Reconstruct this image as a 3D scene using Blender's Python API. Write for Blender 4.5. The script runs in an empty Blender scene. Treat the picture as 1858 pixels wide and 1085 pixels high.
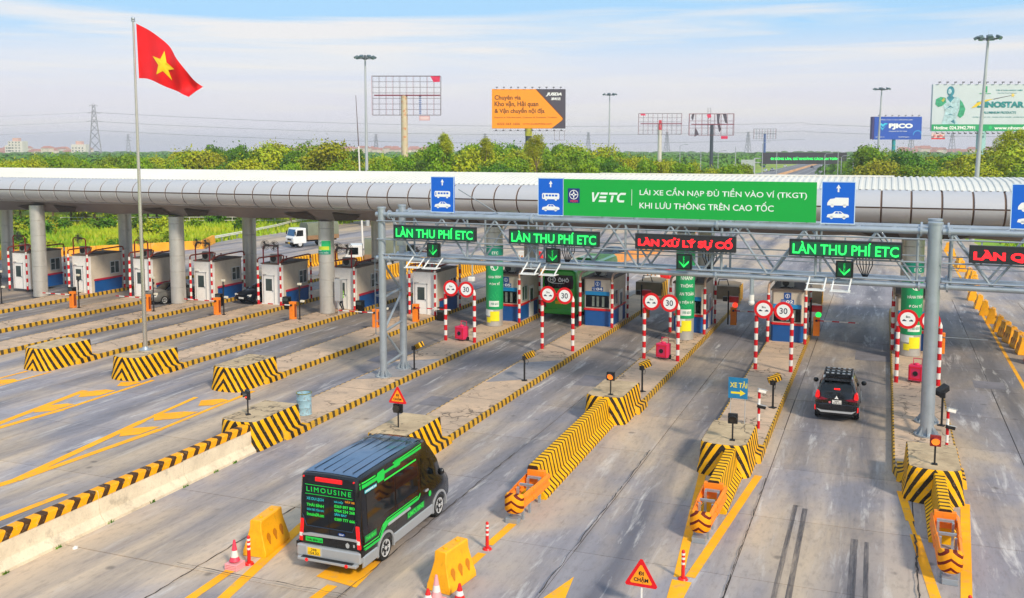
import bpy, bmesh, math, random
from math import sin, cos, pi, radians, atan2, sqrt
from mathutils import Vector, Matrix
random.seed(7)
SC = bpy.context.scene
COL = SC.collection
# ---------------------------------------------------------------- camera
cam_d = bpy.data.cameras.new('camera'); cam = bpy.data.objects.new('camera', cam_d); COL.objects.link(cam)
cam_d.sensor_width = 36.0; cam_d.sensor_fit = 'HORIZONTAL'
cam_d.lens = 36.0 * 1740.0 / 1858.0
cam_d.shift_y = -102.5 / 1858.0
cam_d.clip_start = 0.5; cam_d.clip_end = 9000
cam.location = (0, 0, 11.5)
cam.rotation_euler = (radians(90 - 5.5802), 0, radians(21.2252))
SC.camera = cam
# ---------------------------------------------------------------- light
SUN_EL, SUN_AZ = 36.0, 128.0          # azimuth clockwise from +Y
world = bpy.data.worlds.new('World'); SC.world = world; world.use_nodes = True
wt = world.node_tree; wt.nodes.clear()
def wn(t, **k):
    n = wt.nodes.new(t)
    for a, b in k.items(): setattr(n, a, b)
    return n
wo = wn('ShaderNodeOutputWorld'); bg = wn('ShaderNodeBackground'); sky = wn('ShaderNodeTexSky')
sky.sky_type = 'NISHITA'; sky.sun_disc = False
sky.sun_elevation = radians(SUN_EL); sky.sun_rotation = radians(SUN_AZ)
sky.air_density = 1.0; sky.dust_density = 1.5; sky.ozone_density = 1.0
bg.inputs['Strength'].default_value = 0.13
tc = wn('ShaderNodeTexCoord')
sep = wn('ShaderNodeSeparateXYZ'); wt.links.new(tc.outputs['Generated'], sep.inputs[0])
mp = wn('ShaderNodeMapping'); mp.inputs['Scale'].default_value = (1.3, 1.3, 26); mp.inputs['Rotation'].default_value = (0.04, 0.06, 0)
wt.links.new(tc.outputs['Generated'], mp.inputs[0])
nz = wn('ShaderNodeTexNoise'); nz.inputs['Scale'].default_value = 1.6; nz.inputs['Detail'].default_value = 5; nz.inputs['Roughness'].default_value = 0.55; nz.inputs['Distortion'].default_value = 0.5
wt.links.new(mp.outputs[0], nz.inputs['Vector'])
cr = wn('ShaderNodeValToRGB'); cr.color_ramp.elements[0].position = 0.44; cr.color_ramp.elements[0].color = (0, 0, 0, 1); cr.color_ramp.elements[1].position = 0.66; cr.color_ramp.elements[1].color = (1, 1, 1, 1)
wt.links.new(nz.outputs[0], cr.inputs[0])
# thin veil: lavender near the horizon, pale blue higher up
vr = wn('ShaderNodeValToRGB')
e = vr.color_ramp.elements
e[0].position = 0.0; e[0].color = (0.88, 0.86, 0.93, 1)
e[1].position = 1.0; e[1].color = (0.40, 0.62, 0.90, 1)
for p_, c_ in ((0.05, (0.82, 0.80, 0.88, 1)), (0.09, (0.74, 0.80, 0.92, 1)), (0.125, (0.40, 0.70, 1.0, 1)), (0.3, (0.44, 0.70, 0.98, 1))):
    x_ = vr.color_ramp.elements.new(p_); x_.color = c_
wt.links.new(sep.outputs['Z'], vr.inputs[0])
mixc = wn('ShaderNodeMix', data_type='RGBA'); wt.links.new(cr.outputs[0], mixc.inputs['Factor'])
wt.links.new(vr.outputs[0], mixc.inputs[6]); mixc.inputs[7].default_value = (0.90, 0.87, 0.86, 1)
scl = wn('ShaderNodeVectorMath', operation='SCALE'); scl.inputs['Scale'].default_value = 7.6
wt.links.new(mixc.outputs[2], scl.inputs[0])
mix2 = wn('ShaderNodeMix', data_type='RGBA'); mix2.inputs['Factor'].default_value = 0.88
wt.links.new(sky.outputs[0], mix2.inputs[6]); wt.links.new(scl.outputs[0], mix2.inputs[7])
wt.links.new(mix2.outputs[2], bg.inputs[0]); wt.links.new(bg.outputs[0], wo.inputs[0])
sd = bpy.data.lights.new('sun', 'SUN'); sun = bpy.data.objects.new('sun', sd); COL.objects.link(sun)
sd.energy = 3.6; sd.angle = radians(8); sd.color = (1.0, 0.87, 0.68)
_az, _el = radians(SUN_AZ), radians(SUN_EL)
_d = Vector((sin(_az)*cos(_el), cos(_az)*cos(_el), sin(_el)))
sun.rotation_euler = _d.to_track_quat('Z', 'Y').to_euler(); sun.location = (40, -20, 60)
SC.view_settings.view_transform = 'Standard'; SC.view_settings.look = 'None'
SC.view_settings.gamma = 1; SC.view_settings.exposure = 0.1; SC.view_settings.use_curve_mapping = False
SC.render.engine = 'CYCLES'

# ---------------------------------------------------------------- helpers
def s2l(c): return c/12.92 if c <= 0.04045 else ((c+0.055)/1.055)**2.4
def hx(h, k=1.0):
    h = h.lstrip('#'); return tuple(min(1, s2l(int(h[i:i+2], 16)/255)*k) for i in (0, 2, 4)) + (1,)
_M = {}
def nn(nt, t, **k):
    n = nt.nodes.new(t)
    for a, b in k.items(): setattr(n, a, b)
    return n
def math_(nt, op, a, b=None, c=None, clamp=False):
    n = nt.nodes.new('ShaderNodeMath'); n.operation = op; n.use_clamp = clamp
    for i, v in enumerate((a, b, c)):
        if v is None: continue
        if isinstance(v, (int, float)): n.inputs[i].default_value = v
        else: nt.links.new(v, n.inputs[i])
    return n.outputs[0]
def noise(nt, vec, scale, detail=4, rough=0.55, dist=0.0):
    n = nn(nt, 'ShaderNodeTexNoise'); n.inputs['Scale'].default_value = scale; n.inputs['Detail'].default_value = detail
    n.inputs['Roughness'].default_value = rough; n.inputs['Distortion'].default_value = dist
    if vec is not None: nt.links.new(vec, n.inputs['Vector'])
    return n.outputs[0]
def mapr(nt, v, a, b, c=0.0, d=1.0):
    n = nn(nt, 'ShaderNodeMapRange'); nt.links.new(v, n.inputs[0])
    for i, x in enumerate((a, b, c, d)): n.inputs[i+1].default_value = x
    return n.outputs[0]
def mixrgb(nt, f, a, b):
    n = nn(nt, 'ShaderNodeMix', data_type='RGBA')
    for i, v in ((0, f), (6, a), (7, b)):
        if isinstance(v, (int, float)): n.inputs[i].default_value = v
        elif isinstance(v, tuple): n.inputs[i].default_value = v
        else: nt.links.new(v, n.inputs[i])
    return n.outputs[2]
def base(name, rough=0.5, metal=0.0):
    m = bpy.data.materials.new(name); m.use_nodes = True
    nt = m.node_tree; b = nt.nodes['Principled BSDF']
    b.inputs['Roughness'].default_value = rough; b.inputs['Metallic'].default_value = metal
    return m, nt, b
def mat(name, col, rough=0.5, metal=0.0, var=0.12, vs=2.0, bump=0.0, emit=0.0, dirt=0.0, dirtcol=None, coat=0.0, alpha=None):
    if name in _M: return _M[name]
    m, nt, b = base(name, rough, metal)
    if isinstance(col, str): col = hx(col)
    if var > 0 or dirt > 0 or bump > 0:
        t = nn(nt, 'ShaderNodeTexCoord').outputs['Object']
        f = noise(nt, t, vs, 5)
        lo = tuple(c*(1-var) for c in col[:3])+(1,); hi = tuple(min(1, c*(1+var)) for c in col[:3])+(1,)
        out = mixrgb(nt, mapr(nt, f, 0.3, 0.7), lo, hi)
        if dirt > 0:
            f2 = noise(nt, t, vs*2.7, 6, 0.65)
            out = mixrgb(nt, mapr(nt, f2, 0.52, 0.68, 0, dirt), out, dirtcol or hx('#4a3a2c'))
        nt.links.new(out, b.inputs['Base Color'])
        if emit: nt.links.new(out, b.inputs['Emission Color'])
        if bump > 0:
            bp = nn(nt, 'ShaderNodeBump'); bp.inputs['Strength'].default_value = bump; bp.inputs['Distance'].default_value = 0.02
            nt.links.new(noise(nt, t, vs*8, 4), bp.inputs['Height']); nt.links.new(bp.outputs[0], b.inputs['Normal'])
    else:
        b.inputs['Base Color'].default_value = col
        if emit: b.inputs['Emission Color'].default_value = col
    if emit: b.inputs['Emission Strength'].default_value = emit
    if coat: b.inputs['Coat Weight'].default_value = coat
    _M[name] = m
    return m
def stripes(name, c1, c2, vec=(0, 1, 0), period=0.5, duty=0.5, absx=0.0, x0=0.0, wear=0.25, under='#8f8474', rough=0.65, off=0.0):
    """painted bands along vec (+ absx*|x-x0| for chevrons) with worn patches"""
    if name in _M: return _M[name]
    m, nt, b = base(name, rough); b.inputs['Specular IOR Level'].default_value = .25
    t = nn(nt, 'ShaderNodeTexCoord').outputs['Object']
    d = nn(nt, 'ShaderNodeVectorMath', operation='DOT_PRODUCT'); nt.links.new(t, d.inputs[0]); d.inputs[1].default_value = vec
    v = d.outputs['Value']
    if absx:
        s = nn(nt, 'ShaderNodeSeparateXYZ'); nt.links.new(t, s.inputs[0])
        v = math_(nt, 'ADD', v, math_(nt, 'MULTIPLY', math_(nt, 'ABSOLUTE', math_(nt, 'SUBTRACT', s.outputs[0], x0)), absx))
    w = noise(nt, t, 4.0, 3)
    v = math_(nt, 'ADD', v, math_(nt, 'MULTIPLY', math_(nt, 'SUBTRACT', w, 0.5), period*0.14))
    fr = math_(nt, 'FRACT', math_(nt, 'DIVIDE', math_(nt, 'ADD', v, off+100*period), period))
    st = math_(nt, 'GREATER_THAN', fr, duty)
    n2 = noise(nt, t, 1.7, 5)
    a = mixrgb(nt, mapr(nt, n2, 0.3, 0.7), tuple(c*0.82 for c in hx(c1)[:3])+(1,), hx(c1))
    col = mixrgb(nt, st, a, hx(c2))
    ww = mapr(nt, noise(nt, t, 7.0, 6, 0.7), 0.56, 0.66, 0, wear)
    col = mixrgb(nt, ww, col, hx(under))
    nt.links.new(col, b.inputs['Base Color'])
    bp = nn(nt, 'ShaderNodeBump'); bp.inputs['Strength'].default_value = 0.25; bp.inputs['Distance'].default_value = 0.02
    nt.links.new(noise(nt, t, 22, 4), bp.inputs['Height']); nt.links.new(bp.outputs[0], b.inputs['Normal'])
    _M[name] = m
    return m

class MB:
    def __init__(s): s.v = []; s.f = []; s.m = []; s.k = 0
    def poly(s, pts, mi=None):
        i = len(s.v); s.v += [tuple(p) for p in pts]; s.f.append(tuple(range(i, i+len(pts)))); s.m.append(s.k if mi is None else mi); return s
    def box(s, x0, x1, y0, y1, z0, z1, M=None):
        i = len(s.v)
        P = [(x0,y0,z0),(x1,y0,z0),(x1,y1,z0),(x0,y1,z0),(x0,y0,z1),(x1,y0,z1),(x1,y1,z1),(x0,y1,z1)]
        if M is not None: P = [tuple(M @ Vector(p)) for p in P]
        s.v += P
        for f in ((0,3,2,1),(4,5,6,7),(0,1,5,4),(1,2,6,5),(2,3,7,6),(3,0,4,7)):
            s.f.append(tuple(i+a for a in f)); s.m.append(s.k)
        return s
    def cbox(s, c, d, M=None):
        return s.box(c[0]-d[0]/2, c[0]+d[0]/2, c[1]-d[1]/2, c[1]+d[1]/2, c[2]-d[2]/2, c[2]+d[2]/2, M)
    def rings(s, R, cap=True, close=True):
        i = len(s.v); n = len(R[0])
        for r in R: s.v += [tuple(p) for p in r]
        for a in range(len(R)-1):
            for b in range(n if close else n-1):
                c = (b+1) % n
                s.f.append((i+a*n+b, i+a*n+c, i+(a+1)*n+c, i+(a+1)*n+b)); s.m.append(s.k)
        if cap:
            s.f.append(tuple(i+b for b in range(n))[::-1]); s.m.append(s.k)
            j = i+(len(R)-1)*n; s.f.append(tuple(j+b for b in range(n))); s.m.append(s.k)
        return s
    def tube(s, a, b, r, r2=None, n=10, cap=True):
        a = Vector(a); b = Vector(b); d = (b-a).normalized()
        u = d.orthogonal().normalized(); w = d.cross(u)
        r2 = r if r2 is None else r2
        R = [[p + (u*cos(2*pi*k/n) + w*sin(2*pi*k/n))*q for k in range(n)] for p, q in ((a, r), (b, r2))]
        return s.rings(R, cap)
    def path(s, P, r, n=8):
        P = [Vector(p) for p in P]; R = []; u = None
        for i, p in enumerate(P):
            d = (P[min(i+1, len(P)-1)] - P[max(i-1, 0)]).normalized()
            if u is None: u = d.orthogonal().normalized()
            u = (u - d*u.dot(d)).normalized(); w = d.cross(u)
            R.append([p + (u*cos(2*pi*k/n) + w*sin(2*pi*k/n))*r for k in range(n)])
        return s.rings(R)
    def prism(s, pts, a, b, axis='y'):
        """pts 2D outline extruded from a to b along axis: y -> (x,z), x -> (y,z), z -> (x,y)"""
        def f(p, t): return {'y': (p[0], t, p[1]), 'x': (t, p[0], p[1]), 'z': (p[0], p[1], t)}[axis]
        return s.rings([[f(p, a) for p in pts], [f(p, b) for p in pts]])
    def sphere(s, c, r, n=10, m=6, sc=(1,1,1)):
        R = []
        for i in range(1, m):
            t = pi*i/m; R.append([(c[0]+r*sc[0]*sin(t)*cos(2*pi*k/n), c[1]+r*sc[1]*sin(t)*sin(2*pi*k/n), c[2]+r*sc[2]*cos(t)) for k in range(n)])
        return s.rings(R[::-1])
def fixn(me):
    b = bmesh.new(); b.from_mesh(me); bmesh.ops.recalc_face_normals(b, faces=b.faces[:]); b.to_mesh(me); b.free()
def tag(o, label=None, cat=None, group=None, kind=None):
    if label: o['label'] = label
    if cat: o['category'] = cat
    if group: o['group'] = group
    if kind: o['kind'] = kind
    return o
def mk(name, mb, mats, parent=None, smooth=False, bevel=0.0, norm=True, **t):
    me = bpy.data.meshes.new(name); me.from_pydata([tuple(v) for v in mb.v], [], mb.f)
    if norm: fixn(me)
    if not isinstance(mats, (list, tuple)): mats = [mats]
    for m in mats: me.materials.append(m)
    if any(mb.m):
        me.polygons.foreach_set('material_index', mb.m)
    if smooth:
        me.polygons.foreach_set('use_smooth', [True]*len(me.polygons))
        me.set_sharp_from_angle(angle=radians(smooth if smooth is not True else 40))
    o = bpy.data.objects.new(name, me); COL.objects.link(o)
    if parent is not None: o.parent = parent
    if bevel:
        md = o.modifiers.new('bevel', 'BEVEL'); md.width = bevel; md.segments = 2; md.limit_method = 'ANGLE'; md.angle_limit = radians(50)
    tag(o, **t)
    return o
def thing(name, label=None, cat=None, loc=(0,0,0), rz=0, group=None, kind=None):
    o = bpy.data.objects.new(name, None); COL.objects.link(o); o.location = loc; o.rotation_euler = (0, 0, rz); o.empty_display_size = 0.2
    return tag(o, label, cat, group, kind)
def copy_tree(o, loc=None, rz=None, label=None, parent=None, scale=None):
    c = o.copy(); COL.objects.link(c); c.parent = parent
    for ch in list(o.children): copy_tree(ch, parent=c)
    if loc is not None: c.location = loc
    if rz is not None: c.rotation_euler = (0, 0, rz)
    if label: c['label'] = label
    if scale: c.scale = scale if isinstance(scale, tuple) else (scale,)*3
    return c
def rot(o, loc, rz):
    o.location = loc; o.rotation_euler = (0, 0, rz); return o
_dg = None
def textmesh(body, bold=0.0, italic=0.0, space=1.0):
    cu = bpy.data.curves.new('lettering', 'FONT'); cu.body = body; cu.align_x = 'LEFT'; cu.size = 1
    cu.offset = bold; cu.shear = italic; cu.space_character = space; cu.resolution_u = 3; cu.space_line = 1.0
    o = bpy.data.objects.new('lettering', cu); COL.objects.link(o)
    dg = bpy.context.evaluated_depsgraph_get(); dg.update()
    me = bpy.data.meshes.new_from_object(o.evaluated_get(dg))
    bpy.data.objects.remove(o); bpy.data.curves.remove(cu)
    return me
def text(body, x0, x1, z0, z1, y, m, parent, bold=0.015, italic=0.0, fn=None, ref=None, name='lettering', space=1.0, plane='y', thick=0.006):
    """lettering fitted in a box on a plane facing -Y (or wrapped by fn(x,z)->xyz)"""
    me = textmesh(body, bold, italic, space)
    xs = [v.co.x for v in me.vertices]; ys = [v.co.y for v in me.vertices]
    if not xs: return None
    ax, bx, ay, by = min(xs), max(xs), min(ys), max(ys)
    if ref: ay, by = ref
    for v in me.vertices:
        u = x0 + (v.co.x-ax)/(bx-ax)*(x1-x0); w = z0 + (v.co.y-ay)/(by-ay)*(z1-z0)
        if fn: v.co = fn(u, w)
        elif plane == 'y': v.co = (u, y, w)
        elif plane == 'x': v.co = (y, u, w)
        elif plane == 'z': v.co = (u, w, y)
    me.materials.append(m)
    o = bpy.data.objects.new(name, me); COL.objects.link(o); o.parent = parent
    return o
def flat(pts, y, m, parent, name='emblem'):
    """closed 2D outline (x,z) printed on a plane facing -Y"""
    mb = MB(); 
    for p in (pts if isinstance(pts[0][0], (tuple, list)) else [pts]): mb.poly([(a, y, b) for a, b in p])
    return mk(name, mb, m, parent, norm=False)
def circ(cx, cz, r, n=28, sx=1.0, a0=0.0): return [(cx+r*sx*cos(a0+2*pi*k/n), cz+r*sin(a0+2*pi*k/n)) for k in range(n)]
def ringp(cx, cz, r, r2, n=28):
    return [[(cx+r*cos(2*pi*k/n), cz+r*sin(2*pi*k/n)), (cx+r*cos(2*pi*(k+1)/n), cz+r*sin(2*pi*(k+1)/n)), (cx+r2*cos(2*pi*(k+1)/n), cz+r2*sin(2*pi*(k+1)/n)), (cx+r2*cos(2*pi*k/n), cz+r2*sin(2*pi*k/n))] for k in range(n)]
def boolcut(o, cutters):
    for mb in cutters:
        c = mk('cutter', mb, o.data.materials[0])
        md = o.modifiers.new('cut', 'BOOLEAN'); md.operation = 'DIFFERENCE'; md.object = c; md.solver = 'EXACT'
        dg = bpy.context.evaluated_depsgraph_get(); dg.update()
        me = bpy.data.meshes.new_from_object(o.evaluated_get(dg))
        o.modifiers.clear(); o.data = me
        bpy.data.objects.remove(c)

# ---------------------------------------------------------------- materials
YEL, BLK = '#ffba00', '#2a2114'
m_white = mat('white_paint', '#dedcd6', 0.5, var=0.05)
m_redp = mat('red_paint', '#c8141c', 0.45, var=0.12)
m_black = mat('black_paint', '#15161a', 0.5, var=0.1)
m_dark = mat('dark_plastic', '#0c0d10', 0.35, var=0.1)
m_galv = mat('galvanised_steel', '#aab4bd', 0.42, 0.55, var=0.1, vs=1.4, dirt=0.18, dirtcol=hx('#6e747a'))
m_galv2 = mat('galvanised_pipe', '#9aa4ac', 0.45, 0.4, var=0.08, vs=1.2)
m_glass = mat('dark_glass', '#0c1216', 0.06, var=0)
m_glass2 = mat('window_glass', '#3c4a4c', 0.12, var=0.3, vs=1.2)
m_orange = mat('orange_paint', '#ff8614', 0.5, var=0.12, dirt=.3, dirtcol=hx('#a8744a'))
m_yelp = mat('yellow_plastic', '#ffae08', 0.42, var=0.1, vs=3, dirt=0.25, dirtcol=hx('#a06a14'))
m_blue = mat('blue_paint', '#0a4f93', 0.5, var=0.08)
m_kerbtop = mat('kerb_concrete', '#a89a86', 0.85, var=0.15, vs=1.5, bump=0.2)
m_rw = stripes('red_white_bands', '#cf1620', '#e2ded8', (0, 0, 1), 0.62, 0.5, wear=0.06)
m_rwx = stripes('red_white_boom', '#cf1620', '#e2ded8', (1, 0, 0), 0.9, 0.45, wear=0.03)
m_sgreen = mat('sign_green', '#00a840', 0.45, var=0.02)
m_swhite = mat('sign_white', '#e4f2ee', 0.4, var=0)
m_sblue = mat('sign_blue', '#0062d4', 0.4, var=0.03)
m_led = mat('led_black', '#23262a', 0.5, var=0.2, vs=12)
m_ledg = mat('led_green_glow', (0.02, 0.85, 0.12, 1), 0.4, var=0, emit=1.1)
m_ledgb = mat('led_green_board', (0.0, 0.10, 0.045, 1), 0.5, var=0.2, vs=9)
m_ledr = mat('led_red_glow', (1.0, 0.012, 0.02, 1), 0.4, var=0, emit=1.6)
m_sred = mat('sign_red', '#e0101a', 0.4, var=0.03)
m_tyre = mat('tyre_rubber', '#161616', 0.8, var=0.1)
m_rim = mat('wheel_alloy', '#d4d6d8', 0.35, 0.3, var=0.05)
m_lampr = mat('tail_lamp_red', (0.80, 0.01, 0.012, 1), 0.2, var=0, emit=0.35)
m_beige = mat('booth_beige', '#cdc0ae', 0.6, var=0.07, vs=1.2, dirt=0.12)
m_boothw = mat('booth_white', '#eceae6', 0.55, var=0.05, vs=1.2, dirt=0.08)
m_roofg = mat('booth_roof', '#6e6158', 0.8, var=0.2, vs=2)
m_alu = mat('aluminium_frame', '#c8cccf', 0.35, 0.5, var=0.05)
def road_material():
    m, nt, b = base('plaza_concrete', 0.8)
    g = nn(nt, 'ShaderNodeNewGeometry').outputs['Position']
    s = nn(nt, 'ShaderNodeSeparateXYZ'); nt.links.new(g, s.inputs[0])
    def scaled(v):
        k = nn(nt, 'ShaderNodeVectorMath', operation='MULTIPLY'); nt.links.new(g, k.inputs[0]); k.inputs[1].default_value = v; return k.outputs[0]
    big = noise(nt, scaled((0.16, 0.07, 0)), 1.0, 4, 0.6, 0.4)
    st = noise(nt, scaled((0.62, 0.085, 0)), 1.0, 7, 0.66, 0.6)
    fine = noise(nt, scaled((6.0, 2.0, 1)), 1.0, 6, 0.7)
    st2 = noise(nt, scaled((1.9, 0.22, 0)), 1.0, 6, 0.7, 0.5)
    col = mixrgb(nt, mapr(nt, big, 0.42, 0.58), hx('#98949a'), hx('#c6b29a'))
    # stain bands along the right side of every lane, bluish shade tone painted in
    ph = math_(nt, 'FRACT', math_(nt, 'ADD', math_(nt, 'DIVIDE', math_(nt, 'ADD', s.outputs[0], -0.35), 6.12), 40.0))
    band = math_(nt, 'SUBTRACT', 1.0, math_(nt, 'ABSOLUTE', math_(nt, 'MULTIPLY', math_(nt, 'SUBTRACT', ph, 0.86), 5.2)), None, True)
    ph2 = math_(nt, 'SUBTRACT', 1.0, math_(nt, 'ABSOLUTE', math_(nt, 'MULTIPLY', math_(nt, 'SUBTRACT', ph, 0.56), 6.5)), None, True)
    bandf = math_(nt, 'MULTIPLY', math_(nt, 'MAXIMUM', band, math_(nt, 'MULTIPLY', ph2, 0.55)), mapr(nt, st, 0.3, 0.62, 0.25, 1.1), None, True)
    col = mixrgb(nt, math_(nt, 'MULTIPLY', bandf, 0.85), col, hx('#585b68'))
    col = mixrgb(nt, mapr(nt, st, 0.50, 0.72, 0, 0.5), col, hx('#6d6b75'))
    # darker tone over the toll lanes round the canopy
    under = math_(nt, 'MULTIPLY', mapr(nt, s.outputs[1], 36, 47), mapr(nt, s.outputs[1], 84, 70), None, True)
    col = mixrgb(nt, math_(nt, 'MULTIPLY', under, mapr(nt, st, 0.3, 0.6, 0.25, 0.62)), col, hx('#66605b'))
    col = mixrgb(nt, math_(nt, 'MULTIPLY', mapr(nt, st2, 0.55, 0.72, 0, 0.75), mapr(nt, big, 0.62, 0.45)), col, hx('#dedbd8'))
    col = mixrgb(nt, mapr(nt, st2, 0.42, 0.24, 0, 0.3), col, hx('#55524f'))
    col = mixrgb(nt, mapr(nt, fine, 0.5, 0.75, 0, 0.42), col, hx('#5a5450'))
    # spots of oil
    vo = nn(nt, 'ShaderNodeTexVoronoi'); vo.inputs['Scale'].default_value = 0.55; nt.links.new(g, vo.inputs['Vector'])
    sp = mapr(nt, math_(nt, 'ADD', vo.outputs['Distance'], math_(nt, 'MULTIPLY', fine, 0.16)), 0.17, 0.12, 0, 0.55)
    col = mixrgb(nt, sp, col, hx('#4a4644'))
    oi = nn(nt, 'ShaderNodeObjectInfo')
    col2 = nn(nt, 'ShaderNodeHueSaturation'); nt.links.new(col, col2.inputs['Color']); nt.links.new(mapr(nt, oi.outputs['Random'], 0, 1, 0.90, 1.08), col2.inputs['Value'])
    nt.links.new(col2.outputs[0], b.inputs['Base Color'])
    nt.links.new(mapr(nt, st, 0.3, 0.7, 0.62, 0.88), b.inputs['Roughness'])
    bp = nn(nt, 'ShaderNodeBump'); bp.inputs['Strength'].default_value = 0.25; bp.inputs['Distance'].default_value = 0.02
    nt.links.new(fine, bp.inputs['Height']); nt.links.new(bp.outputs[0], b.inputs['Normal'])
    return m
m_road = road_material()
def concrete(name, a, b2, scale=0.6, crack=True, rough=0.85, crackf=0.7):
    m, nt, b = base(name, rough)
    g = nn(nt, 'ShaderNodeNewGeometry').outputs['Position']
    f = noise(nt, g, scale, 6, 0.65, 0.3); fine = noise(nt, g, 14, 5, 0.7)
    col = mixrgb(nt, mapr(nt, f, 0.32, 0.68), hx(a), hx(b2))
    col = mixrgb(nt, mapr(nt, noise(nt, g, 1.7, 5, 0.7), 0.56, 0.72, 0, 0.45), col, hx('#5f5850'))
    if crack:
        vo = nn(nt, 'ShaderNodeTexVoronoi'); vo.feature = 'DISTANCE_TO_EDGE'; vo.inputs['Scale'].default_value = 0.7
        dv = nn(nt, 'ShaderNodeVectorMath', operation='ADD'); nt.links.new(g, dv.inputs[0])
        k = nn(nt, 'ShaderNodeTexNoise'); k.inputs['Scale'].default_value = 2.0; nt.links.new(g, k.inputs['Vector']); nt.links.new(k.outputs['Color'], dv.inputs[1]); nt.links.new(dv.outputs[0], vo.inputs['Vector'])
        cf = math_(nt, 'MULTIPLY', mapr(nt, vo.outputs['Distance'], 0.035, 0.012, 0, crackf), mapr(nt, noise(nt, g, 0.35, 2), 0.48, 0.58))
        col = mixrgb(nt, cf, col, hx('#3a332c'))
    col = mixrgb(nt, mapr(nt, fine, 0.5, 0.8, 0, 0.25), col, hx('#57504a'))
    nt.links.new(col, b.inputs['Base Color'])
    bp = nn(nt, 'ShaderNodeBump'); bp.inputs['Strength'].default_value = 0.35; bp.inputs['Distance'].default_value = 0.02
    nt.links.new(fine, bp.inputs['Height']); nt.links.new(bp.outputs[0], b.inputs['Normal'])
    return m
m_isl = concrete('island_concrete', '#a99684', '#d2b598')
m_blocktop = concrete('block_top_concrete', '#a08c70', '#cbb592', 1.2)
m_jersey = concrete('barrier_concrete', '#cdbda4', '#ecdcc0', 0.9, False)
m_paint = mat('worn_yellow_road_paint', '#ffae00', 0.85, var=0.12, vs=1.0, dirt=0.4, dirtcol=hx('#9a8a70'))
m_joint = mat('joint_sealant', '#3f3b39', 0.9, var=0.15)
m_kerb = stripes('kerb_yellow_black', '#cf9f2a', '#4a3e26', (0, 1, 0), 0.46, 0.58, wear=0.8, under='#a08a62')
m_asph = mat('freeway_asphalt', '#6b6c72', 0.85, var=0.1, vs=0.1)
def veg(name, a, b2, c, scale=0.5, rough=0.6):
    m, nt, b = base(name, rough)
    t = nn(nt, 'ShaderNodeTexCoord').outputs['Object']
    oi = nn(nt, 'ShaderNodeObjectInfo')
    f = noise(nt, t, scale, 4, 0.6); f2 = noise(nt, t, scale*6, 3, 0.6)
    col = mixrgb(nt, mapr(nt, f, 0.35, 0.65), hx(a), hx(b2))
    col = mixrgb(nt, mapr(nt, f2, 0.45, 0.75, 0, 0.6), col, hx(c))
    h = nn(nt, 'ShaderNodeHueSaturation'); nt.links.new(col, h.inputs['Color'])
    nt.links.new(mapr(nt, oi.outputs['Random'], 0, 1, 0.485, 0.515), h.inputs['Hue']); nt.links.new(mapr(nt, oi.outputs['Random'], 0, 1, 0.8, 1.25), h.inputs['Value'])
    nt.links.new(h.outputs[0], b.inputs['Base Color'])
    try: b.inputs['Specular IOR Level'].default_value = 0.2
    except Exception: pass
    return m
m_leaf = veg('leaf_green', '#4c7c10', '#809e14', '#a8b01c')
m_leaf2 = veg('leaf_dark', '#356214', '#547e18', '#7e981e')
m_leaf3 = veg('leaf_yellow', '#7c9410', '#a6aa16', '#c4b024')
m_bark = mat('bark', '#6a5a44', 0.9, var=0.2)
m_grass = veg('grass_green', '#76a81c', '#aab826', '#c8b048', 0.06)
# ================================================================ SETTING
ISL = [(2.9, 'right'), (-3.9, 'b'), (-9.75, 'c'), (-15.6, 'd'), (-21.75, 'e'), (-28.0, 'f'), (-34.15, 'g'), (-40.0, 'h'), (-45.8, 'i'), (-51.3, 'j'), (-57.4, 'k')]
def sheet(name, pts, z, m, **t):
    mb = MB(); mb.poly([(x, y, z) for x, y in pts]); return mk(name, mb, m, norm=False, **t)
# ground: grass plain to the horizon
mb = MB()
gx = [-2600, -1500, -700, -350, -200, -120, -60, 0, 60, 150, 400, 1000, 2000]; gy = [-200, 0, 60, 100, 140, 200, 300, 500, 900, 1600, 3000]
for i in range(len(gx)-1):
    for j in range(len(gy)-1):
        mb.poly([(gx[i], gy[j], -.12), (gx[i+1], gy[j], -.12), (gx[i+1], gy[j+1], -.12), (gx[i], gy[j+1], -.12)])
m_ground, nt, b = base('plain_grass', 0.9)
g = nn(nt, 'ShaderNodeNewGeometry').outputs['Position']
col = mixrgb(nt, mapr(nt, noise(nt, g, 0.03, 6, 0.65), 0.4, 0.6), hx('#74a81c'), hx('#b0b42c'))
col = mixrgb(nt, mapr(nt, noise(nt, g, 0.09, 5, 0.7), 0.6, 0.68, 0, 0.85), col, hx('#c9a86a'))
col = mixrgb(nt, mapr(nt, noise(nt, g, 0.9, 5, 0.7), 0.4, 0.75, 0, 0.5), col, hx('#4c7a12'))
nt.links.new(col, b.inputs['Base Color'])
mk('ground', mb, m_ground, norm=False, kind='structure')
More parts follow.
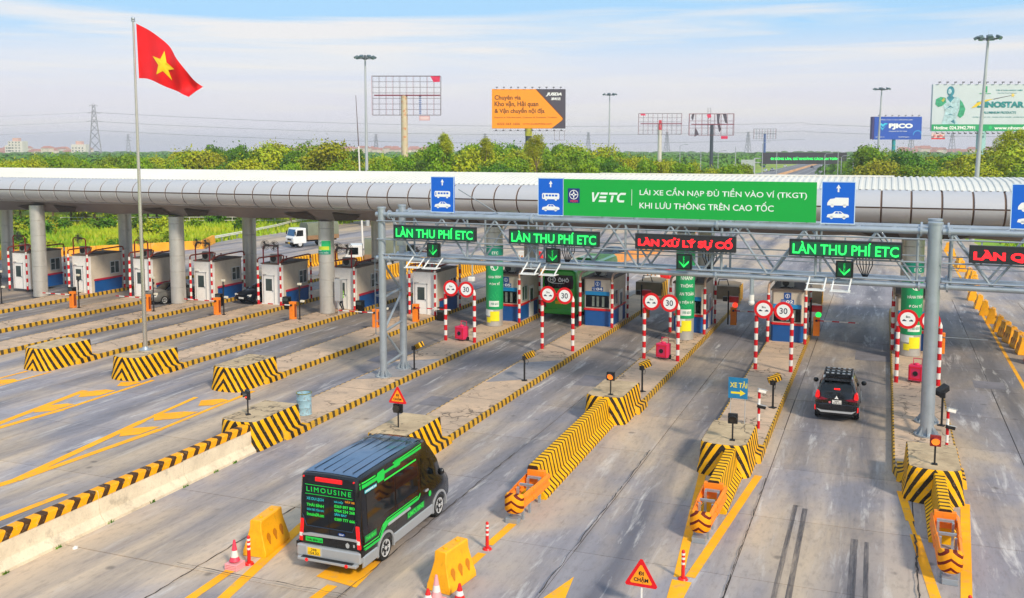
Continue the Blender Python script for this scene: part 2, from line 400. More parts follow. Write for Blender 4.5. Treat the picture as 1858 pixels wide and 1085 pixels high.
# plaza pavement: base course with the joint filler, then slabs one by one
pv = [(-95, 5), (30, 5), (30, 60), (14, 95), (8, 150), (-12, 300), (-22, 560), (-36, 800), (-58, 800), (-56, 560), (-55, 430), (-62, 300), (-73, 150), (-82, 122), (-76.5, 96), (-73, 90), (-84, 76), (-95, 60)]
base_course = sheet('pavement', pv, -.035, m_joint, kind='structure')
xs = [-88, -83, -78, -73, -68, -63, -58, -52.8, -47.6, -42.5, -37.5, -32.35, -27.7, -22.35, -17.35, -12.72, -7.95, -3.5, 1.2, 5.1, 9.6, 14.5, 19.5, 25]
ys = [9.9, 15.2, 20.45, 25.4, 30.05, 35.0, 40, 45, 50, 55, 60, 65, 70, 75, 80]
import collections
def visible(x, y, mar=1.15):
    s, c = sin(radians(21.2252)), cos(radians(21.2252))
    d = -s*x + c*y; l = c*x + s*y
    if d < 8: return False
    v = 11.5/d*1740
    return abs(l/d) < 0.534*mar and v < 815*1.25
SLABS = 0
for i in range(len(xs)-1):
    for j in range(len(ys)-1):
        x0, x1, y0, y1 = xs[i], xs[i+1], ys[j], ys[j+1]
        if not any(visible(x, y) for x, y in ((x0,y0),(x1,y0),(x0,y1),(x1,y1))): continue
        if x0 < -83 and y0 > 70: continue
        mb = MB(); g_ = 0.015
        dz = random.uniform(-.003, .001)
        mb.box(x0+g_, x1-g_+random.uniform(-.01, .01), y0+g_, y1-g_+random.uniform(-.008, .008), -.034, dz)
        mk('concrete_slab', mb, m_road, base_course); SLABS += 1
# plaza and freeway beyond the slabs
mb = MB()
mb.poly([(x, y, -.003) for x, y in [(-83, 80.02), (24.9, 80.02), (14, 100), (8, 150), (-12, 300), (-38.5, 330), (-62, 300), (-73, 150), (-82, 122), (-76.5, 96), (-73, 90)]])
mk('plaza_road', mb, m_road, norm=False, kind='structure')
mb = MB()
def cl(y): return -23 - (y-104)*0.061 if y < 416 else -42 - (y-416)*0.0175
yy = [300, 416, 500, 600, 700, 850, 1100]
for a, b_ in zip(yy[:-1], yy[1:]):
    for lo, hi in ((-13.5, -.6), (.6, 14.5)):
        mb.poly([(cl(a)+lo, a, .01), (cl(a)+hi, a, .01), (cl(b_)+hi, b_, .01), (cl(b_)+lo, b_, .01)])
mk('freeway', mb, m_asph, norm=False, kind='structure')
mb = MB()
for a, b_ in zip(yy[:-1], yy[1:]):
    for k in (-13, -9.2, 4.6, 9.2, 13.6):
        mb.poly([(cl(a)+k-.1, a, .03), (cl(a)+k+.1, a, .03), (cl(b_)+k+.1, b_, .03), (cl(b_)+k-.1, b_, .03)])
mk('freeway_lane_lines', mb, m_white, norm=False, kind='structure')
mb = MB()
for a, b_ in zip([300]+yy[1:-1], yy[1:]):
    for (q0, q1, z1) in ((-.5, .5, 1.0),):
        mb.rings([[(cl(t)+q0, t, 0), (cl(t)+q0*.5, t, z1), (cl(t)+q1*.5, t, z1), (cl(t)+q1, t, 0)] for t in (a, b_)])
mk('median_barrier', mb, mat('far_median', '#c89a6a', 0.8, var=0.15, vs=.05), label='long pale orange concrete median between the two far freeway carriageways', cat='barrier')
# islands
islands = []
IY0 = {0: 34.9, 1: 35.0, 2: 39.4, 3: 31.0, 4: 30.6, 5: 37.9, 6: 37.9, 7: 37.9, 8: 37.9, 9: 37.9, 10: 37.9}
for i, (xr, _) in enumerate(ISL):
    xl = xr - 2.3; y0 = IY0[i]; y1 = 73.0; h = .25; c = .55
    out = [(xl, y0+1.1), (xl+.15, y0+.35), (xl+c, y0), (xr-c, y0), (xr-.15, y0+.35), (xr, y0+1.1), (xr, y1-.6), (xr-c, y1), (xl+c, y1), (xl, y1-.6)]
    R = lambda s_: [(xl+1.15+(x-xl-1.15)*(1-s_/1.15), y+(s_ if y < 50 else -s_)) for x, y in out]
    top = MB(); top.rings([[(x, y, 0) for x, y in R(.095)], [(x, y, h) for x, y in R(.095)]])
    o = mk('toll_island', top, m_isl, kind='structure')
    kb = MB(); a = out; b_ = R(.15)
    n = len(a); I = len(kb.v)
    for ring in ([(x, y, 0) for x, y in a], [(x, y, h-.03) for x, y in R(.03)], [(x, y, h+.004) for x, y in R(.05)], [(x, y, h+.004) for x, y in R(.10)]): kb.v += ring
    for q in range(3):
        for k in range(n):
            k2 = (k+1) % n; kb.f.append((I+q*n+k, I+q*n+k2, I+(q+1)*n+k2, I+(q+1)*n+k)); kb.m.append(0)
    mk('kerb', kb, m_kerb, o, norm=False)
    islands.append(o)
    # expansion joints of the island paving, recessed lines as thin dark strips
    jb = MB(); y = y0+3.2
    while y < y1-1:
        jb.box(xl+.18, xr-.18, y, y+.025, h-.02, h+.002); y += 4.9
    mk('joint', jb, m_joint, o)
# island patches
for pts in ([(-21.95, 46), (-21.95, 41.5), (-23.9, 40.2), (-23.9, 44.5)], [(-15.75, 48), (-15.75, 43.5), (-17.7, 42), (-17.7, 46.5)]):
    sheet('concrete_patch', pts, .256, mat('grey_patch', '#8f8d90', 0.85, var=0.12, vs=1.2, dirt=.3), kind='structure')
m_patch = mat('repair_concrete', '#77747a', 0.85, var=0.2, vs=.8, dirt=.5, dirtcol=hx('#57534f'))
for x, y, w, l, a in ((-6.9, 47.2, 1.5, 1.1, 0), (-1.2, 55.0, 1.8, 2.6, 0), (-13.9, 44.0, 1.3, 2.2, 0), (-19.4, 38.0, 1.2, 1.6, 0), (4.4, 50.5, 1.4, 1.6, 0), (-26.0, 45.0, 1.5, 3.0, 0)):
    sheet('repair_patch', [(x, y), (x+w, y), (x+w, y+l), (x, y+l)], .003, m_patch, kind='structure')
# ---------------------------------------------------------------- painted lines
def line(a, b_, w, z=.006, w2=None):
    a = Vector(a); b_ = Vector(b_); d = (b_-a).normalized(); n = Vector((-d.y, d.x)); w2 = w if w2 is None else w2
    return [(a-n*w/2)[:], (a+n*w/2)[:], (b_+n*w2/2)[:], (b_-n*w2/2)[:]]
def marks(name, polys, z=.008, m=None):
    mb = MB()
    for i, p in enumerate(polys): mb.poly([(x, y, z+.0006*i) for x, y in p])
    return mk(name, mb, m or m_paint, norm=False, kind='structure')
marks('yellow_gore_marking', [line((-16.2, 17.5), (-16.35, 21.0), .28), line((-15.35, 18.6), (-16.3, 24.2), .32), line((-16.3, 24.2), (-16.5, 28.4), .32), line((-15.0, 28.6), (-15.35, 23.2), .3)])
marks('yellow_arrow_marking', [line((-13.35, 18.0), (-13.25, 21.0), .3), [(-13.95, 21.3), (-12.6, 21.1), (-12.75, 22.8), (-13.9, 22.9)]])
marks('yellow_gore_marking', [line((-10.4, 23.2), (-10.35, 24.3), .26), line((-10.4, 24.9), (-10.3, 26.9), .26)])
marks('yellow_arrow_marking', [[(-8.0, 21.6), (-7.2, 21.9), (-7.45, 23.8)]])
marks('yellow_gore_marking', [line((-5.74, 33.9), (-4.82, 24.8), .26), line((-3.8, 33.85), (-4.52, 24.9), .27), [(-4.95, 24.6), (-4.42, 24.6), (-4.5, 22.2), (-4.75, 22.2)]])
marks('yellow_gore_marking', [line((.86, 34), (1.1, 31.3), .26), line((1.1, 31.3), (1.22, 30.1), .12), line((1.2, 30.2), (1.68, 25), .28), line((2.8, 33.5), (2.25, 25), .28)])
marks('yellow_lane_line', [line((-25.6, 18), (-25.2, 23.6), .3)])
marks('yellow_gore_marking', [line((-28.6, 20), (-27.9, 24), .38), line((-27.9, 24), (-29.0, 31.4), .36), line((-29.0, 31.4), (-29.5, 35.4), .24), line((-27.85, 24), (-27.45, 30.7), .32), line((-27.45, 30.7), (-27.7, 37.3), .22)] +
      [[(-28.95, 30.2), (-28.0, 30.9), (-27.7, 31.0), (-27.75, 29.8), (-28.3, 29.3)], [(-29.3, 32.4), (-28.4, 33.2), (-27.75, 33.4), (-27.8, 32.3), (-28.6, 31.6)], [(-28.9, 35.0), (-28.2, 35.6), (-27.75, 35.5), (-27.85, 34.5), (-28.4, 34.2)]])
marks('yellow_gore_marking', [line((-34.4, 22), (-34.0, 26.5), .3), line((-34.0, 26.5), (-35.3, 34.5), .36), line((-34.0, 26.5), (-33.6, 31.5), .34), line((-33.6, 31.5), (-33.7, 37.3), .24)] +
      [[(-35.0, 31.6), (-34.2, 32.4), (-33.8, 32.4), (-33.85, 31.2), (-34.4, 30.7)], [(-35.2, 34.2), (-34.5, 35), (-33.9, 35), (-33.95, 34), (-34.6, 33.4)], [(-34.9, 36.4), (-34.3, 36.8), (-33.9, 36.7), (-34, 35.9), (-34.5, 35.7)]])
marks('yellow_gore_marking', [line((-40.2, 28), (-39.9, 32), .26), [(-41.3, 34.2), (-40.4, 35.0), (-39.9, 34.8), (-40.1, 33.9), (-40.7, 33.4)], line((-41.2, 30.5), (-41.2, 36.5), .2), line((-39.9, 32), (-39.9, 36.8), .16)])
marks('yellow_edge_line', [line((6.65, 46), (6.62, 120), .18)])
# tyre skid marks, thin dark sheets of rubber with feathered ends
def skidmat():
    m, nt, b = base('skid_rubber', 0.7); t = nn(nt, 'ShaderNodeNewGeometry').outputs['Position']
    b.inputs['Base Color'].default_value = hx('#484850')
    v = nn(nt, 'ShaderNodeVectorMath', operation='MULTIPLY'); nt.links.new(t, v.inputs[0]); v.inputs[1].default_value = (9, .5, 1)
    nt.links.new(mapr(nt, noise(nt, v.outputs[0], 1.0, 5, .7), .3, .7, .05, .8), b.inputs['Alpha']); return m
m_skid = skidmat()
marks('tyre_skid_marks', [line((-2.33, 31.4), (-2.28, 21), .14), line((-2.02, 31.2), (-1.9, 21), .16), line((-.47, 29.2), (-.42, 21), .2), line((-.13, 29.1), (-.05, 21), .13), line((-2.5, 46.5), (-2.45, 43.9), .18), line((-2.15, 46.8), (-2.1, 43.8), .2)], .005, m_skid)
# joint cracks tarred over
def wig(a, b_, n, w):
    P = [Vector(a).lerp(Vector(b_), k/n) + Vector((random.uniform(-.03, .03), random.uniform(-.03, .03))) for k in range(n+1)]
    return [line(P[k], P[k+1], w*random.uniform(.4, 1.5)) for k in range(n)]
marks('tarred_cracks', wig((-17.35, 18), (-17.35, 25.4), 30, .03) + wig((-12.72, 18.5), (-12.72, 33), 45, .03) + wig((-3.5, 20), (-3.5, 33.5), 40, .022) + wig((1.2, 24.5), (1.2, 30), 24, .05) + wig((-7.95, 21), (-7.95, 35), 40, .028) + wig((-17.9, 20.45), (-12.5, 20.45), 18, .03), .004, m_joint)

# ================================================================ CANOPY
m_tube = mat('canopy_aluminium', '#c3c3c6', 0.36, 0.3, var=0.05, vs=0.35, dirt=0.10, dirtcol=hx('#7e6a5a'))
m_seam = mat('panel_seam', '#5a4438', 0.7, var=0.1)
m_soff = mat('soffit_metal', '#8b8584', 0.42, 0.45, var=0.12, vs=0.5)
m_croof = mat('roof_sheet', '#dcdbd3', 0.5, 0.1, var=0.06, vs=0.15, dirt=0.12, dirtcol=hx('#9aa0a6'))
canopy = thing('toll_canopy', 'long silver canopy with rounded edge spanning all the toll lanes on round columns', 'canopy', (0, 54.4, 0))
CX0, CX1, PW = -79.85, 14.4, 1.45
# roof: corrugated sheet arched in y
mb = MB()
prof = [(0.0, 9.30), (.7, 9.50), (2.4, 9.74), (5.6, 9.87), (8.8, 9.74), (10.9, 9.50), (11.6, 9.30)]
x = CX0; k = 0; pts = []
while x <= CX1:
    pts += [(x, 0), (x+.03, .06), (x+.13, .06), (x+.16, 0)]; x += .33
R = [[(px, py, pz+dz) for px, dz in pts] for py, pz in prof]
mb.rings(R, cap=False, close=False)
o = mk('roof_sheet', mb, m_croof, canopy, norm=False, smooth=25)
mb = MB(); mb.box(CX0, CX1, .25, 11.4, 9.0, 9.22); mk('roof_deck', mb, m_soff, canopy)
mb = MB(); mb.box(-17, .5, 4.9, 5.15, 9.88, 9.97); mk('ridge_flashing', mb, m_croof, canopy)
# gutter between tube and roof
# tube panels: three rows, each one a shell
def arc(t): a = radians(t); return (-.15 - .98*sin(a) if False else .25 - 1.35*cos(a), 8.42 + .93*sin(a))
rows = [(5, 92), (-56, 0), (-100, -60)]
meshes = []
for a0, a1 in rows:
    mb = MB(); n = 7
    R = []
    for k in range(n+1):
        t = a0+(a1-a0)*k/n; y_, z_ = arc(t); R.append((y_, z_))
    # rim folds inwards so every panel has an edge
    cy, cz = .25, 8.42
    prof_ = [((y_-cy)*.96+cy, (z_-cz)*.96+cz) for y_, z_ in R[:1]] + R + [((y_-cy)*.96+cy, (z_-cz)*.96+cz) for y_, z_ in R[-1:]]
    X = [0.0, 0.018, PW-.10, PW-.082]
    rr = []
    for q, xx in enumerate(X):
        s_ = .965 if q in (0, 3) else 1
        rr.append([(xx, (y_-cy)*s_+cy, (z_-cz)*s_+cz) for y_, z_ in prof_])
    mb.rings(rr, cap=False, close=False)
    o = mk('edge_panel', mb, m_tube, canopy, smooth=20); meshes.append(o); o.location.x = CX0
npan = int((CX1-CX0)/PW)
for k in range(1, npan):
    for o in meshes:
        c = o.copy(); COL.objects.link(c); c.location.x = CX0+k*PW
# inner backing tube (the dark seams)
mb = MB(); R = []
for xx in (CX0, CX1):
    R.append([(xx, .25-1.30*cos(radians(t)), 8.42+.89*sin(radians(t))) for t in range(-105, 96, 10)])
mb.rings(R, cap=False, close=False); mk('panel_backing', mb, m_seam, canopy, smooth=35)
# far edge tube
mb = MB(); mb.rings([[(xx, 11.4+1.2*cos(radians(t)), 8.42+.9*sin(radians(t))) for t in range(-100, 96, 13)] for xx in (CX0, CX1)], cap=False, close=False); mk('rear_edge', mb, m_tube, canopy, smooth=35)
# folded soffit with inverted pyramids over the columns
COLX = [-59.6, -47.4, -35.2, -23.0, -10.8, 1.6]
mb = MB()
ys_ = [.35, 1.6, 4.9, 8.2, 11.4]
for i in range(-2, len(COLX)):
    x0 = COLX[0]+12.2*i; x1 = x0+12.2; xm = (x0+x1)/2
    P = {}
    for xx, hh in ((x0, -.85), (x0+3.1, -.62), (xm, -.82), (x1-3.1, -.62), (x1, -.85)):
        for yy_, q in zip(ys_, (7.5, 7.1+hh*.55, 7.1+hh*.2, 7.1+hh*.55, 7.5)): P[(xx, yy_)] = q
    X = [x0, x0+3.1, xm, x1-3.1, x1]
    for a in range(4):
        for c in range(4):
            A, B, C_, D_ = (X[a], ys_[c]), (X[a+1], ys_[c]), (X[a+1], ys_[c+1]), (X[a], ys_[c+1])
            q = [(p[0], p[1], P[p]) for p in (A, B, C_, D_)]
            if (a+c) % 2: mb.poly([q[0], q[1], q[2]]); mb.poly([q[0], q[2], q[3]])
            else: mb.poly([q[0], q[1], q[3]]); mb.poly([q[1], q[2], q[3]])
mk('soffit', mb, m_soff, canopy, norm=False)
# dark notches beside every column head
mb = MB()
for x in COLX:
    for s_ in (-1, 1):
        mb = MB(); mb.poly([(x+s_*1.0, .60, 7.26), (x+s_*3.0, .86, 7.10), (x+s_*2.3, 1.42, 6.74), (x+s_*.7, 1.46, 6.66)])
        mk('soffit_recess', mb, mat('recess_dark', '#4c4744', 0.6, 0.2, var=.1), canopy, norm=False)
# columns: shell rings with joints
m_col = mat('column_cladding', '#c2c0bb', 0.38, 0.45, var=0.06, vs=0.8, dirt=.12)
def column(x, y, h, r, seg):
    t = []
    z = .25
    zs = [z]
    while z < h-.2: z = min(z+seg, h); zs.append(z)
    for a, b_ in zip(zs[:-1], zs[1:]):
        mb = MB(); n = 28
        R = [[(x+q*cos(2*pi*k/n), y+q*sin(2*pi*k/n), zz) for k in range(n)] for q, zz in ((r-.03, a), (r, a+.02), (r, b_-.02), (r-.03, b_))]
        mb.rings(R); mk('column_shell', mb, m_col, canopy, smooth=20)
for x, y_, h_ in ((-60.1, .45, 7.25), (-48.0, 1.65, 6.62), (-35.5, 1.9, 6.62), (-23.0, 1.75, 6.62), (-10.8, 1.75, 6.62), (1.6, 1.75, 6.62)): column(x, y_, h_, .53, 1.17 if x < -30 else 1.5)
for x in (-72.7, -59.3, -46.8, -35.2, -23.0, -10.8, 1.6): column(x, 8.6, 6.75, .53, 1.5)

# ---------------------------------------------------------------- banners on columns
m_ban = mat('banner_green', '#0a9a5c', 0.4, var=0.05, vs=1)
m_banw = mat('banner_white', '#dfe3dc', 0.5, var=0.05); m_bany = mat('banner_yellow', '#f2e21c', 0.5, var=0.05)
m_banl = mat('banner_light', '#28c070', 0.4, var=0.05)
m_bant = mat('banner_teal', '#0a8a72', 0.4, var=0.05)
def wrapper(r): 
    return lambda u, w: (r*sin(u/r), -r*cos(u/r), w)
def wrap_patch(t, r, a0, a1, z0, z1, m, name='print', n=14):
    mb = MB(); mb.rings([[(r*sin(a0+(a1-a0)*k/n), -r*cos(a0+(a1-a0)*k/n), z) for k in range(n+1)] for z in (z0, z1)], cap=False, close=False)
    return mk(name, mb, m, t, norm=False, smooth=40)
def banner(loc, z0, z1, label, rows_, phone=True, low=True, top=False):
    t = thing('column_banner', label, 'banner', loc); r = .555
    n = 32; mb = MB(); mb.rings([[(q*cos(2*pi*k/n), q*sin(2*pi*k/n), z) for k in range(n)] for q, z in ((.545, z0), (r, z0), (r, z1), (.545, z1))], cap=False)
    mk('wrap', mb, m_ban, t, smooth=40)
    w = wrapper(r+.006); off = .22      # print turned towards the approaching traffic, seen from the right
    for i, (s, z, hh, ww) in enumerate(rows_):
        text(s, -ww/2+off, ww/2+off, z, z+hh, 0, m_banw, t, fn=w, bold=.02)
    if phone:
        wrap_patch(t, r+.004, -.3, .9, z0+.18, z0+.55, m_banw, 'label_strip')
        text('1900 6010', off-.25, off+.25, z0+.28, z0+.45, 0, m_bant, t, fn=wrapper(r+.009))
    if low:
        wrap_patch(t, r+.004, -1.1, .25, z0-.42, z0-.02, m_banw, 'label_strip'); wrap_patch(t, r+.006, -.15, .95, z0-.75, z0-.12, m_bany, 'sticker'); wrap_patch(t, r+.004, -.7, -.1, z0-.85, z0-.5, m_bany, 'sticker')
    for k in range(6):
        a = -.9+k*.33
        mb = MB(); mb.path([wrapper(r+.008)(off+(-.45+k*.16)+.0, z0+1.15-.09*abs(k-3)*2), wrapper(r+.008)(off-.1+k*.1, z0+.65)], .012, 4); mk('line_art', mb, m_banl, t)
    return t
for (x, lab, rows_, z0, z1, ex) in (
    (-23.0, 'green printed banner round the canopy column right of the left gantry tower', [('HÀNH TRÌNH', 3.35, .2, .92), ('ĐÓN TẾ', 2.92, .2, .7)], 1.35, 4.55, 1),
    (-10.8, 'green banner reading fast smooth and safe on the middle canopy column', [('NHANH', 3.85, .24, .78), ('THÔNG', 3.40, .24, .8), ('AN TOÀN', 2.92, .24, .95), ('& TIỆN LỢI', 2.40, .24, .95)], 1.55, 5.6, 1),
    (1.6, 'green journey banner on the canopy column behind the right gantry pole', [('HÀNH TRÌNH', 3.45, .2, .95), ('ĐÓN TẾ', 2.96, .2, .75)], 1.45, 4.6, 1)):
    t = banner((x, 56.15, 0), z0, z1, lab, rows_)
    # round emblem near the top
    mb = MB(); w = wrapper(.563); mb.poly([w(.2+.26*cos(2*pi*k/20), z1-.45+.26*sin(2*pi*k/20)) for k in range(20)]); mk('round_emblem', mb, m_banw, t, norm=False)
    # higher short band
    b2 = thing('etc_band', {-23.0: 'short green band high on the column above the journey banner, left lanes', -10.8: 'short green band high on the middle canopy column', 1.6: 'short green band lettered ETC high on the right canopy column'}[x], 'banner', (x, 56.15, 0))
    n = 32; mb = MB(); mb.rings([[(q*cos(2*pi*k/n), q*sin(2*pi*k/n), z) for k in range(n)] for q, z in ((.545, z1+.25), (.555, z1+.25), (.555, z1+.85), (.545, z1+.85))], cap=False); mk('wrap', mb, m_bant, b2, smooth=40)
    text('ETC', .05, .45, z1+.32, z1+.5, 0, m_banw, b2, fn=wrapper(.562))
t = thing('column_sticker', 'small green and white ETC notice wrapped on the canopy column left of the gantry', 'banner', (-35.5, 56.3, 0))
wrap_patch(t, .545, -.9, 1.1, 2.75+1.6, 4.35+.95, m_banw, 'wrap'); wrap_patch(t, .549, -.1, 1.1, 4.6, 5.28, m_banl); wrap_patch(t, .549, -.9, 1.1, 4.35, 4.6, m_bant); wrap_patch(t, .551, -.7, .9, 4.66, 4.9, mat('lime', '#c8d83a', .5, var=.05))
text('ETC', -.2, .25, 5.05, 5.2, 0, m_bant, t, fn=wrapper(.555)); text('CAO TỐC', -.25, .45, 4.42, 4.54, 0, m_banw, t, fn=wrapper(.555))
# service box on that column
t = thing('service_box', 'grey electrical service box fixed low on the canopy column', 'box', (-34.75, 56.2, .25)); mb = MB(); mb.box(0, .42, -.2, .2, .9, 2.4); mk('cabinet', mb, m_alu, t, bevel=.02); mb = MB(); mb.tube((.2, 0, 0), (.2, 0, .9), .04); mk('conduit', mb, m_alu, t)
# ================================================================ NOSE BLOCKS
def noseblock(xr, y0, label, h=1.14, flange=True, sloped=False):
    """concrete crash block at the tip of an island: curved painted front, rough top, stepped jersey sides"""
    xc = xr-1.05; w = .82
    t = thing('crash_block', label, 'crash block', (xc, y0, 0), 0, 'black and yellow concrete blocks at the island tips')
    def outl(k, z):       # k widening
        P = []
        for a in range(0, 181, 15):      # curved front
            q = radians(a); P.append((-(w+k)*cos(q), .42 - (.42+k)*sin(q)**.7 if 0 < a < 180 else .42, z))
        P += [(w+k, 2.3, z), (w+k*.9, 3.05+k*.3, z), (-(w+k*.9), 3.05+k*.3, z), (-(w+k), 2.3, z)]
        return P
    lv = [(.13, 0), (.11, .15), (.06, .4), (.03, .7), (0, h-.04), (-.03, h)]
    mb = MB(); R = [outl(k, z) for k, z in lv]
    n = len(R[0]); I = 0
    for r in R: mb.v += r
    for q in range(len(R)-1):
        for k in range(n): mb.f.append((q*n+k, q*n+(k+1) % n, (q+1)*n+(k+1) % n, (q+1)*n+k)); mb.m.append(0)
    mk('painted_wall', mb, stripes('block_chevrons', YEL, BLK, (0, 1, .72), .43, .53, absx=1.1, wear=.6), t, smooth=40)
    # rough top slab
    tb = MB(); top = outl(-.035, h); ctr = []
    rnd = random.Random(int(y0*7+xr*3))
    tb.v = [(0, 1.6, h+.02)] + [(p[0], p[1], h+rnd.uniform(-.012, .018)) for p in top]
    nn_ = len(top)
    for k in range(nn_): tb.f.append((0, 1+k, 1+(k+1) % nn_)); tb.m.append(0)
    mk('top', tb, m_blocktop, t, norm=False)
    # stepped foot on both sides towards the kerb
    for s in (-1, 1):
        fb = MB()
        fb.rings([[(s*(w-.02), 1.7, 0), (s*(w+.30), 1.9, 0), (s*(w+.27), 1.95, .26), (s*(w+.05), 1.9, .36), (s*(w-.02), 1.8, .36)],
                  [(s*(w-.02), 3.4, 0), (s*(w+.30), 3.5, 0), (s*(w+.27), 3.4, .26), (s*(w+.05), 3.3, .30), (s*(w-.02), 3.3, .30)]])
        mk('foot', fb, stripes('foot_stripes', '#e3a80e', BLK, (0, 1, .25), .46, .54, wear=.6), t)
    return t
BLK_ = [(2.9, 33.1, 'black and yellow crash block below the right gantry column'), (-3.95, 33.3, 'black and yellow crash block under the blue arrow sign'),
        (-9.65, 38.1, 'black and yellow crash block at the head of the long striped barrier'), (-15.55, 29.9, 'black and yellow crash block half hidden behind the black van'),
        (-21.75, 29.5, 'black and yellow crash block at the end of the pale concrete barrier beside the barrel'), (-27.95, 36.8, 'black and yellow crash block alone beside the yellow gore paint'),
        (-34.1, 36.8, 'black and yellow crash block under the flagpole'), (-40.0, 36.8, 'leftmost black and yellow crash block')]
for xr, y0, lab in BLK_: noseblock(xr, y0, lab)
# ================================================================ JERSEY BARRIERS
def jersey(name, label, x, ya, yb, m, wid=.42, h=.86, cap=None, seg=None, x2=None, group=None, pname='barrier_unit'):
    t = thing(name, label, 'barrier', (x, ya, 0), 0, group)
    L = yb-ya; n = max(1, round(L/(seg or L))); l = L/n
    prof = [(-wid, 0), (-wid, .09), (-wid*.55, .32), (-.17, h-.03), (-.14, h), (.14, h), (.17, h-.03), (wid*.55, .32), (wid, .09), (wid, 0)]
    for k in range(n):
        mb = MB(); sh = ((x2 or x)-x)
        a, b_ = k*l+.008, (k+1)*l-.008
        mb.rings([[(p+sh*q/L, q, z) for p, z in prof] for q in (a, b_)])
        mk(pname, mb, m, t)
        if cap:
            cb = MB(); wv = .07; N = 10
            jj = random.uniform(-.015, .015)
            cb.rings([[(-.215+sh*q/L, q, h*.78+jj), (-.18+sh*q/L, q, h-.02), (-.13+sh*q/L, q, h+.012), (.13+sh*q/L, q, h+.012), (.18+sh*q/L, q, h-.02), (.215+sh*q/L, q, h*.78+jj)] for q in (a+.01, b_-.01)])
            mk('painted_cap', cb, cap, t)
    return t
m_j1 = stripes('barrier_stripes_narrow', '#f7b900', '#3a2416', (0, 1, 0.25), .31, .64, wear=.12)
m_cap = stripes('cap_stripes', '#ffac08', '#4a3014', (0, 1, -.9), .60, .58, wear=.2, under='#d6c3a6')
jersey('concrete_barrier', 'long pale concrete median barrier with orange and brown striped crest, lower left', -22.35, 14.4, 29.6, m_jersey, .42, 1.05, m_cap, 3.75)
jersey('concrete_barrier', 'long yellow barrier with narrow black stripes running to the middle crash block', -10.50, 28.9, 38.25, m_j1, .48, 1.10, seg=9.35, x2=-10.66)
jersey('concrete_barrier', 'short narrow striped barrier in front of the crash block with the blue arrow sign', -4.72, 29.75, 33.5, m_j1, .42, 1.05)
jersey('concrete_barrier', 'short narrow striped barrier below the right gantry column', 1.98, 29.75, 33.3, m_j1, .42, 1.05)
# barrier foot drainage gaps with grass and litter along the long pale barrier
for k, y in enumerate((18.4, 20.2, 22.2, 24.0, 25.6, 27.2, 28.3)):
    mb = MB()
    for q in range(26):
        a = random.uniform(-.12, .12); bx = random.uniform(-.05, .03); hh = random.uniform(.05, .13)
        mb.poly([(bx, a, 0), (bx+.03, a+.01, 0), (bx+random.uniform(-.04, .06), a+random.uniform(-.05, .05), hh)])
    mk('weed_tuft', mb, m_leaf2, norm=False, label='tuft of weeds at the foot of the long pale barrier', cat='plant', group='weeds at the foot of the long pale barrier').location = (-21.93, y, 0)
mb = MB(); mb.rings([[(r*cos(a*.7), r*sin(a*.7), z+random.uniform(-.02, .02)) for a in range(9)] for r, z in ((.08, 0), (.07, .04), (.02, .07))]); mk('plastic_bag', mb, m_white, smooth=True, label='crumpled white plastic bag on the road by the pale barrier', cat='litter').location = (-21.45, 20.35, 0)
# ================================================================ CRASH CUSHIONS
m_chevO = stripes('cushion_chevrons', '#ffa60c', '#6a1c0c', (0, 0, 1), .25, .66, absx=.75, wear=.04)
def cushion(label, x, ya, yb):
    t = thing('crash_cushion', label, 'crash cushion', (x, ya, 0), 0, 'orange guardrail crash cushions'); L = yb-ya
    for s in (-1, 1):        # W beam rails, overlapping
        for q, (a, b_) in enumerate(((.32, L*.55), (L*.5, L+.35))):
            mb = MB(); o_ = .02*q
            prof = [(s*(.25+o_), .38), (s*(.31+o_), .44), (s*(.31+o_), .51), (s*(.24+o_), .57), (s*(.24+o_), .63), (s*(.31+o_), .69), (s*(.31+o_), .77), (s*(.25+o_), .84)]
            back = [(p-s*.02, z) for p, z in prof[::-1]]
            mb.rings([[(p+s*.06*(yy/L), yy, z) for p, z in prof+back] for yy in (a, b_)]); mk('rail', mb, m_orange, t)
    mb = MB(); R = []
    for z, k in ((.30, .80), (.38, 1), (.80, 1), (.88, .80)): R.append([(.31*k*-cos(radians(a)), .30-.30*k*sin(radians(a)), z) for a in range(0, 181, 18)])
    mb.rings(R, cap=True, close=False); mk('nose', mb, m_chevO, t, smooth=40)
    for yy in (.35, .35+L*.45, L*.95):
        mb = MB(); mb.box(-.23, .23, yy-.04, yy+.04, .76, .83); mk('spacer', mb, m_galv, t)
    for yy in (.5, L*.5, L*.92):
        for s in (-1, 1):
            mb = MB(); mb.box(s*.20-.035, s*.20+.035, yy-.05, yy+.05, 0, .78); mk('post', mb, m_galv, t)
    mb = MB(); mb.box(-.2, .2, .02, .3, 0, .16); mk('anchor', mb, m_galv, t, bevel=.01)
    mb = MB(); mb.box(-.3, .3, L+.02, L+.2, .5, .98); mk('end_box', mb, m_orange, t, bevel=.01)
cushion('orange crash cushion with chevron nose at the end of the long striped barrier', -10.36, 26.6, 28.8)
cushion('orange crash cushion in front of the barrier under the blue arrow sign', -4.72, 27.2, 29.7)
cushion('orange crash cushion with chevron nose at the bottom right', 1.98, 26.9, 29.7)
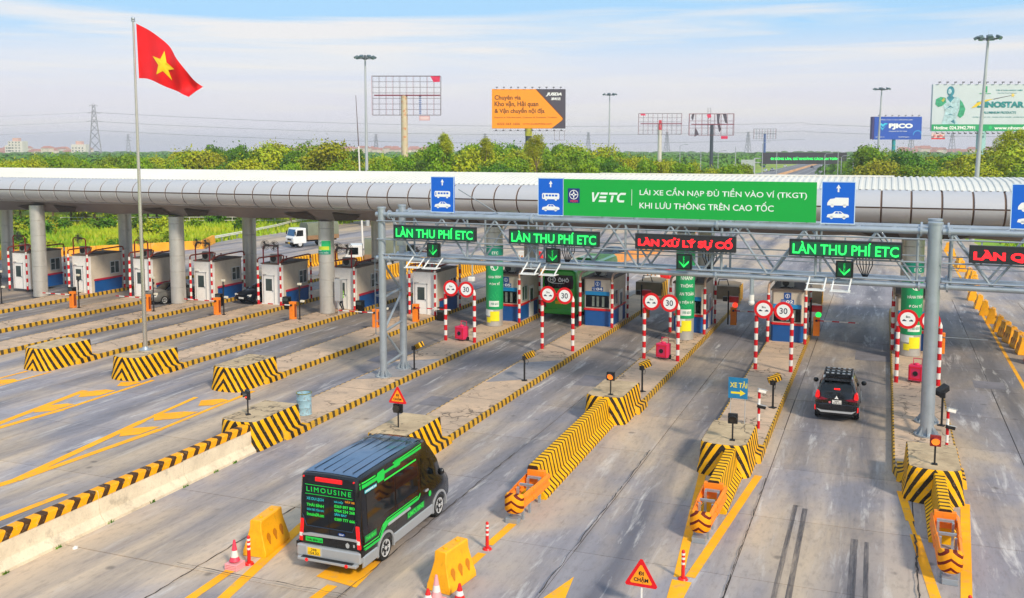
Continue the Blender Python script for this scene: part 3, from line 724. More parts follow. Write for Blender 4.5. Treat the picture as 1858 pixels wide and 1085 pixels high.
# ================================================================ SIGNAL HEADS ON BLOCKS
m_amber = mat('amber_glow', (1.0, .22, .02, 1), .3, var=0, emit=1.1); m_off = mat('lamp_off', '#33302c', .3, var=0); m_rglow = mat('red_glow', (1, .05, .02, 1), .3, var=0, emit=1.2)
def signal(label, loc, lit, rz=0.0, h=.62, boxc=None):
    t = thing('warning_lamp', label, 'warning lamp', loc, rz, 'small square warning lamps on the crash blocks')
    mb = MB(); mb.tube((0,0,0), (0,0,h), .03, n=8); mb.box(-.09,.09,-.09,.09,0,.03); mk('post', mb, m_black, t)
    mb = MB(); mb.box(-.17,.17,-.07,.07,h,h+.36); mk('housing', mb, boxc or m_black, t, bevel=.015)
    mb = MB(); mb.tube((0,-.07,h+.18), (0,-.095,h+.18), .13, n=18); mk('lens', mb, lit, t, smooth=40)
    mb = MB(); R = []
    for r in (.15, .155): R.append([(r*cos(radians(a)), -.07, h+.18+r*sin(radians(a))) for a in range(-10, 191, 20)])
    mb.rings([R[0], [(x, y-.16, z-.02) for x, y, z in R[0]]], cap=False, close=False); mk('visor', mb, boxc or m_black, t, norm=False)
    return t
m_sigr = mat('signal_red_housing', '#8a1c10', .5, var=.05)
signal('red lit warning lamp on the crash block beside the barrel', (-22.9, 30.45, 1.15), m_rglow, radians(-38), boxc=m_black)
signal('amber lit warning lamp on the crash block at the head of the long striped barrier', (-10.5, 38.55, 1.15), m_amber, 0)
signal('unlit warning lamp on the crash block under the blue arrow sign', (-4.75, 33.95, 1.15), m_off, .1)
signal('amber lit warning lamp with red housing on the crash block below the right gantry column', (1.85, 33.7, 1.15), m_amber, 0, boxc=m_sigr)
def triangle(label, loc, h, s=.95, low=None, lampy=False):
    t = thing('slow_sign', label, 'warning sign', loc)
    hh = s*.866; z0 = h
    mb = MB()
    def tri(k, y): 
        c = (0, z0+hh/3); P = [(-s/2, z0), (s/2, z0), (0, z0+hh)]; out = []
        for i in range(3):
            a = P[i]; p_, n_ = P[i-1], P[(i+1) % 3]; r = .07
            a2 = (a[0]+(p_[0]-a[0])*r, a[1]+(p_[1]-a[1])*r); a3 = (a[0]+(n_[0]-a[0])*r, a[1]+(n_[1]-a[1])*r)
            out += [a2, a3]
        return [(c[0]+(x-c[0])*k, y, c[1]+(z-c[1])*k) for x, z in out]
    mb.rings([tri(1, -.012), tri(1, .012)]); mk('plate', mb, m_sred, t)
    mb = MB(); mb.poly(tri(.68, -.016)); mk('face', mb, mat('sign_amber', '#ff9d12', .4, var=.03), t, norm=False)
    text('ĐI', -.075*s, .075*s, z0+.34*s, z0+.46*s, -.02, m_black, t, bold=.03); text('CHẬM', -.21*s, .21*s, z0+.12*s, z0+.30*s, -.02, m_black, t, bold=.03)
    mb = MB(); mb.tube((0,.03,0), (0,.03,z0+.1), .03, n=8); mk('post', mb, m_black if lampy else m_white, t)
    if lampy:
        mb = MB(); mb.box(-.18,.18,-.04,.1,z0-.36,z0-.02); mk('lamp_housing', mb, m_dark, t, bevel=.02); mb = MB(); mb.tube((-.03,-.04,z0-.19), (-.03,-.12,z0-.19), .13, n=16); mk('lamp', mb, m_off, t, smooth=40)
triangle('red and amber triangular slow sign with a dark lamp below it, behind the van', (-16.6, 31.0, 1.13), .95, .78, lampy=True)
triangle('large red triangular slow sign on a white post at the bottom edge', (-5.32, 22.6, 0), .62, .88)
# blue lorry sign
t = thing('lorry_sign', 'blue sign with yellow lettering and arrow on two thin posts above a crash block', 'sign', (-4.9, 36.2, 1.12))
for s in (-.27, .27): mb = MB(); mb.tube((s, .03, 0), (s, .03, 1.5), .018, n=6); mk('post', mb, m_alu, t)
mb = MB(); mb.box(-.36, .36, 0, .03, .98, 1.78); mk('plate', mb, mat('old_blue', '#1277a8', .5, var=.15, vs=4, dirt=.2), t)
m_yl = mat('sign_yellow', '#e8d22a', .5, var=.05)
text('XE TẢI', -.3, .34, 1.40, 1.66, -.004, m_yl, t, bold=.02)
flat([(-.26, 1.16), (.08, 1.16), (.08, 1.08), (.28, 1.20), (.08, 1.32), (.08, 1.24), (-.26, 1.24)], -.004, m_yl, t, 'arrow')
# black posts with tilted striped camera boxes
m_hat = stripes('hatched_box', '#e0a810', '#2a2418', (1, 0, .6), .13, .55, wear=.1)
def campost(label, loc, rz=0, big=1.0, yel=True):
    t = thing('camera_post', label, 'camera post', loc, rz, 'black posts with hatched camera boxes')
    mb = MB(); mb.tube((0,0,0), (0,0,1.1*big), .045, n=10); mb.box(-.13,.13,-.13,.13,0,.03); mk('post', mb, m_black, t)
    M = Matrix.Translation((.22, .1, 1.22*big)) @ Matrix.Rotation(radians(-28), 4, 'Y') @ Matrix.Rotation(radians(-30), 4, 'Z')
    mb = MB(); mb.box(-.26, .3, -.14, .14, -.12, .14, M); mk('camera_box', mb, m_hat if yel else m_black, t, bevel=.015)
    mb = MB(); mb.box(-.1, .04, -.1, .1, 1.02*big, 1.22*big); mk('bracket', mb, m_black, t)
    mb = MB(); mb.path([(.1, 0, 1.1*big), (.2, .02, .95*big), (.14, 0, .8*big), (.04, 0, .85*big)], .012, 5); mk('cable', mb, m_black, t)
campost('black camera post with hatched box right of the left gantry tower', (-22.15, 43.2, .25))
campost('black camera post with hatched box on the second island from the left tower', (-16.05, 43.0, .25), .5)
campost('black camera post with hatched box behind the middle crash block', (-10.2, 43.0, .25), .9)
campost('black camera post beyond the blue arrow sign', (-4.22, 42.3, .25), 1.1, 1.0)
campost('large black camera post right of the right gantry pole', (2.5, 42.0, .25), 1.3, 1.15, False)
def lprpost(label, loc):
    t = thing('surveillance_post', label, 'camera post', loc, 0, 'red and white posts carrying two cameras')
    mb = MB(); mb.tube((0,0,0), (0,0,1.55), .055, n=12); mk('post', mb, m_rw, t, smooth=40)
    for z, c in ((1.5, m_white), (.85, m_dark)):
        M = Matrix.Translation((.06, -.05, z)) @ Matrix.Rotation(.5, 4, 'Z') @ Matrix.Rotation(.25, 4, 'Y')
        mb = MB(); mb.box(-.14, .2, -.07, .07, 0, .13, M); mk('camera', mb, c, t, bevel=.02)
        mb = MB(); mb.box(-.16, .24, -.08, .08, .135, .15, M); mk('hood', mb, m_alu, t)
lprpost('red and white striped camera post behind the blue arrow sign block', (-4.42, 38.9, .25)); lprpost('red and white striped camera post beside the foot of the right gantry pole', (2.5, 38.5, .25))
# ================================================================ PLASTIC WATER BARRIERS, CONES, POSTS
def water(label, loc, rz, L=1.55, h=1.02, w=.32, m=None, group='yellow plastic water barriers', proto=None):
    t = thing('water_barrier', label, 'plastic barrier', loc, rz, group)
    lv = [(w, 0), (w, .16), (w*.93, .22), (w*.62, .62), (w*.50, .8), (w*.5, h-.03), (w*.42, h)]
    mb = MB(); R = []
    for k, z in lv:
        e_ = L/2 - (z/h)*.14
        R.append([(-k, -e_, z), (k, -e_, z), (k, -L*.2, z), (k, L*.2, z), (k, e_, z), (-k, e_, z), (-k, L*.2, z), (-k, -L*.2, z)])
    mb.rings(R); mk('shell', mb, m or m_yelp, t, bevel=.02, smooth=30)
    for s in (-1, 1):         # raised ribs with oval holes look: two vertical pockets a side
        for yy in (-.36, 0, .36):
            mb = MB(); a = [(yy+.10*cos(q*pi/6)*(1 if sin(q*pi/6) > -.1 else .6), .46+(.13 if sin(q*pi/6) > 0 else .2)*sin(q*pi/6)) for q in range(12)]
            R = []
            for r_, d_ in ((1.0, .0), (.8, -.03)):
                R.append([(s*(w*.93-(z-.22)*.775*w+.012+d_), y0_, z) for y0_, z in [(yy+(y_-yy)*r_, .46+(z_-.46)*r_) for y_, z_ in a]])
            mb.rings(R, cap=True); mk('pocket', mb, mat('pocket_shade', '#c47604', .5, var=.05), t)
    for yy in (-.3, .3): mb = MB(); mb.tube((0, yy, h-.02), (0, yy, h+.035), .06, n=10); mk('filler_cap', mb, m or m_yelp, t)
    return t
water('large yellow plastic water barrier left of the black van', (-16.35, 22.45, 0), radians(6), 1.45, 1.02, .36, group=None)
water('large yellow plastic water barrier right of the black van', (-10.38, 22.3, 0), radians(-8), 1.35, 1.06, .36, group=None)
P_ = [(7.6, 60.0), (7.55, 61.7), (7.35, 63.3), (7.25, 65.1), (7.1, 67.0), (6.95, 70.1), (6.8, 73.4), (6.7, 76.2), (6.55, 80.3), (7.2, 86.5), (7.35, 88.6), (7.4, 91), (7.3, 93.4), (7.1, 99), (7.05, 102.3), (6.9, 111), (6.9, 118)]
pr = None
for i, (x, y) in enumerate(P_):
    lab = ('yellow water barrier in the right hand row, number %d counted away from the camera' % (i+1)) if i else 'nearest yellow water barrier of the right hand row'
    words = ['nearest', 'second', 'third', 'fourth', 'fifth', 'sixth', 'seventh', 'eighth', 'ninth', 'tenth', 'eleventh', 'twelfth', 'thirteenth', 'fourteenth', 'fifteenth', 'sixteenth', 'farthest']
    lab = 'yellow water barrier in the receding right hand row, %s from the camera' % words[i]
    if pr is None: pr = water(lab, (x, y, 0), .05, .95, 1.0, .36, group='receding row of yellow barriers at the right')
    else: copy_tree(pr, (x, y, 0), random.uniform(-.25, .3), lab)
m_red2 = mat('red_plastic', '#dc1c1c', .4, var=.06)
mb0 = water('red plastic water barrier at the right edge of the frame', (7.75, 57.4, 0), .1, 1.1, .95, .34, m_red2, None)
m_coner = mat('cone_red', '#e8405a', .5, var=.12); m_conep = mat('cone_pink', '#e8a0a4', .5, var=.05)
def cone(label, loc, h=.78, colr=None, stack=1):
    t = thing('traffic_cone', label, 'traffic cone', loc); c = colr or m_coner
    for k in range(stack):
        mb = MB(); mb.rings([[(.2*a, .2*b_, z+k*.045) for a, b_ in ((-1,-1),(1,-1),(1,1),(-1,1))] for z in (0, .035)]); mk('base', mb, m_conep if stack > 1 else c, t, bevel=.01)
    prof = [(.15, .04+.045*stack), (.105, .32*h/.78), (.105, .32*h/.78), (.075, .5*h/.78), (.075, .5*h/.78), (.03, h), (.0, h+.005)]
    for a, b_, m, nm in ((0, 1, c, 'lower'), (2, 3, m_white, 'reflective_collar'), (4, 6, c, 'tip')):
        mb = MB(); q = prof[a:b_+1]; mb.rings([[(max(r, .004)*cos(2*pi*k/18), max(r, .004)*sin(2*pi*k/18), z) for k in range(18)] for r, z in q], cap=False); mk(nm, mb, m, t, smooth=40)
cone('pink and white traffic cone on stacked bases left of the black van', (-16.33, 20.95, 0), .8, stack=4)
cone('pale pink traffic cone in front of the right yellow water barrier', (-10.28, 21.15, 0), .72, m_conep, 2)
cone('small red traffic cone at the bottom edge beside the pink cone', (-10.42, 20.95, 0), .42, m_red2)
cone('red traffic cone at the bottom edge, right of the yellow water barrier', (-9.72, 21.35, 0), .5, m_red2)
def delin(label, loc, h=.78):
    t = thing('flexible_post', label, 'bollard', loc, 0, 'red flexible posts with white bands')
    mb = MB(); mb.tube((0,0,0), (0,0,.05), .14, .11, n=16); mb.tube((0,0,.05), (0,0,h), .05, .045, n=14); mb.sphere((0,0,h), .045, 12, 6); mk('post', mb, m_red2, t, smooth=40)
    for z in (.42, .56, .68): mb = MB(); mb.tube((0,0,z*h/.78), (0,0,(z+.06)*h/.78), .051, n=14); mk('reflective_band', mb, m_white, t, smooth=40)
delin('red flexible post with white bands touching the left yellow water barrier', (-16.12, 21.3, 0)); delin('red flexible post with white bands on the gore line right of the van', (-10.33, 24.62, 0))
delin('red flexible post with white bands below the arrow sign crash cushion', (-4.68, 24.72, 0)); delin('red flexible post at the bottom right beside the gore line', (2.26, 24.6, 0))
# ---------------------------------------------------------------- barrel
t = thing('oil_drum', 'rusty pale blue open oil drum standing on the island behind a crash block', 'barrel', (-22.72, 34.05, .25))
m_drum = mat('drum_blue', '#8fb4c4', .6, var=.2, vs=2.5, dirt=.7, dirtcol=hx('#7a4a20'))
mb = MB(); P = [(.31, 0), (.325, .02), (.31, .05), (.31, .3), (.322, .33), (.31, .36), (.31, .62), (.322, .65), (.31, .68), (.31, .9), (.325, .93), (.30, .93), (.295, .88), (.29, .5), (.001, .48)]
mb.rings([[(r*cos(2*pi*k/24), r*sin(2*pi*k/24), z) for k in range(24)] for r, z in P], cap=False); mk('shell', mb, m_drum, t, smooth=30, norm=False)
mb = MB(); mb.rings([[(r*cos(2*pi*k/24), r*sin(2*pi*k/24), z) for k in range(24)] for r, z in ((.33, .92), (.335, .945), (.30, .945))], cap=False); mk('rim', mb, mat('rust_rim', '#7d7a28', .8, var=.3, vs=6), t)
# concrete bump in the lane left of the block
mb = MB(); mb.prism([(-.22, 0), (.22, 0), (.15, .22), (-.15, .22)], 0, 2.6, 'y'); mk('concrete_block', mb, m_jersey, bevel=.02, label='low pale concrete kerb block lying behind the barrel block', cat='kerb block').location = (-25.35, 32.3, 0)
mb = MB(); mb.prism([(-.2, 0), (.2, 0), (.14, .2), (-.14, .2)], 0, 2.4, 'y'); mk('concrete_block', mb, m_jersey, bevel=.02, label='low pale concrete kerb block behind the lone crash block', cat='kerb block').location = (-31.2, 40.6, 0)
# ================================================================ FLAG
t = thing('flagpole', 'tall tapering steel flagpole standing on a crash block', 'flagpole', (-35.3, 38.6, 1.15))
mb = MB(); mb.tube((0,0,0), (0,0,16.7), .115, .05, n=16); mk('pole', mb, mat('polished_steel', '#c9c4ba', .25, .75, var=.05), t, smooth=40)
mb = MB(); mb.tube((0,0,0), (0,0,.06), .34, n=18); mb.tube((0,0,.06), (0,0,.2), .2, .12, n=16); mk('base_plate', mb, m_galv, t, smooth=30)
mb = MB(); mb.sphere((0,0,16.82), .1, 12, 8); mb.tube((0,0,16.68), (0,0,16.74), .1, n=12); mk('finial', mb, m_galv, t, smooth=40)
for k in range(6): mb = MB(); a = k*pi/3; mb.box(.12*cos(a)-.012, .12*cos(a)+.012, .12*sin(a)-.012, .12*sin(a)+.012, 0, .14) ; mk('bolt', mb, m_galv, t)
mb = MB(); mb.tube((.09, -.05, .8), (.06, -.04, 16.6), .006, n=5); mk('halyard', mb, m_white, t)
t = thing('national_flag', 'red flag with a yellow five pointed star flying from the flagpole', 'flag', (-35.3, 38.75, 0))
def bez(P, s):
    n = len(P)-1; i = min(int(s*n), n-1); f = s*n-i
    p0 = P[max(i-1, 0)]; p1 = P[i]; p2 = P[i+1]; p3 = P[min(i+2, n)]
    return tuple(.5*((2*p1[k]) + (-p0[k]+p2[k])*f + (2*p0[k]-5*p1[k]+4*p2[k]-p3[k])*f*f + (-p0[k]+3*p1[k]-3*p2[k]+p3[k])*f**3) for k in range(2))
TOP = [(0.05, 17.75), (.95, 17.3), (2.0, 16.6), (2.75, 15.85), (3.25, 15.05), (3.78, 14.55)]
BOT = [(0.10, 15.04), (.75, 14.98), (1.4, 14.75), (2.0, 14.45), (2.7, 14.2), (3.28, 14.02)]
def flagpt(u, v, off=0):
    a = bez(TOP, u); b_ = bez(BOT, u); s = v
    x = a[0]*(1-s)+b_[0]*s; z = a[1]*(1-s)+b_[1]*s
    y = .30*sin(u*8+v*2.4)*u**.7 + .10*sin(u*19-v*4)*u
    z += .05*sin(u*18+v)*u*(1-abs(2*v-1))
    return (x, y+off, z)
N1, N2 = 48, 26; mb = MB()
mb.v = [flagpt(i/N1, j/N2) for i in range(N1+1) for j in range(N2+1)]
for i in range(N1):
    for j in range(N2): k = i*(N2+1)+j; mb.f.append((k, k+1, k+N2+2, k+N2+1)); mb.m.append(0)
mk('cloth', mb, mat('flag_red', '#f0101a', .55, var=.03), t, smooth=60, norm=False)
# star conforms to the cloth
sp = []
for k in range(10):
    r = .42 if k % 2 == 0 else .17; a = radians(90+36*k+14); sp.append((.43+r*cos(a)*.46, .50-r*sin(a)*.80))
for side in (-.03, .03):
    mb = MB(); c = (.43, .50); nn2 = 6
    for k in range(10):
        p, q = sp[k], sp[(k+1) % 10]
        for s in range(nn2):
            a0, a1 = s/nn2, (s+1)/nn2
            f = lambda e0, t_: (c[0]+(e0[0]-c[0])*t_, c[1]+(e0[1]-c[1])*t_)
            mb.poly([flagpt(*f(p, a0), side), flagpt(*f(p, a1), side), flagpt(*f(q, a1), side), flagpt(*f(q, a0), side)])
    mk('star', mb, mat('flag_yellow', '#ffd21a', .55, var=.03), t, norm=False, smooth=60)
# ================================================================ RED HEIGHT GATES
m_disc = mat('sign_disc_white', '#f2f4f4', .4, var=0)
def gate(label, xa, xb, y, txt='8m'):
    xm = (xa+xb)/2; hw = (xb-xa)/2
    t = thing('lane_gate', label, 'gate', (xm, y, .25), 0, 'red and white pipe gates in front of the booths')
    for s in (-1, 1):
        mb = MB(); mb.tube((s*hw, 0, 0), (s*hw, 0, 2.75), .095, n=14); mk('post', mb, m_rw, t, smooth=40)
        mb = MB(); mb.path([(s*hw, 0, 2.75), (s*hw, 0, 2.9), (s*(hw-.06), 0, 3.05), (s*(hw-.25), 0, 3.12), (s*(hw-.45), 0, 3.13)], .09, 12); mk('bend', mb, m_rw, t, smooth=40)
    mb = MB(); mb.tube((-(hw-.45), 0, 3.13), (hw-.45, 0, 3.13), .09, n=12); mk('crossbar', mb, m_sred, t, smooth=40)
    for k, xx in enumerate((-.52, .46)):
        mb = MB(); mb.tube((xx, -.13, 3.14-.03*k), (xx, -.105, 3.14-.03*k), .47, n=36); disc = mk('sign_disc', mb, m_sred, t, smooth=40)
        zc = 3.14-.03*k
        flat(circ(xx, zc, .335, 32), -.134, m_disc, disc, 'white_face')
        if k: text('30', xx-.19, xx+.19, zc-.15, zc+.16, -.138, mat('sign_navy', '#1c2a4a', .4, var=0), disc, bold=.012)
        else:
            text(txt, xx-.09, xx+.1, zc+.06, zc+.17, -.138, m_black, disc)
            for s in (-1, 1):
                q = [(-.10, 0), (.10, 0), (.10, .045), (.05, .05), (.02, .085), (-.05, .085), (-.08, .05), (-.10, .045)]
                flat([(xx+s*.15+(-s)*p*.9, zc-.1+z) for p, z in q], -.138, mat('sign_navy', '#1c2a4a', .4, var=0), disc, 'car_symbol')
    mb = MB(); mb.box(-.14, .1, -.1, .02, 3.08, 3.22); mk('clamp', mb, m_sred, t)
    return t
gate('red and white gate with 30 sign on the island right of the left gantry tower', -23.85, -22.0, 50.6, '5m')
gate('red and white gate with 30 sign in front of the green bus', -17.75, -15.94, 50.4, '5m')
gate('red and white gate with 30 sign beside the green fast lane banner', -11.79, -9.96, 50.0, '8m')
gate('red and white gate with 30 sign left of the black car', -5.87, -4.12, 49.6)
gate('red and white gate half hidden behind the right gantry pole', .84, 2.7, 49.2)
# pink cabinets on wheels
for x, y, lab in ((-22.95, 50.9, 'pink wheeled machine between the posts of the leftmost gate'), (-10.8, 50.3, 'pink wheeled machine between the posts of the middle gate'), (1.75, 49.6, 'pink wheeled machine behind the right gantry pole')):
    t = thing('wheeled_machine', lab, 'machine', (x, y, .25), -.25)
    mp_ = mat('machine_pink', '#d8285a', .45, var=.08)
    mb = MB(); mb.box(-.33, .33, -.25, .25, .1, .85); mk('cabinet', mb, mp_, t, bevel=.03)
    mb = MB()
    for (a, b_, c, d) in ((-.27, .27, .18, .22), (-.27, .27, .72, .76), (-.27, -.23, .18, .76), (.23, .27, .18, .76)): mb.box(a, b_, -.262, -.25, c, d)
    mk('panel_frame', mb, m_sred, t); mb = MB(); mb.tube((0, -.25, .46), (0, -.275, .46), .12, n=14); mk('knob', mb, m_black, t)
    for s in (-.34, .34): mb = MB(); mb.tube((s-.03, .12, .12), (s+.03, .12, .12), .12, n=14); mk('wheel', mb, m_tyre, t)
    mb = MB(); mb.path([(-.2, .2, .85), (-.2, .2, 1.12), (.2, .2, 1.12), (.2, .2, .85)], .025, 6); mk('handle', mb, mp_, t)
    mb = MB(); mb.sphere((0, 0, .88), .12, 12, 6, (1.2, 1, .6)); mk('lid', mb, mp_, t, smooth=60)
# ================================================================ BOOTHS
m_doorw = mat('door_white', '#e6e6e4', .4, var=.02)
def acunit(t, x, y, z, s=1.0):
    mb = MB(); mb.box(x-.36*s, x+.36*s, y-.14, y+.14, z, z+.52*s); a = mk('ac_unit', mb, mat('ac_grey', '#9b9890', .5, var=.08), t, bevel=.02)
    mb = MB(); mb.tube((x-.1*s, y-.14, z+.26*s), (x-.1*s, y-.16, z+.26*s), .2*s, n=20); mk('fan_grille', mb, m_dark, a, smooth=40)
def fan(t, x, z, y=0, r=.37):
    mb = MB()
    for q in (r, r*.72, r*.42): mb.path([(x+q*cos(2*pi*k/24), y, z+q*sin(2*pi*k/24)) for k in range(25)], .016, 4)
    for k in range(16): a = 2*pi*k/16; mb.path([(x, y-.05, z), (x+r*cos(a), y, z+r*sin(a))], .008, 4)
    mk('fan_guard', mb, mat('fan_grey', '#6a605a', .6, var=.1), t)
    mb = MB()
    for k in range(3):
        a = 2*pi*k/3; mb.poly([(x, y+.03, z), (x+r*.85*cos(a-.4), y+.06, z+r*.85*sin(a-.4)), (x+r*.9*cos(a+.3), y+.0, z+r*.9*sin(a+.3))])
    mb.tube((x, y-.04, z), (x, y+.16, z), r*.24, n=10)
    mk('fan_motor', mb, mat('fan_motor', '#5c5856', .6, var=.1), t)
def booth_left(cx, y, label, W=1.78, L=3.2, H=2.92):
    t = thing('toll_booth', label, 'toll booth', (cx, y, .25), 0, 'beige toll booths with a white door facing the camera')
    mb = MB(); mb.box(-W/2, W/2, 0, L, 0, H); w = mk('wall', mb, m_beige, t)
    mb = MB(); mb.box(-W/2-.012, W/2+.012, -.035, 0.03, 0, H-.02); mk('front_panel', mb, m_boothw, t)
    mb = MB(); mb.box(-W/2-.06, W/2+.06, -.08, L+.06, H, H+.09); mk('roof', mb, m_roofg, t)
    # door with glazed panel, threshold and handle
    x0 = -W*.40; x1 = x0+.84
    mb = MB(); 
    for a in ((x0-.06, x0, 0, 2.12), (x1, x1+.06, 0, 2.12), (x0-.06, x1+.06, 2.06, 2.12)): mb.box(a[0], a[1], -.075, -.03, a[2], a[3])
    mk('door_frame', mb, m_alu, t)
    mb = MB(); mb.box(x0, x1, -.06, -.03, .03, 2.05); d = mk('door', mb, m_doorw, t)
    mb = MB(); mb.box(x0+.15, x1-.15, -.068, -.05, .98, 1.86); mk('pane', mb, m_glass2, d)
    mb = MB(); mb.box(x0+.15, x1-.15, -.066, -.05, .18, .82); mk('lower_panel', mb, m_boothw, d)
    mb = MB(); mb.box(x1-.1, x1-.05, -.1, -.06, .92, 1.06); mk('handle', mb, m_galv, d)
    mb = MB(); mb.tube((x0-.02, -.1, 2.22), (x0+.28, -.1, 2.22), .04, n=8); mk('porch_lamp', mb, m_white, t)
    # right wall: red rail, blue skirt, sliding window
    s = W/2
    mb = MB(); mb.box(s, s+.035, .35, L+.01, .0, .92); mk('blue_skirt', mb, m_blue, t)
    mb = MB(); mb.box(s, s+.10, .3, L+.04, .925, 1.06); mk('red_rail', mb, mat('rail_red', '#b01236', .5, var=.05), t)
    mb = MB()
    for a in ((2.0, 3.0, 1.28, 1.34), (2.0, 3.0, 2.24, 2.3), (2.0, 2.06, 1.34, 2.24), (2.47, 2.53, 1.34, 2.24), (2.94, 3.0, 1.34, 2.24), (2.06, 2.47, 1.85, 1.89)): mb.box(s, s+.05, a[0], a[1], a[2], a[3])
    wf = mk('window_frame', mb, m_alu, t)
    for a, b_ in ((2.06, 2.47), (2.53, 2.94)): mb = MB(); mb.box(s+.005, s+.02, a, b_, 1.34, 2.24); mk('pane', mb, m_glass2, wf)
    mb = MB(); mb.box(-s-.02, -s, .3, L, 0, 1.0); mk('blue_skirt', mb, m_blue, t)
    acunit(t, .15, .25, H+.1, 1.2)
    mb = MB(); mb.box(-W/2+.3, W/2-.1, .7, L-.3, H+.09, H+.14); mk('roof_patch', mb, m_roofg, t)
    mb = MB(); mb.path([(-.2, .3, H+.2), (-.5, .8, H+.12), (-.3, 1.6, H+.12)], .02, 5); mk('roof_cable', mb, m_black, t)
    return t
def guard_left(cx, y, label, fans=2, W=2.2, L=3.3, H=3.05):
    """striped pipe frame round a booth"""
    t = thing('pipe_guard', label, 'pipe frame', (cx, y, .25), 0, 'red and white pipe frames round the booths')
    a, b_ = -W/2+.05, W/2-.22
    for x in (a, b_): mb = MB(); mb.tube((x, -.3, 0), (x, -.3, H), .075 if x == b_ else .085, n=12); mk('post', mb, m_rw, t, smooth=40)
    mrust = mat('rusty_red_pipe', '#8a3a2a', .6, var=.25, vs=3)
    def bend(P, m): mb = MB(); mb.path(P, .055, 8); mk('pipe', mb, m, t, smooth=40)
    bend([(a, -.3, H), (a, -.3, H+.2), (a+.12, -.28, H+.33), (a+.9, -.1, H+.45), (b_-.2, .1, H+.55), (b_-.02, .2, H+.5), (b_, .1, H+.3), (b_, -.3, H)], mrust)
    bend([(b_, -.1, H+.1), (b_+.05, .5, H+.28), (b_+.15, 1.6, H+.33), (b_+.2, L-.3, H+.36), (b_+.22, L-.05, H+.3), (b_+.22, L, H+.1)], mrust)
    mb = MB(); mb.tube((b_+.22, L, 0), (b_+.22, L, H+.1), .07, n=12); mk('post', mb, m_rw, t, smooth=40)
    mb = MB(); mb.tube((a, L, 0), (a, L, H+.1), .07, n=12); mk('post', mb, m_rw, t, smooth=40)
    if fans:
        y_ = -.05
        for x in (-.72, .55): mb = MB(); mb.tube((x, y_, H-.1), (x, y_, H+1.15), .05, n=8); mk('fan_upright', mb, mat('fan_pipe', '#a8202c', .5, var=.2, vs=5), t)
        mb = MB(); mb.path([(-.72, y_, H+1.1), (-.6, y_, H+1.28), (.45, y_, H+1.22), (.55, y_, H+1.05)], .045, 8); mk('fan_crossbar', mb, mat('fan_pipe', '#a8202c', .5), t)
        if fans == 2: fan(t, -.46, H+1.27, y_-.1); fan(t, .34, H+1.24, y_-.1)
        else: fan(t, -.05, H+1.25, y_-.1)
    return t
LEFTB = [(-28.95, 58.2, 'left of the leftmost speed gate'), (-35.2, 58.2, 'with a person in a green vest at its door'), (-41.15, 58.0, 'between the sticker column and the long barrier arm'),
         (-46.95, 57.7, 'right of the parked silver car'), (-52.5, 57.5, 'directly behind the flagpole'), (-58.5, 57.4, 'second from the left edge of the photo'), (-64.6, 57.2, 'at the left edge of the photo')]
for i, (cx, y, w) in enumerate(LEFTB):
    booth_left(cx, y, 'beige toll booth with white door ' + w)
    guard_left(cx, y, 'striped fan frame around the booth ' + w, fans=1 if i > 3 else 2)
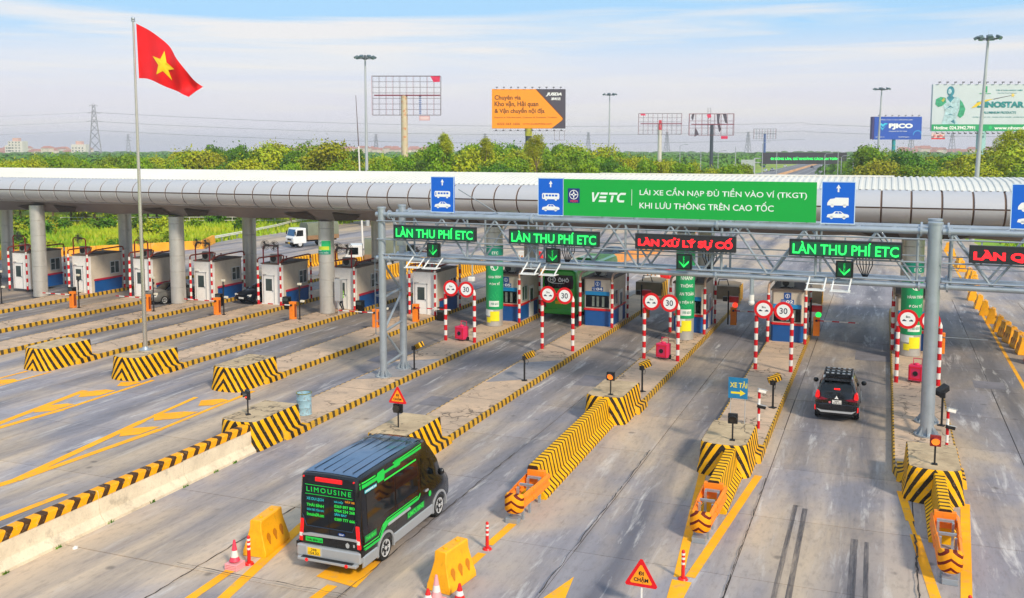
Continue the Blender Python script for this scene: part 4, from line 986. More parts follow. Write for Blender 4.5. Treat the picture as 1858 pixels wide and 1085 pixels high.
# left islands beyond -57.4 for the booth at the edge
def booth_right(cx, y, num, label, W=1.80, L=3.6, H=3.0, sign=True):
    t = thing('toll_booth', label, 'toll booth', (cx, y, .25), 0, 'toll booths with a glazed front above a blue base')
    s = W/2
    # rounded front corner body
    out = [(-s, L), (-s, .12), (-s+.1, 0), (s-.1, 0), (s, .12), (s, L)]
    mb = MB(); mb.prism(out, 0, .98, 'z'); mk('blue_base', mb, m_blue, t)
    mb = MB(); mb.prism([(x*1.06, y_-.05 if y_ < 1 else y_) for x, y_ in out], .985, 1.12, 'z'); mk('red_rail', mb, m_redp, t, bevel=.02)
    mb = MB(); mb.prism(out, 1.125, H, 'z'); mk('wall', mb, m_beige, t)
    mb = MB(); mb.box(-s-.07, s+.07, -.1, L+.06, H+.002, H+.1); mk('roof', mb, m_roofg, t)
    mb = MB(); mb.box(-s+.12, s-.12, -.035, -.002, 1.2, 1.98); wf = mk('front_window', mb, m_glass, t)
    mb = MB()
    for a in ((-s+.1, s-.1, 1.98, 2.22),): mb.box(a[0], a[1], -.10, -.002, a[2], a[3])
    mk('window_hood', mb, mat('hood_blue', '#1186c4', .4, var=.06), t, bevel=.02)
    mb = MB()
    for x in (-s+.09, s-.13): mb.box(x, x+.04, -.045, -.002, 1.16, 1.97)
    mk('window_frame', mb, m_alu, t)
    for x in (-.35, -.05, .3): mb = MB(); mb.box(x, x+.16, -.038, -.036, 1.25, 1.9); mk('blind_slat', mb, mat('blind', '#6f7a74', .6, var=.3, vs=8), t)
    # right wall: door and window
    mb = MB()
    for a in ((.5, 1.5, 1.25, 1.31), (.5, 1.5, 2.2, 2.26), (.5, .56, 1.31, 2.2), (.97, 1.03, 1.31, 2.2), (1.44, 1.5, 1.31, 2.2)): mb.box(s, s+.04, a[0], a[1], a[2], a[3])
    wf = mk('window_frame', mb, m_alu, t)
    for a, b_ in ((.56, .97), (1.03, 1.44)): mb = MB(); mb.box(s+.003, s+.016, a, b_, 1.31, 2.2); mk('pane', mb, m_glass2, wf)
    mb = MB(); mb.box(s+.001, s+.04, 1.9, 2.7, .02, 2.1); d = mk('door', mb, m_doorw, t); mb = MB(); mb.box(s+.04, s+.05, 2.05, 2.55, 1.1, 1.9); mk('pane', mb, m_glass2, d); mb = MB(); mb.box(s+.04, s+.09, 1.96, 2.0, .95, 1.1); mk('handle', mb, m_galv, d)
    if sign:
        m_nb = mat('number_blue', '#12509c', .4, var=.03)
        mb = MB(); mb.box(-.2, .2, -.03, -.002, 2.52, 2.9); p = mk('emblem_plate', mb, m_nb, t)
        mb = MB()
        for q in ringp(0, 2.71, .13, .105, 20): mb.poly([(a, -.034, b2) for a, b2 in q])
        for a, b2 in (((-.02, .0), (.02, .13)), ): mb.poly([(a[0], -.034, 2.71-.12), (b2[0], -.034, 2.71-.12), (b2[0], -.034, 2.71+.12), (a[0], -.034, 2.71+.12)])
        mk('emblem', mb, m_disc, p, norm=False)
        mb = MB(); mb.box(-.36, .36, -.03, -.002, 2.26, 2.5); p = mk('number_plate', mb, m_nb, t)
        text('LÀN', -.33, -.12, 2.38, 2.46, -.034, m_disc, p); text('XE', -.28, -.16, 2.29, 2.35, -.034, m_disc, p); text(num, -.08, .32, 2.29, 2.47, -.034, m_disc, p, bold=.03)
    acunit(t, -.1, 1.0, H+.1)
    mb = MB(); mb.path([(-.5, .4, H+.12), (-.2, .7, H+.16), (.1, .5, H+.12), (.3, 1.2, H+.12)], .03, 6); mk('roof_cable', mb, m_black, t)
    return t
def guard_right(cx, y, label, W=2.1, L=3.6, H=3.1):
    t = thing('pipe_guard', label, 'pipe frame', (cx, y, .25), 0, 'red and white pipe frames round the booths')
    for x in (-W/2, W/2):
        mb = MB(); mb.tube((x, -.35, 0), (x, -.35, H-.2), .09, n=12); mk('post', mb, m_rw, t, smooth=40)
        mb = MB(); mb.tube((x, L, 0), (x, L, H+.1), .075, n=12); mk('post', mb, m_rw, t, smooth=40)
        mb = MB(); mb.path([(x, -.35, H-.2), (x, -.35, H+.0), (x, -.2, H+.2), (x, .1, H+.28), (x, L-.2, H+.28), (x, L, H+.1)], .07, 10); mk('side_pipe', mb, mat('pipe_cream', '#c9a58a', .5, var=.3, vs=4), t, smooth=40)
    return t
RB = [(-22.9, 57.9, '05', 'with glazed front left of the green bus'), (-16.8, 58.3, '04', 'numbered 04 beside the green bus'), (-10.85+.75-.9, 58.3, '03', 'numbered 03 behind the middle green banner'), (-5.05, 57.4, '02', 'numbered 02 left of the black car lane'), (1.75, 57.5, '01', 'hidden behind the right green banner')]
for cx, y, n, w in RB:
    booth_right(cx, y, n, 'toll booth ' + w); guard_right(cx, y, 'striped pipe frame around the booth ' + w)
# ================================================================ BARRIER MACHINES
def machine(label, loc, boom=True, side=-1, bl=2.9, red=False, z=.25):
    t = thing('boom_barrier', label, 'boom barrier', loc, 0, 'orange boom barrier machines')
    mb = MB(); mb.box(-.19, .19, -.16, .16, 0, 1.12); mk('cabinet', mb, m_orange, t, bevel=.025)
    mb = MB(); mb.box(-.2, .2, -.17, .17, 1.10, 1.16); mk('lid', mb, m_orange, t, bevel=.02)
    mb = MB(); mb.box(.192, .2, -.1, .1, .15, 1.0); mk('door_panel', mb, mat('panel_brown', '#8a3c14', .5, var=.1), t)
    mb = MB(); mb.tube((0, -.16, .95), (0, -.24, .95), .07, n=12); mk('hub', mb, m_black, t)
    if boom: mb = MB(); mb.box(min(0, side*bl), max(0, side*bl), -.215, -.18, .92, .985); mk('boom', mb, m_rwx, t)
    return t
MM = [(-60.4, 51.1, 'at the left edge of the photo'), (-53.55, 51.6, 'beside the second canopy column'), (-47.6, 52.4, 'just right of the flagpole'), (-42.15, 53.0, 'by the booth right of the silver car'), (-36.35, 53.4, 'left of the sticker column'), (-29.75, 52.8, 'partly hidden by the left gantry tower'), (-28.3, 55.5, 'right of the left gantry tower')]
for x, y, w in MM:
    machine('orange boom barrier cabinet ' + w, (x, y, .25), bl=2.6, side=1 if x == -28.3 else -1)
    if x < -29: 
        t = thing('reader_post', 'black reader post by the boom barrier ' + w, 'reader post', (x+.5, y+.05, .25), 0, 'black reader posts beside the boom barriers')
        mb = MB(); mb.tube((0,0,0), (0,0,2.3), .045, n=8); mb.box(-.1,.1,-.1,.1,0,.03); mk('post', mb, m_black, t)
        for z, xx in ((2.28, 0), (1.15, .2)):
            mb = MB(); mb.box(xx-.12, xx+.16, -.08, .08, z, z+.15); mk('reader_head', mb, mat('reader_cream', '#cfc8b4', .5, var=.1), t, bevel=.03)
        mb = MB(); mb.box(-.02, .2, -.03, .03, 1.1, 1.16); mb.box(-.02, .09, -.05, .05, 1.9, 2.05); mk('bracket', mb, m_black, t)
        t = thing('control_cabinet', 'dark cabinet beyond the boom barrier ' + w, 'cabinet', (x+2.25, y+4.9, .0))
        mb = MB(); mb.box(-.26, .26, -.2, .2, .0, .9); mk('cabinet', mb, m_dark, t, bevel=.03); mb = MB(); mb.box(-.2, .2, -.215, -.2, .6, .82); mk('screen', mb, m_glass2, t)
for (x, y, lab, lit, cc) in ((-14.6, 62.5, 'orange boom machine with a red lamp box right of booth 04', 'r', 1), (-8.75, 61.8, 'orange boom machine with a lit red lamp right of booth 03', 'r', 2), (-3.55, 60.0, 'boom machine with a lit green lamp right of booth 02', 'g', 3), (3.2, 57.2, 'boom machine with a thin pole arm right of the right banner column', '', 4)):
    t = machine(lab, (x, y, .25), cc in (2, 3), side=1, bl=2.4)
    if cc == 4: mb = MB(); mb.tube((0, -.2, .95), (2.3, -.2, .95), .02, n=6); mk('thin_arm', mb, m_galv, t)
    if lit:
        mb = MB(); mb.tube((-.35, 0, 0), (-.35, 0, 2.2), .05, n=8); mk('lamp_post', mb, m_black, t)
        mb = MB(); mb.box(-.3, .3, -.1, .1, 1.45, 1.85); h = mk('lamp_box', mb, m_redp, t, bevel=.02)
        mb = MB(); mb.tube((.1, -.1, 1.3), (.1, -.16, 1.3), .17, n=16); mk('lamp', mb, m_rglow if lit == 'r' else m_ledg, t, smooth=40)
        mb = MB(); mb.box(-.7, -.42, -.06, .06, 1.5, 1.8); mk('camera', mb, m_dark, t, bevel=.02)
# ================================================================ GANTRY
gx0, gy0, grz = -22.9, 41.25, -.0364
gantry = thing('sign_gantry', 'grey tubular steel gantry carrying the lane signs across the right hand lanes', 'gantry', (gx0, gy0, 0), grz)
def gp(s, off=0.0, z=0.0): return (gx0 + s*cos(grz) - off*sin(grz), gy0 + s*sin(grz) + off*cos(grz), z)
zb, zt, D_ = 6.18, 8.32, 2.0; GL = 34.0
def gm(nm, a, b_, r, m=m_galv2, n=8):
    mb = MB(); mb.tube(a, b_, r, n=n); return mk(nm, mb, m, gantry, smooth=40)
for s, r, gap in ((0.05, .18, D_), (24.8, .255, D_)):
    for y_ in (0, gap):
        mb = MB(); mb.tube((s, y_, .25), (s, y_, 8.62), r, n=24); mk('column', mb, m_galv, gantry, smooth=40)
        mb = MB(); mb.tube((s, y_, .25), (s, y_, .31), r+.22, n=24); mk('base_plate', mb, m_galv, gantry)
        mb = MB(); mb.tube((s, y_, 8.6), (s, y_, 8.68), r+.03, n=24); mk('cap', mb, m_galv, gantry)
        for k in range(8):
            a = k*pi/4; mb = MB(); mb.poly([(s+r*cos(a), y_+r*sin(a), .31), (s+(r+.2)*cos(a), y_+(r+.2)*sin(a), .31), (s+r*cos(a), y_+r*sin(a), .62)]); mb.poly([(s+r*cos(a+.06), y_+r*sin(a+.06), .31), (s+(r+.2)*cos(a+.03), y_+(r+.2)*sin(a+.03), .31), (s+r*cos(a+.06), y_+r*sin(a+.06), .62)]); mk('gusset', mb, m_galv, gantry)
            mb = MB(); mb.tube((s+(r+.17)*cos(a+.4), y_+(r+.17)*sin(a+.4), .3), (s+(r+.17)*cos(a+.4), y_+(r+.17)*sin(a+.4), .4), .025, n=6); mk('bolt', mb, m_galv, gantry)
# lattice between the two legs of the left tower and of the right tower
for s in (.05, 24.8):
    zz = [.8, 2.5, 4.2, 5.9]
    for i, z in enumerate(zz):
        gm('tower_strut', (s, .15, z), (s, D_-.15, z+.25), .065)
        if i < 3:
            a, b_ = ((.15, D_-.15) if i % 2 else (D_-.15, .15)); gm('tower_brace', (s, a, z+.1), (s, b_, zz[i+1]), .06)
# chords
for y_ in (0, D_):
    for z, r in ((zb, .115), (zt, .125)):
        for a, b_ in ((-.25, 8.0), (8.0, 16.4), (16.4, 24.55), (25.05, GL)): gm('chord', (a, y_-(.0), z), (b_, y_, z), r, m_galv, 16)
        for a in (.5, 8.0, 16.4, 24.3, 25.3):
            mb = MB(); mb.tube((a-.04, y_, z), (a+.04, y_, z), r+.09, n=18); mk('flange', mb, m_galv, gantry)
# front and back diagonals
s = .6; i = 0
while s < GL-1:
    w = 1.38
    if not (24.0 < s < 25.2):
        for y_ in (0, D_):
            a, b_ = ((zt-.12, zb+.1) if i % 2 == 0 else (zb+.1, zt-.12)); gm('diagonal', (s, y_, a), (s+w, y_, b_), .048)
        gm('cross_brace', (s, 0, zt-.02), (s+w*.5, D_, zt-.02), .04); gm('cross_brace', (s+w*.5, D_, zt-.02), (s+w, 0, zt-.02), .04)
        gm('cross_brace', (s, 0, zb), (s+w, D_, zb), .04)
    s += w; i += 1
for s in (.75, 4.7, 7.8, 8.2, 12.4, 16.2, 16.6, 20.4, 24.2, 25.4, 29):
    for y_ in (0, D_): gm('vertical', (s, y_, zb), (s, y_, zt), .05)
    gm('tie', (s, 0, zb), (s, D_, zb), .05); gm('tie', (s, 0, zt), (s, D_, zt), .05)
for a, b_ in ((-.1, 24.5), (25.1, GL)):
    for z in (7.12, 8.02): gm('sign_rail', (a, -.22, z), (b_, -.22, z), .035)
    gm('walkway_rail', (a, D_-.3, zb+1.0), (b_, D_-.3, zb+1.0), .025); gm('walkway_rail', (a, D_-.3, zb+.55), (b_, D_-.3, zb+.55), .02)
    gm('walkway_rail', (a, .35, zb+.13), (b_, .35, zb+.13), .03); gm('cable_tray', (a, -.12, zb+.2), (b_, -.12, zb+.2), .035, m_galv)
    mb = MB(); mb.box(a, b_, .75, 1.25, zb+.08, zb+.11); mk('walkway', mb, m_galv, gantry)
# ladder on the left tower
for y_ in (.75, 1.1): gm('ladder_rail', (-.42, y_, .4), (-.42, y_, 6.6), .02)
for k in range(20): gm('ladder_rung', (-.42, .75, .6+k*.3), (-.42, 1.1, .6+k*.3), .012, n=5)
for k in range(7):
    mb = MB(); z = 2.2+k*.65; mb.path([(-.42, .68, z), (-.75, .66, z), (-.95, .92, z), (-.75, 1.18, z), (-.42, 1.17, z)], .014, 5); mk('ladder_hoop', mb, m_galv2, gantry)
for y_, xx in ((.66, -.75), (.92, -.95), (1.18, -.75)): gm('hoop_bar', (xx, y_, 2.2), (xx, y_, 6.1), .012, n=5)
# bundles of cable
for s0 in (9.1, 15.6, 21.9):
    for k in range(6): mb = MB(); x = s0+k*.12; mb.path([(x, .9, 7.2), (x+.03, .85, 6.8), (s0+.3+k*.03, .6, 6.35)], .022, 5); mk('cable', mb, m_black, gantry)
# boxes and lamps standing on the gantry
mb = MB(); mb.box(.6, .95, .5, .9, 6.75, 7.05); mk('junction_box', mb, m_alu, gantry, bevel=.02); mb = MB(); mb.box(1.1, 1.35, .6, .9, 6.5, 6.8); mk('junction_box', mb, m_dark, gantry, bevel=.02)
m_wpipe = mat('white_antenna', '#e4e6e6', .4, .1, var=.04)
def antenna(label, s, w=1.9):
    t = thing('etc_antenna', label, 'antenna', gp(s, -.45, 0), grz, 'white antenna frames hanging under the gantry')
    for q in (-1, 1):
        x = q*w*.25; ww = w*.20
        mb = MB(); mb.box(x-ww, x+ww, -.42, .12, 5.86, 5.9); mk('panel', mb, m_wpipe, t, bevel=.01)
        for e_ in (-1, 1): mb = MB(); mb.tube((x+e_*ww*.85, -.3, 5.9), (x+e_*ww*.85+.05, .38, 6.35), .035, n=6); mk('arm', mb, m_wpipe, t)
        mb = MB(); mb.tube((x-ww, -.02, 6.1), (x+ww, -.02, 6.1), .02, n=5); mk('crossbar', mb, m_wpipe, t)
for s, w in ((2.6, 'under the first green lane sign'), (8.55, 'above the green bus'), (20.95, 'above the black car lane'), (30.6, 'right of the right gantry pole')): antenna('white paired antenna frame ' + w, s)
t = thing('dome_camera', 'white dome camera on a short pole hanging below the gantry middle', 'camera', gp(17.9, -.1, 0), grz)
mb = MB(); mb.tube((0, 0, 6.1), (0, 0, 5.45), .085, n=10); mk('drop_pole', mb, m_galv, t); mb = MB(); mb.tube((0, 0, 5.45), (0, 0, 5.2), .11, n=14); mb.sphere((0, 0, 5.12), .13, 14, 8); mk('dome', mb, m_white, t, smooth=40)
t = thing('dome_camera', 'small white camera hanging under the gantry beside the left green banner', 'camera', gp(5.0, -.1, 0), grz)
mb = MB(); mb.tube((0, 0, 6.1), (0, 0, 5.5), .04, n=8); mk('drop_pole', mb, m_galv, t); mb = MB(); mb.box(-.2, .1, -.12, .12, 5.3, 5.52); mk('camera', mb, m_white, t, bevel=.04)
# ---------------------------------------------------------------- lane panels above the gantry
m_ring = mat('panel_border', '#cfe6f4', .4, var=0)
BUSP = [(-.42, -.13), (.44, -.13), (.46, -.05), (.46, .12), (.42, .17), (-.42, .17), (-.46, .12), (-.46, -.08)]
def panel(label, s, kind, w=1.24):
    t = thing('lane_sign', label, 'traffic sign', gp(s, -.02, 0), grz, 'tall blue lane panels on top of the gantry')
    z0, z1 = 8.50, 10.2
    mb = MB(); mb.box(-w/2, w/2, -.03, .03, z0, z1); p = mk('panel', mb, m_sblue, t)
    bd = []
    for a, b_, c, d in ((-w/2, w/2, z0, z0+.03), (-w/2, w/2, z1-.03, z1), (-w/2, -w/2+.03, z0+.03, z1-.03), (w/2-.03, w/2, z0+.03, z1-.03)): bd.append([(a, c), (b_, c), (b_, d), (a, d)])
    flat(bd, -.034, m_ring, p, 'border')
    flat([(-.03, 9.78), (.03, 9.78), (.03, 9.93), (.085, 9.93), (0, 10.08), (-.085, 9.93), (-.03, 9.93)], -.034, m_disc, p, 'arrow')
    if kind == 'bus':
        sc = .9; o_ = lambda P, dx, dz, k=sc: [(x*k+dx, z*k+dz) for x, z in P]
        flat([o_(BUSP, 0, 9.36)] + [circ(x, 9.23, .055, 14) for x in (-.22, .25)], -.034, m_disc, p, 'bus_symbol')
        flat([[(x, 9.37), (x+.11, 9.37), (x+.11, 9.45), (x, 9.45)] for x in (-.24, -.09, .06, .21)] + [[(-.37, 9.31), (-.32, 9.31), (-.32, 9.45), (-.37, 9.45)]], -.037, m_sblue, p, 'window_symbol')
    else:
        P = [(-.46, -.13), (.44, -.13), (.44, .22), (-.12, .22), (-.16, .18), (-.34, .15), (-.44, .02), (-.46, -.04)]
        flat([[(x*.9, z*.9+9.36) for x, z in P]] + [circ(x, 9.23, .065, 14) for x in (-.22, .25)], -.034, m_disc, p, 'truck_symbol')
    C = [(-.46, -.1), (-.3, -.12), (.3, -.12), (.46, -.08), (.46, 0), (.40, .04), (.26, .06), (.12, .16), (-.12, .16), (-.22, .06), (-.42, .02)]
    flat([[(x*.92, z*.92+8.86) for x, z in C]] + [circ(x, 8.76, .062, 14) for x in (-.24, .24)], -.034, m_disc, p, 'car_symbol')
    flat([[(-.11, 8.92), (0, 8.92), (0, 8.985), (-.08, 8.985)], [(.03, 8.92), (.17, 8.92), (.1, 8.985), (.03, 8.985)]], -.037, m_sblue, p, 'window_symbol')
    for x in (-w*.35, w*.35): mb = MB(); mb.tube((x, .05, zt), (x, .05, z0+.6), .03, n=6); mk('bracket', mb, m_galv, t)
panel('leftmost tall blue panel with white bus and car symbols', 3.42, 'bus'); panel('blue panel with bus and car symbols attached left of the long green banner', 8.9, 'bus')
panel('blue panel with van and car symbols right of the long green banner', 21.2, 'truck', 1.3); panel('blue panel with truck and car symbols cut off by the right edge of the photo', 28.0, 'truck', 1.3)
# stay rods behind panels
for s in (4.2,): gm('stay', (s, .1, 9.6), (s+1.3, D_, zt), .025)
t = thing('etc_banner', 'long green banner with white Vietnamese lettering on top of the gantry', 'banner', gp(14.95, -.04, 0), grz)
w0, w1 = -5.42, 5.42; z0, z1 = 8.53, 10.16
mb = MB(); mb.box(w0, w1, -.03, .03, z0, z1); p = mk('board', mb, m_sgreen, t)
mb = MB()
for k in range(8): mb.box(w0+.3+k*1.45, w0+.36+k*1.45, .03, .09, zt, z1)
mk('frame', mb, m_galv, t)
mb = MB(); mb.box(-5.22, -4.66, -.036, -.03, 9.1, 9.75); lg = mk('logo_plate', mb, mat('logo_navy', '#1b2f7a', .4, var=.02), t)
mb = MB(); cx, cz = -4.94, 9.47
for q in ringp(cx, cz, .21, .18, 28): mb.poly([(a, -.040, b_) for a, b_ in q])
for k in range(4):
    a = k*pi/2+pi/2; mb.poly([(cx+r*cos(a+d), -.040, cz+r*sin(a+d)) for r, d in ((.19, 0), (.06, .78), (.03, 0), (.06, -.78))])
mk('logo', mb, m_disc, lg, norm=False)
text('VIDIFI', -5.12, -4.76, 9.13, 9.23, -.040, mat('logo_red', '#e0305a', .4, var=0), lg, bold=.02)
# VETC wordmark: slanted block letters with cut bars
mb = MB()
def lt(polys, x, sc=.42, sh=.22):
    for P in polys: mb.poly([(x+(a+sh*b_)*sc, -.034, 9.17+b_*sc*1.0) for a, b_ in P])
lt([[(0, 1), (.22, 1), (.40, .3), (.62, 1), (.86, 1), (.48, 0), (.28, 0)]], -4.18)
lt([[(0, .78), (.0, 1), (.8, 1), (.8, .78)], [(0, .39), (.0, .61), (.72, .61), (.72, .39)], [(0, 0), (.0, .22), (.8, .22), (.8, 0)]], -3.78)
lt([[(.05, .78), (.05, 1), (.95, 1), (.95, .78)], [(.36, 0), (.36, .7), (.6, .7), (.6, 0)]], -3.40)
lt([[(0, .3), (0, .7), (.28, 1), (.85, 1), (.85, .78), (.35, .78), (.24, .66), (.24, .34), (.35, .22), (.85, .22), (.85, 0), (.28, 0)]], -2.98)
mk('wordmark', mb, m_swhite, t, norm=False)
flat([(-2.28, 9.05), (-2.26, 9.05), (-2.26, 9.75), (-2.28, 9.75)], -.034, m_swhite, t, 'divider')
text('LÁI XE CẦN NẠP ĐỦ TIỀN VÀO VÍ (TKGT)', -1.92, 5.05, 9.44, 9.86, -.034, m_swhite, t, bold=.01)
text('KHI LƯU THÔNG TRÊN CAO TỐC', -1.92, 3.75, 8.93, 9.33, -.034, m_swhite, t, bold=.01)
# ---------------------------------------------------------------- LED boards and arrows
def led(label, s0, s1, txt, red=False, tx=None):
    t = thing('led_board', label, 'display board', gp((s0+s1)/2, -.32, 0), grz, 'lane name display boards on the gantry'); w = s1-s0
    z0, z1 = 7.2, 7.87
    mb = MB(); mb.box(-w/2, w/2, -.1, .12, z0, z1); c = mk('case', mb, m_led, t, bevel=.015)
    m = m_ledr if red else m_ledg
    if not red: mb = MB(); mb.box(-w/2+.08, w/2-.06, -.106, -.10, z0+.05, z1-.1); mk('lit_field', mb, m_ledgb, t)
    a, b_ = tx or (-w/2+.14, w/2-.12)
    text(txt, a, b_, z0+(.07 if red else .09), z1-.07, -.112, m, t, bold=.05 if red else .018)
    for x in (-w*.4, 0, w*.4): mb = MB(); mb.box(x-.03, x+.03, .12, .2, z0-.05, z1+.1); mk('bracket', mb, m_galv, t)
led('green lit display board at the left end of the gantry', .95, 5.3, 'LÀN THU PHÍ ETC')
led('green lit display board above the green bus lane', 7.0, 11.3, 'LÀN THU PHÍ ETC')
led('red lit display board in the middle of the gantry', 12.95, 17.25, 'LÀN XỬ LÝ SỰ CỐ', True)
led('green lit display board above the black car lane', 19.4, 23.65, 'LÀN THU PHÍ ETC')
led('red lit display board cut off by the right edge of the photo', 26.0, 30.3, 'LÀN QUÁ KHỔ', True, (-2.0, 1.9))
def larrow(label, s):
    t = thing('arrow_signal', label, 'lane signal', gp(s, -.36, 0), grz, 'green down arrow lane signals under the display boards')
    mb = MB(); mb.box(-.33, .33, -.08, .1, 6.40, 7.06); mk('case', mb, m_dark, t, bevel=.02)
    P = [[(-.035, 6.55), (.035, 6.55), (.035, 6.97), (-.035, 6.97)]]
    for s_ in (-1, 1): P.append([(0, 6.49), (s_*.21, 6.70), (s_*.21, 6.79), (0, 6.58)][::1 if s_ > 0 else -1])
    flat(P, -.084, m_ledg, t, 'arrow')
    mb = MB(); mb.box(-.25, .25, -.084, -.0815, 6.46, 7.0); mk('lit_field', mb, mat('arrow_field', (0, .05, .025, 1), .4, var=0), t)
    mb = MB(); mb.box(-.03, .03, .1, .3, 6.5, 7.1); mk('bracket', mb, m_galv, t)
for s, w in ((3.1, 'left most'), (9.15, 'above the green bus lane'), (15.1, 'under the red display board'), (21.55, 'above the black car lane')): larrow('green lit down arrow signal ' + (w if w != 'left most' else 'nearest the left gantry tower'), s)
# ================================================================ VEHICLES
def section(st):
    y, zb, w, zbelt, wr, zr = st
    h = zbelt-zb
    half = [(0, zb), (w*.90, zb), (w*.985, zb+h*.18), (w, zb+h*.5), (w*.985, zb+h*.86), (w*.955, zbelt), ((w*.955+wr)/2+.012, (zbelt+zr)/2), (wr, zr-.07), (wr-.06, zr-.02), (wr-.2, zr+.004), (0, zr+.025)]
    return half
def shell(ST):
    mb = MB(); R = []
    for st in ST:
        hf = section(st); R.append([(x, st[0], z) for x, z in hf] + [(-x, st[0], z) for x, z in hf[-2:0:-1]])
    mb.rings(R); return mb
def lerp(a, b_, t): return a+(b_-a)*t
def stat(ST, y):
    for a, b_ in zip(ST[:-1], ST[1:]):
        if a[0] <= y <= b_[0]:
            t = (y-a[0])/max(1e-6, b_[0]-a[0]); return tuple(lerp(p, q, t) for p, q in zip(a, b_))
    return ST[-1]
def sidept(ST, y, v, off=.008):
    """v 0..1 belt -> roof edge"""
    hf = section(stat(ST, y)); P = [hf[5], hf[6], hf[7]]
    q = v*2; i = min(int(q), 1); f = q-i
    return (lerp(P[i][0], P[i+1][0], f)+off, y, lerp(P[i][1], P[i+1][1], f))
def sidewin(t, ST, pts, m, name='side_window', off=.008, sides=(-1, 1)):
    """pts: (y, v) outline; quads strip between lower and upper lists"""
    lo, up = pts
    for s in sides:
        mb = MB(); n = len(lo)
        for i in range(n-1):
            for (a, b_) in ((0, .5), (.5, 1)):
                f = lambda k, q: sidept(ST, lerp(lo[k][0], up[k][0], q), lerp(lo[k][1], up[k][1], q), off)
                mb.poly([(s*p[0], p[1], p[2]) for p in (f(i, a), f(i+1, a), f(i+1, b_), f(i, b_))])
        mk(name, mb, m, t, smooth=60)
def topglass(t, ST, ya, yb, k, m, name, drop=.94, n=4):
    mb = MB(); R = []
    for i in range(n+1):
        y = lerp(ya, yb, i/n); hf = section(stat(ST, y)); 
        R.append([(x, y, z+.012) for x, z in [(-hf[8][0]*k, hf[8][1]), (-hf[9][0]*k, hf[9][1]), (0, hf[10][1]), (hf[9][0]*k, hf[9][1]), (hf[8][0]*k, hf[8][1])]])
    mb.rings(R, cap=False, close=False); return mk(name, mb, m, t, smooth=60)
def wheel(t, x, y, r, w=.22, spokes=5, m=None):
    s = 1 if x > 0 else -1
    mb = MB(); R = []
    for rr, xx in ((r*.6, 0), (r*.93, 0), (r, .03), (r, w-.03), (r*.93, w), (r*.66, w)): R.append([(x-s*w+s*xx, y+rr*cos(2*pi*k/24), r+rr*sin(2*pi*k/24)) for k in range(24)])
    mb.rings(R); wh = mk('wheel', mb, m_tyre, t, smooth=40)
    mb = MB(); X = x+s*.004-s*.03
    for k in range(spokes):
        a = 2*pi*k/spokes
        for d in (-.14, .14):
            mb.poly([(X+s*.02, y+r*.14*cos(a+d*2.2), r+r*.14*sin(a+d*2.2)), (X+s*.035, y+r*.60*cos(a+d-.13), r+r*.60*sin(a+d-.13)), (X+s*.035, y+r*.60*cos(a+d+.13), r+r*.60*sin(a+d+.13))])
    mb.rings([[(X+xo, y+q*cos(2*pi*k/24), r+q*sin(2*pi*k/24)) for k in range(24)] for q, xo in ((r*.58, s*.03), (r*.68, s*.04), (r*.68, -s*.02))], cap=False)
    mb.tube((X, y, r), (X+s*.05, y, r), r*.16, n=10); mk('rim', mb, m or m_rim, wh, norm=True)
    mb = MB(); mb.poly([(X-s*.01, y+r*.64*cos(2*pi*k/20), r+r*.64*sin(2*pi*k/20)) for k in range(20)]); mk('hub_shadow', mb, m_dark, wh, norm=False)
def wells(o, L, ws, r, W):
    c = []
    for y in ws:
        for s in (-1, 1): mb = MB(); mb.tube((s*(W+.2), y, r*.98), (s*(W-.30), y, r*.98), r*1.17, n=28); c.append(mb)
    boolcut(o, c)
def mirror(t, x, y, z, m, s):
    mb = MB(); mb.sphere((x+s*.14, y, z), .13, 10, 6, (.9, .6, .9)); mk('mirror', mb, m, t, smooth=60, bevel=0)
def paint(name, col, metal=.2, rough=.22):
    m, nt, b = base(name, rough, metal); b.inputs['Base Color'].default_value = hx(col); b.inputs['Coat Weight'].default_value = .6; b.inputs['Coat Roughness'].default_value = .08
    g = nn(nt, 'ShaderNodeTexCoord').outputs['Object']
    nt.links.new(mapr(nt, noise(nt, g, 3, 5, .7), .4, .8, rough, rough+.22), b.inputs['Roughness']); return m
# ---------------------------------------------------------------- black van
VB = paint('van_black', '#090b0e', .2, .16); m_sil = paint('van_silver', '#adb1b5', .35, .34)
m_vg = mat('van_green_print', '#12c84a', .35, var=.04); m_vc = mat('van_cyan_print', '#20b4c0', .35, var=0); m_vlime = mat('van_lime_print', '#2fe04a', .35, var=0)
VL = 5.85
VST = [(0.0, .42, .95, 1.25, .82, 2.66), (.05, .36, 1.0, 1.25, .87, 2.71), (.14, .34, 1.02, 1.25, .90, 2.73), (.9, .32, 1.03, 1.25, .91, 2.75), (3.4, .32, 1.03, 1.25, .91, 2.74), (4.0, .32, 1.03, 1.25, .88, 2.68), (4.5, .32, 1.03, 1.25, .80, 2.36), (4.95, .32, 1.02, 1.22, .84, 1.85), (5.15, .32, 1.0, 1.16, .82, 1.40), (5.6, .34, .94, 1.02, .76, 1.22), (5.85, .42, .80, .88, .62, .98)]
van = thing('passenger_van', 'black high roof passenger van with bright green stripes and lettering, driving away', 'van', (-13.72, 21.65, 0), 0)
body = mk('body', shell(VST), VB, van, smooth=32); wells(body, VL, (1.25, 4.72), .36, 1.03)
body.data.set_sharp_from_angle(angle=radians(32))
for y in (1.25, 4.72):
    for x in (-1.02, 1.02): wheel(van, x, y, .36, .24, 5)
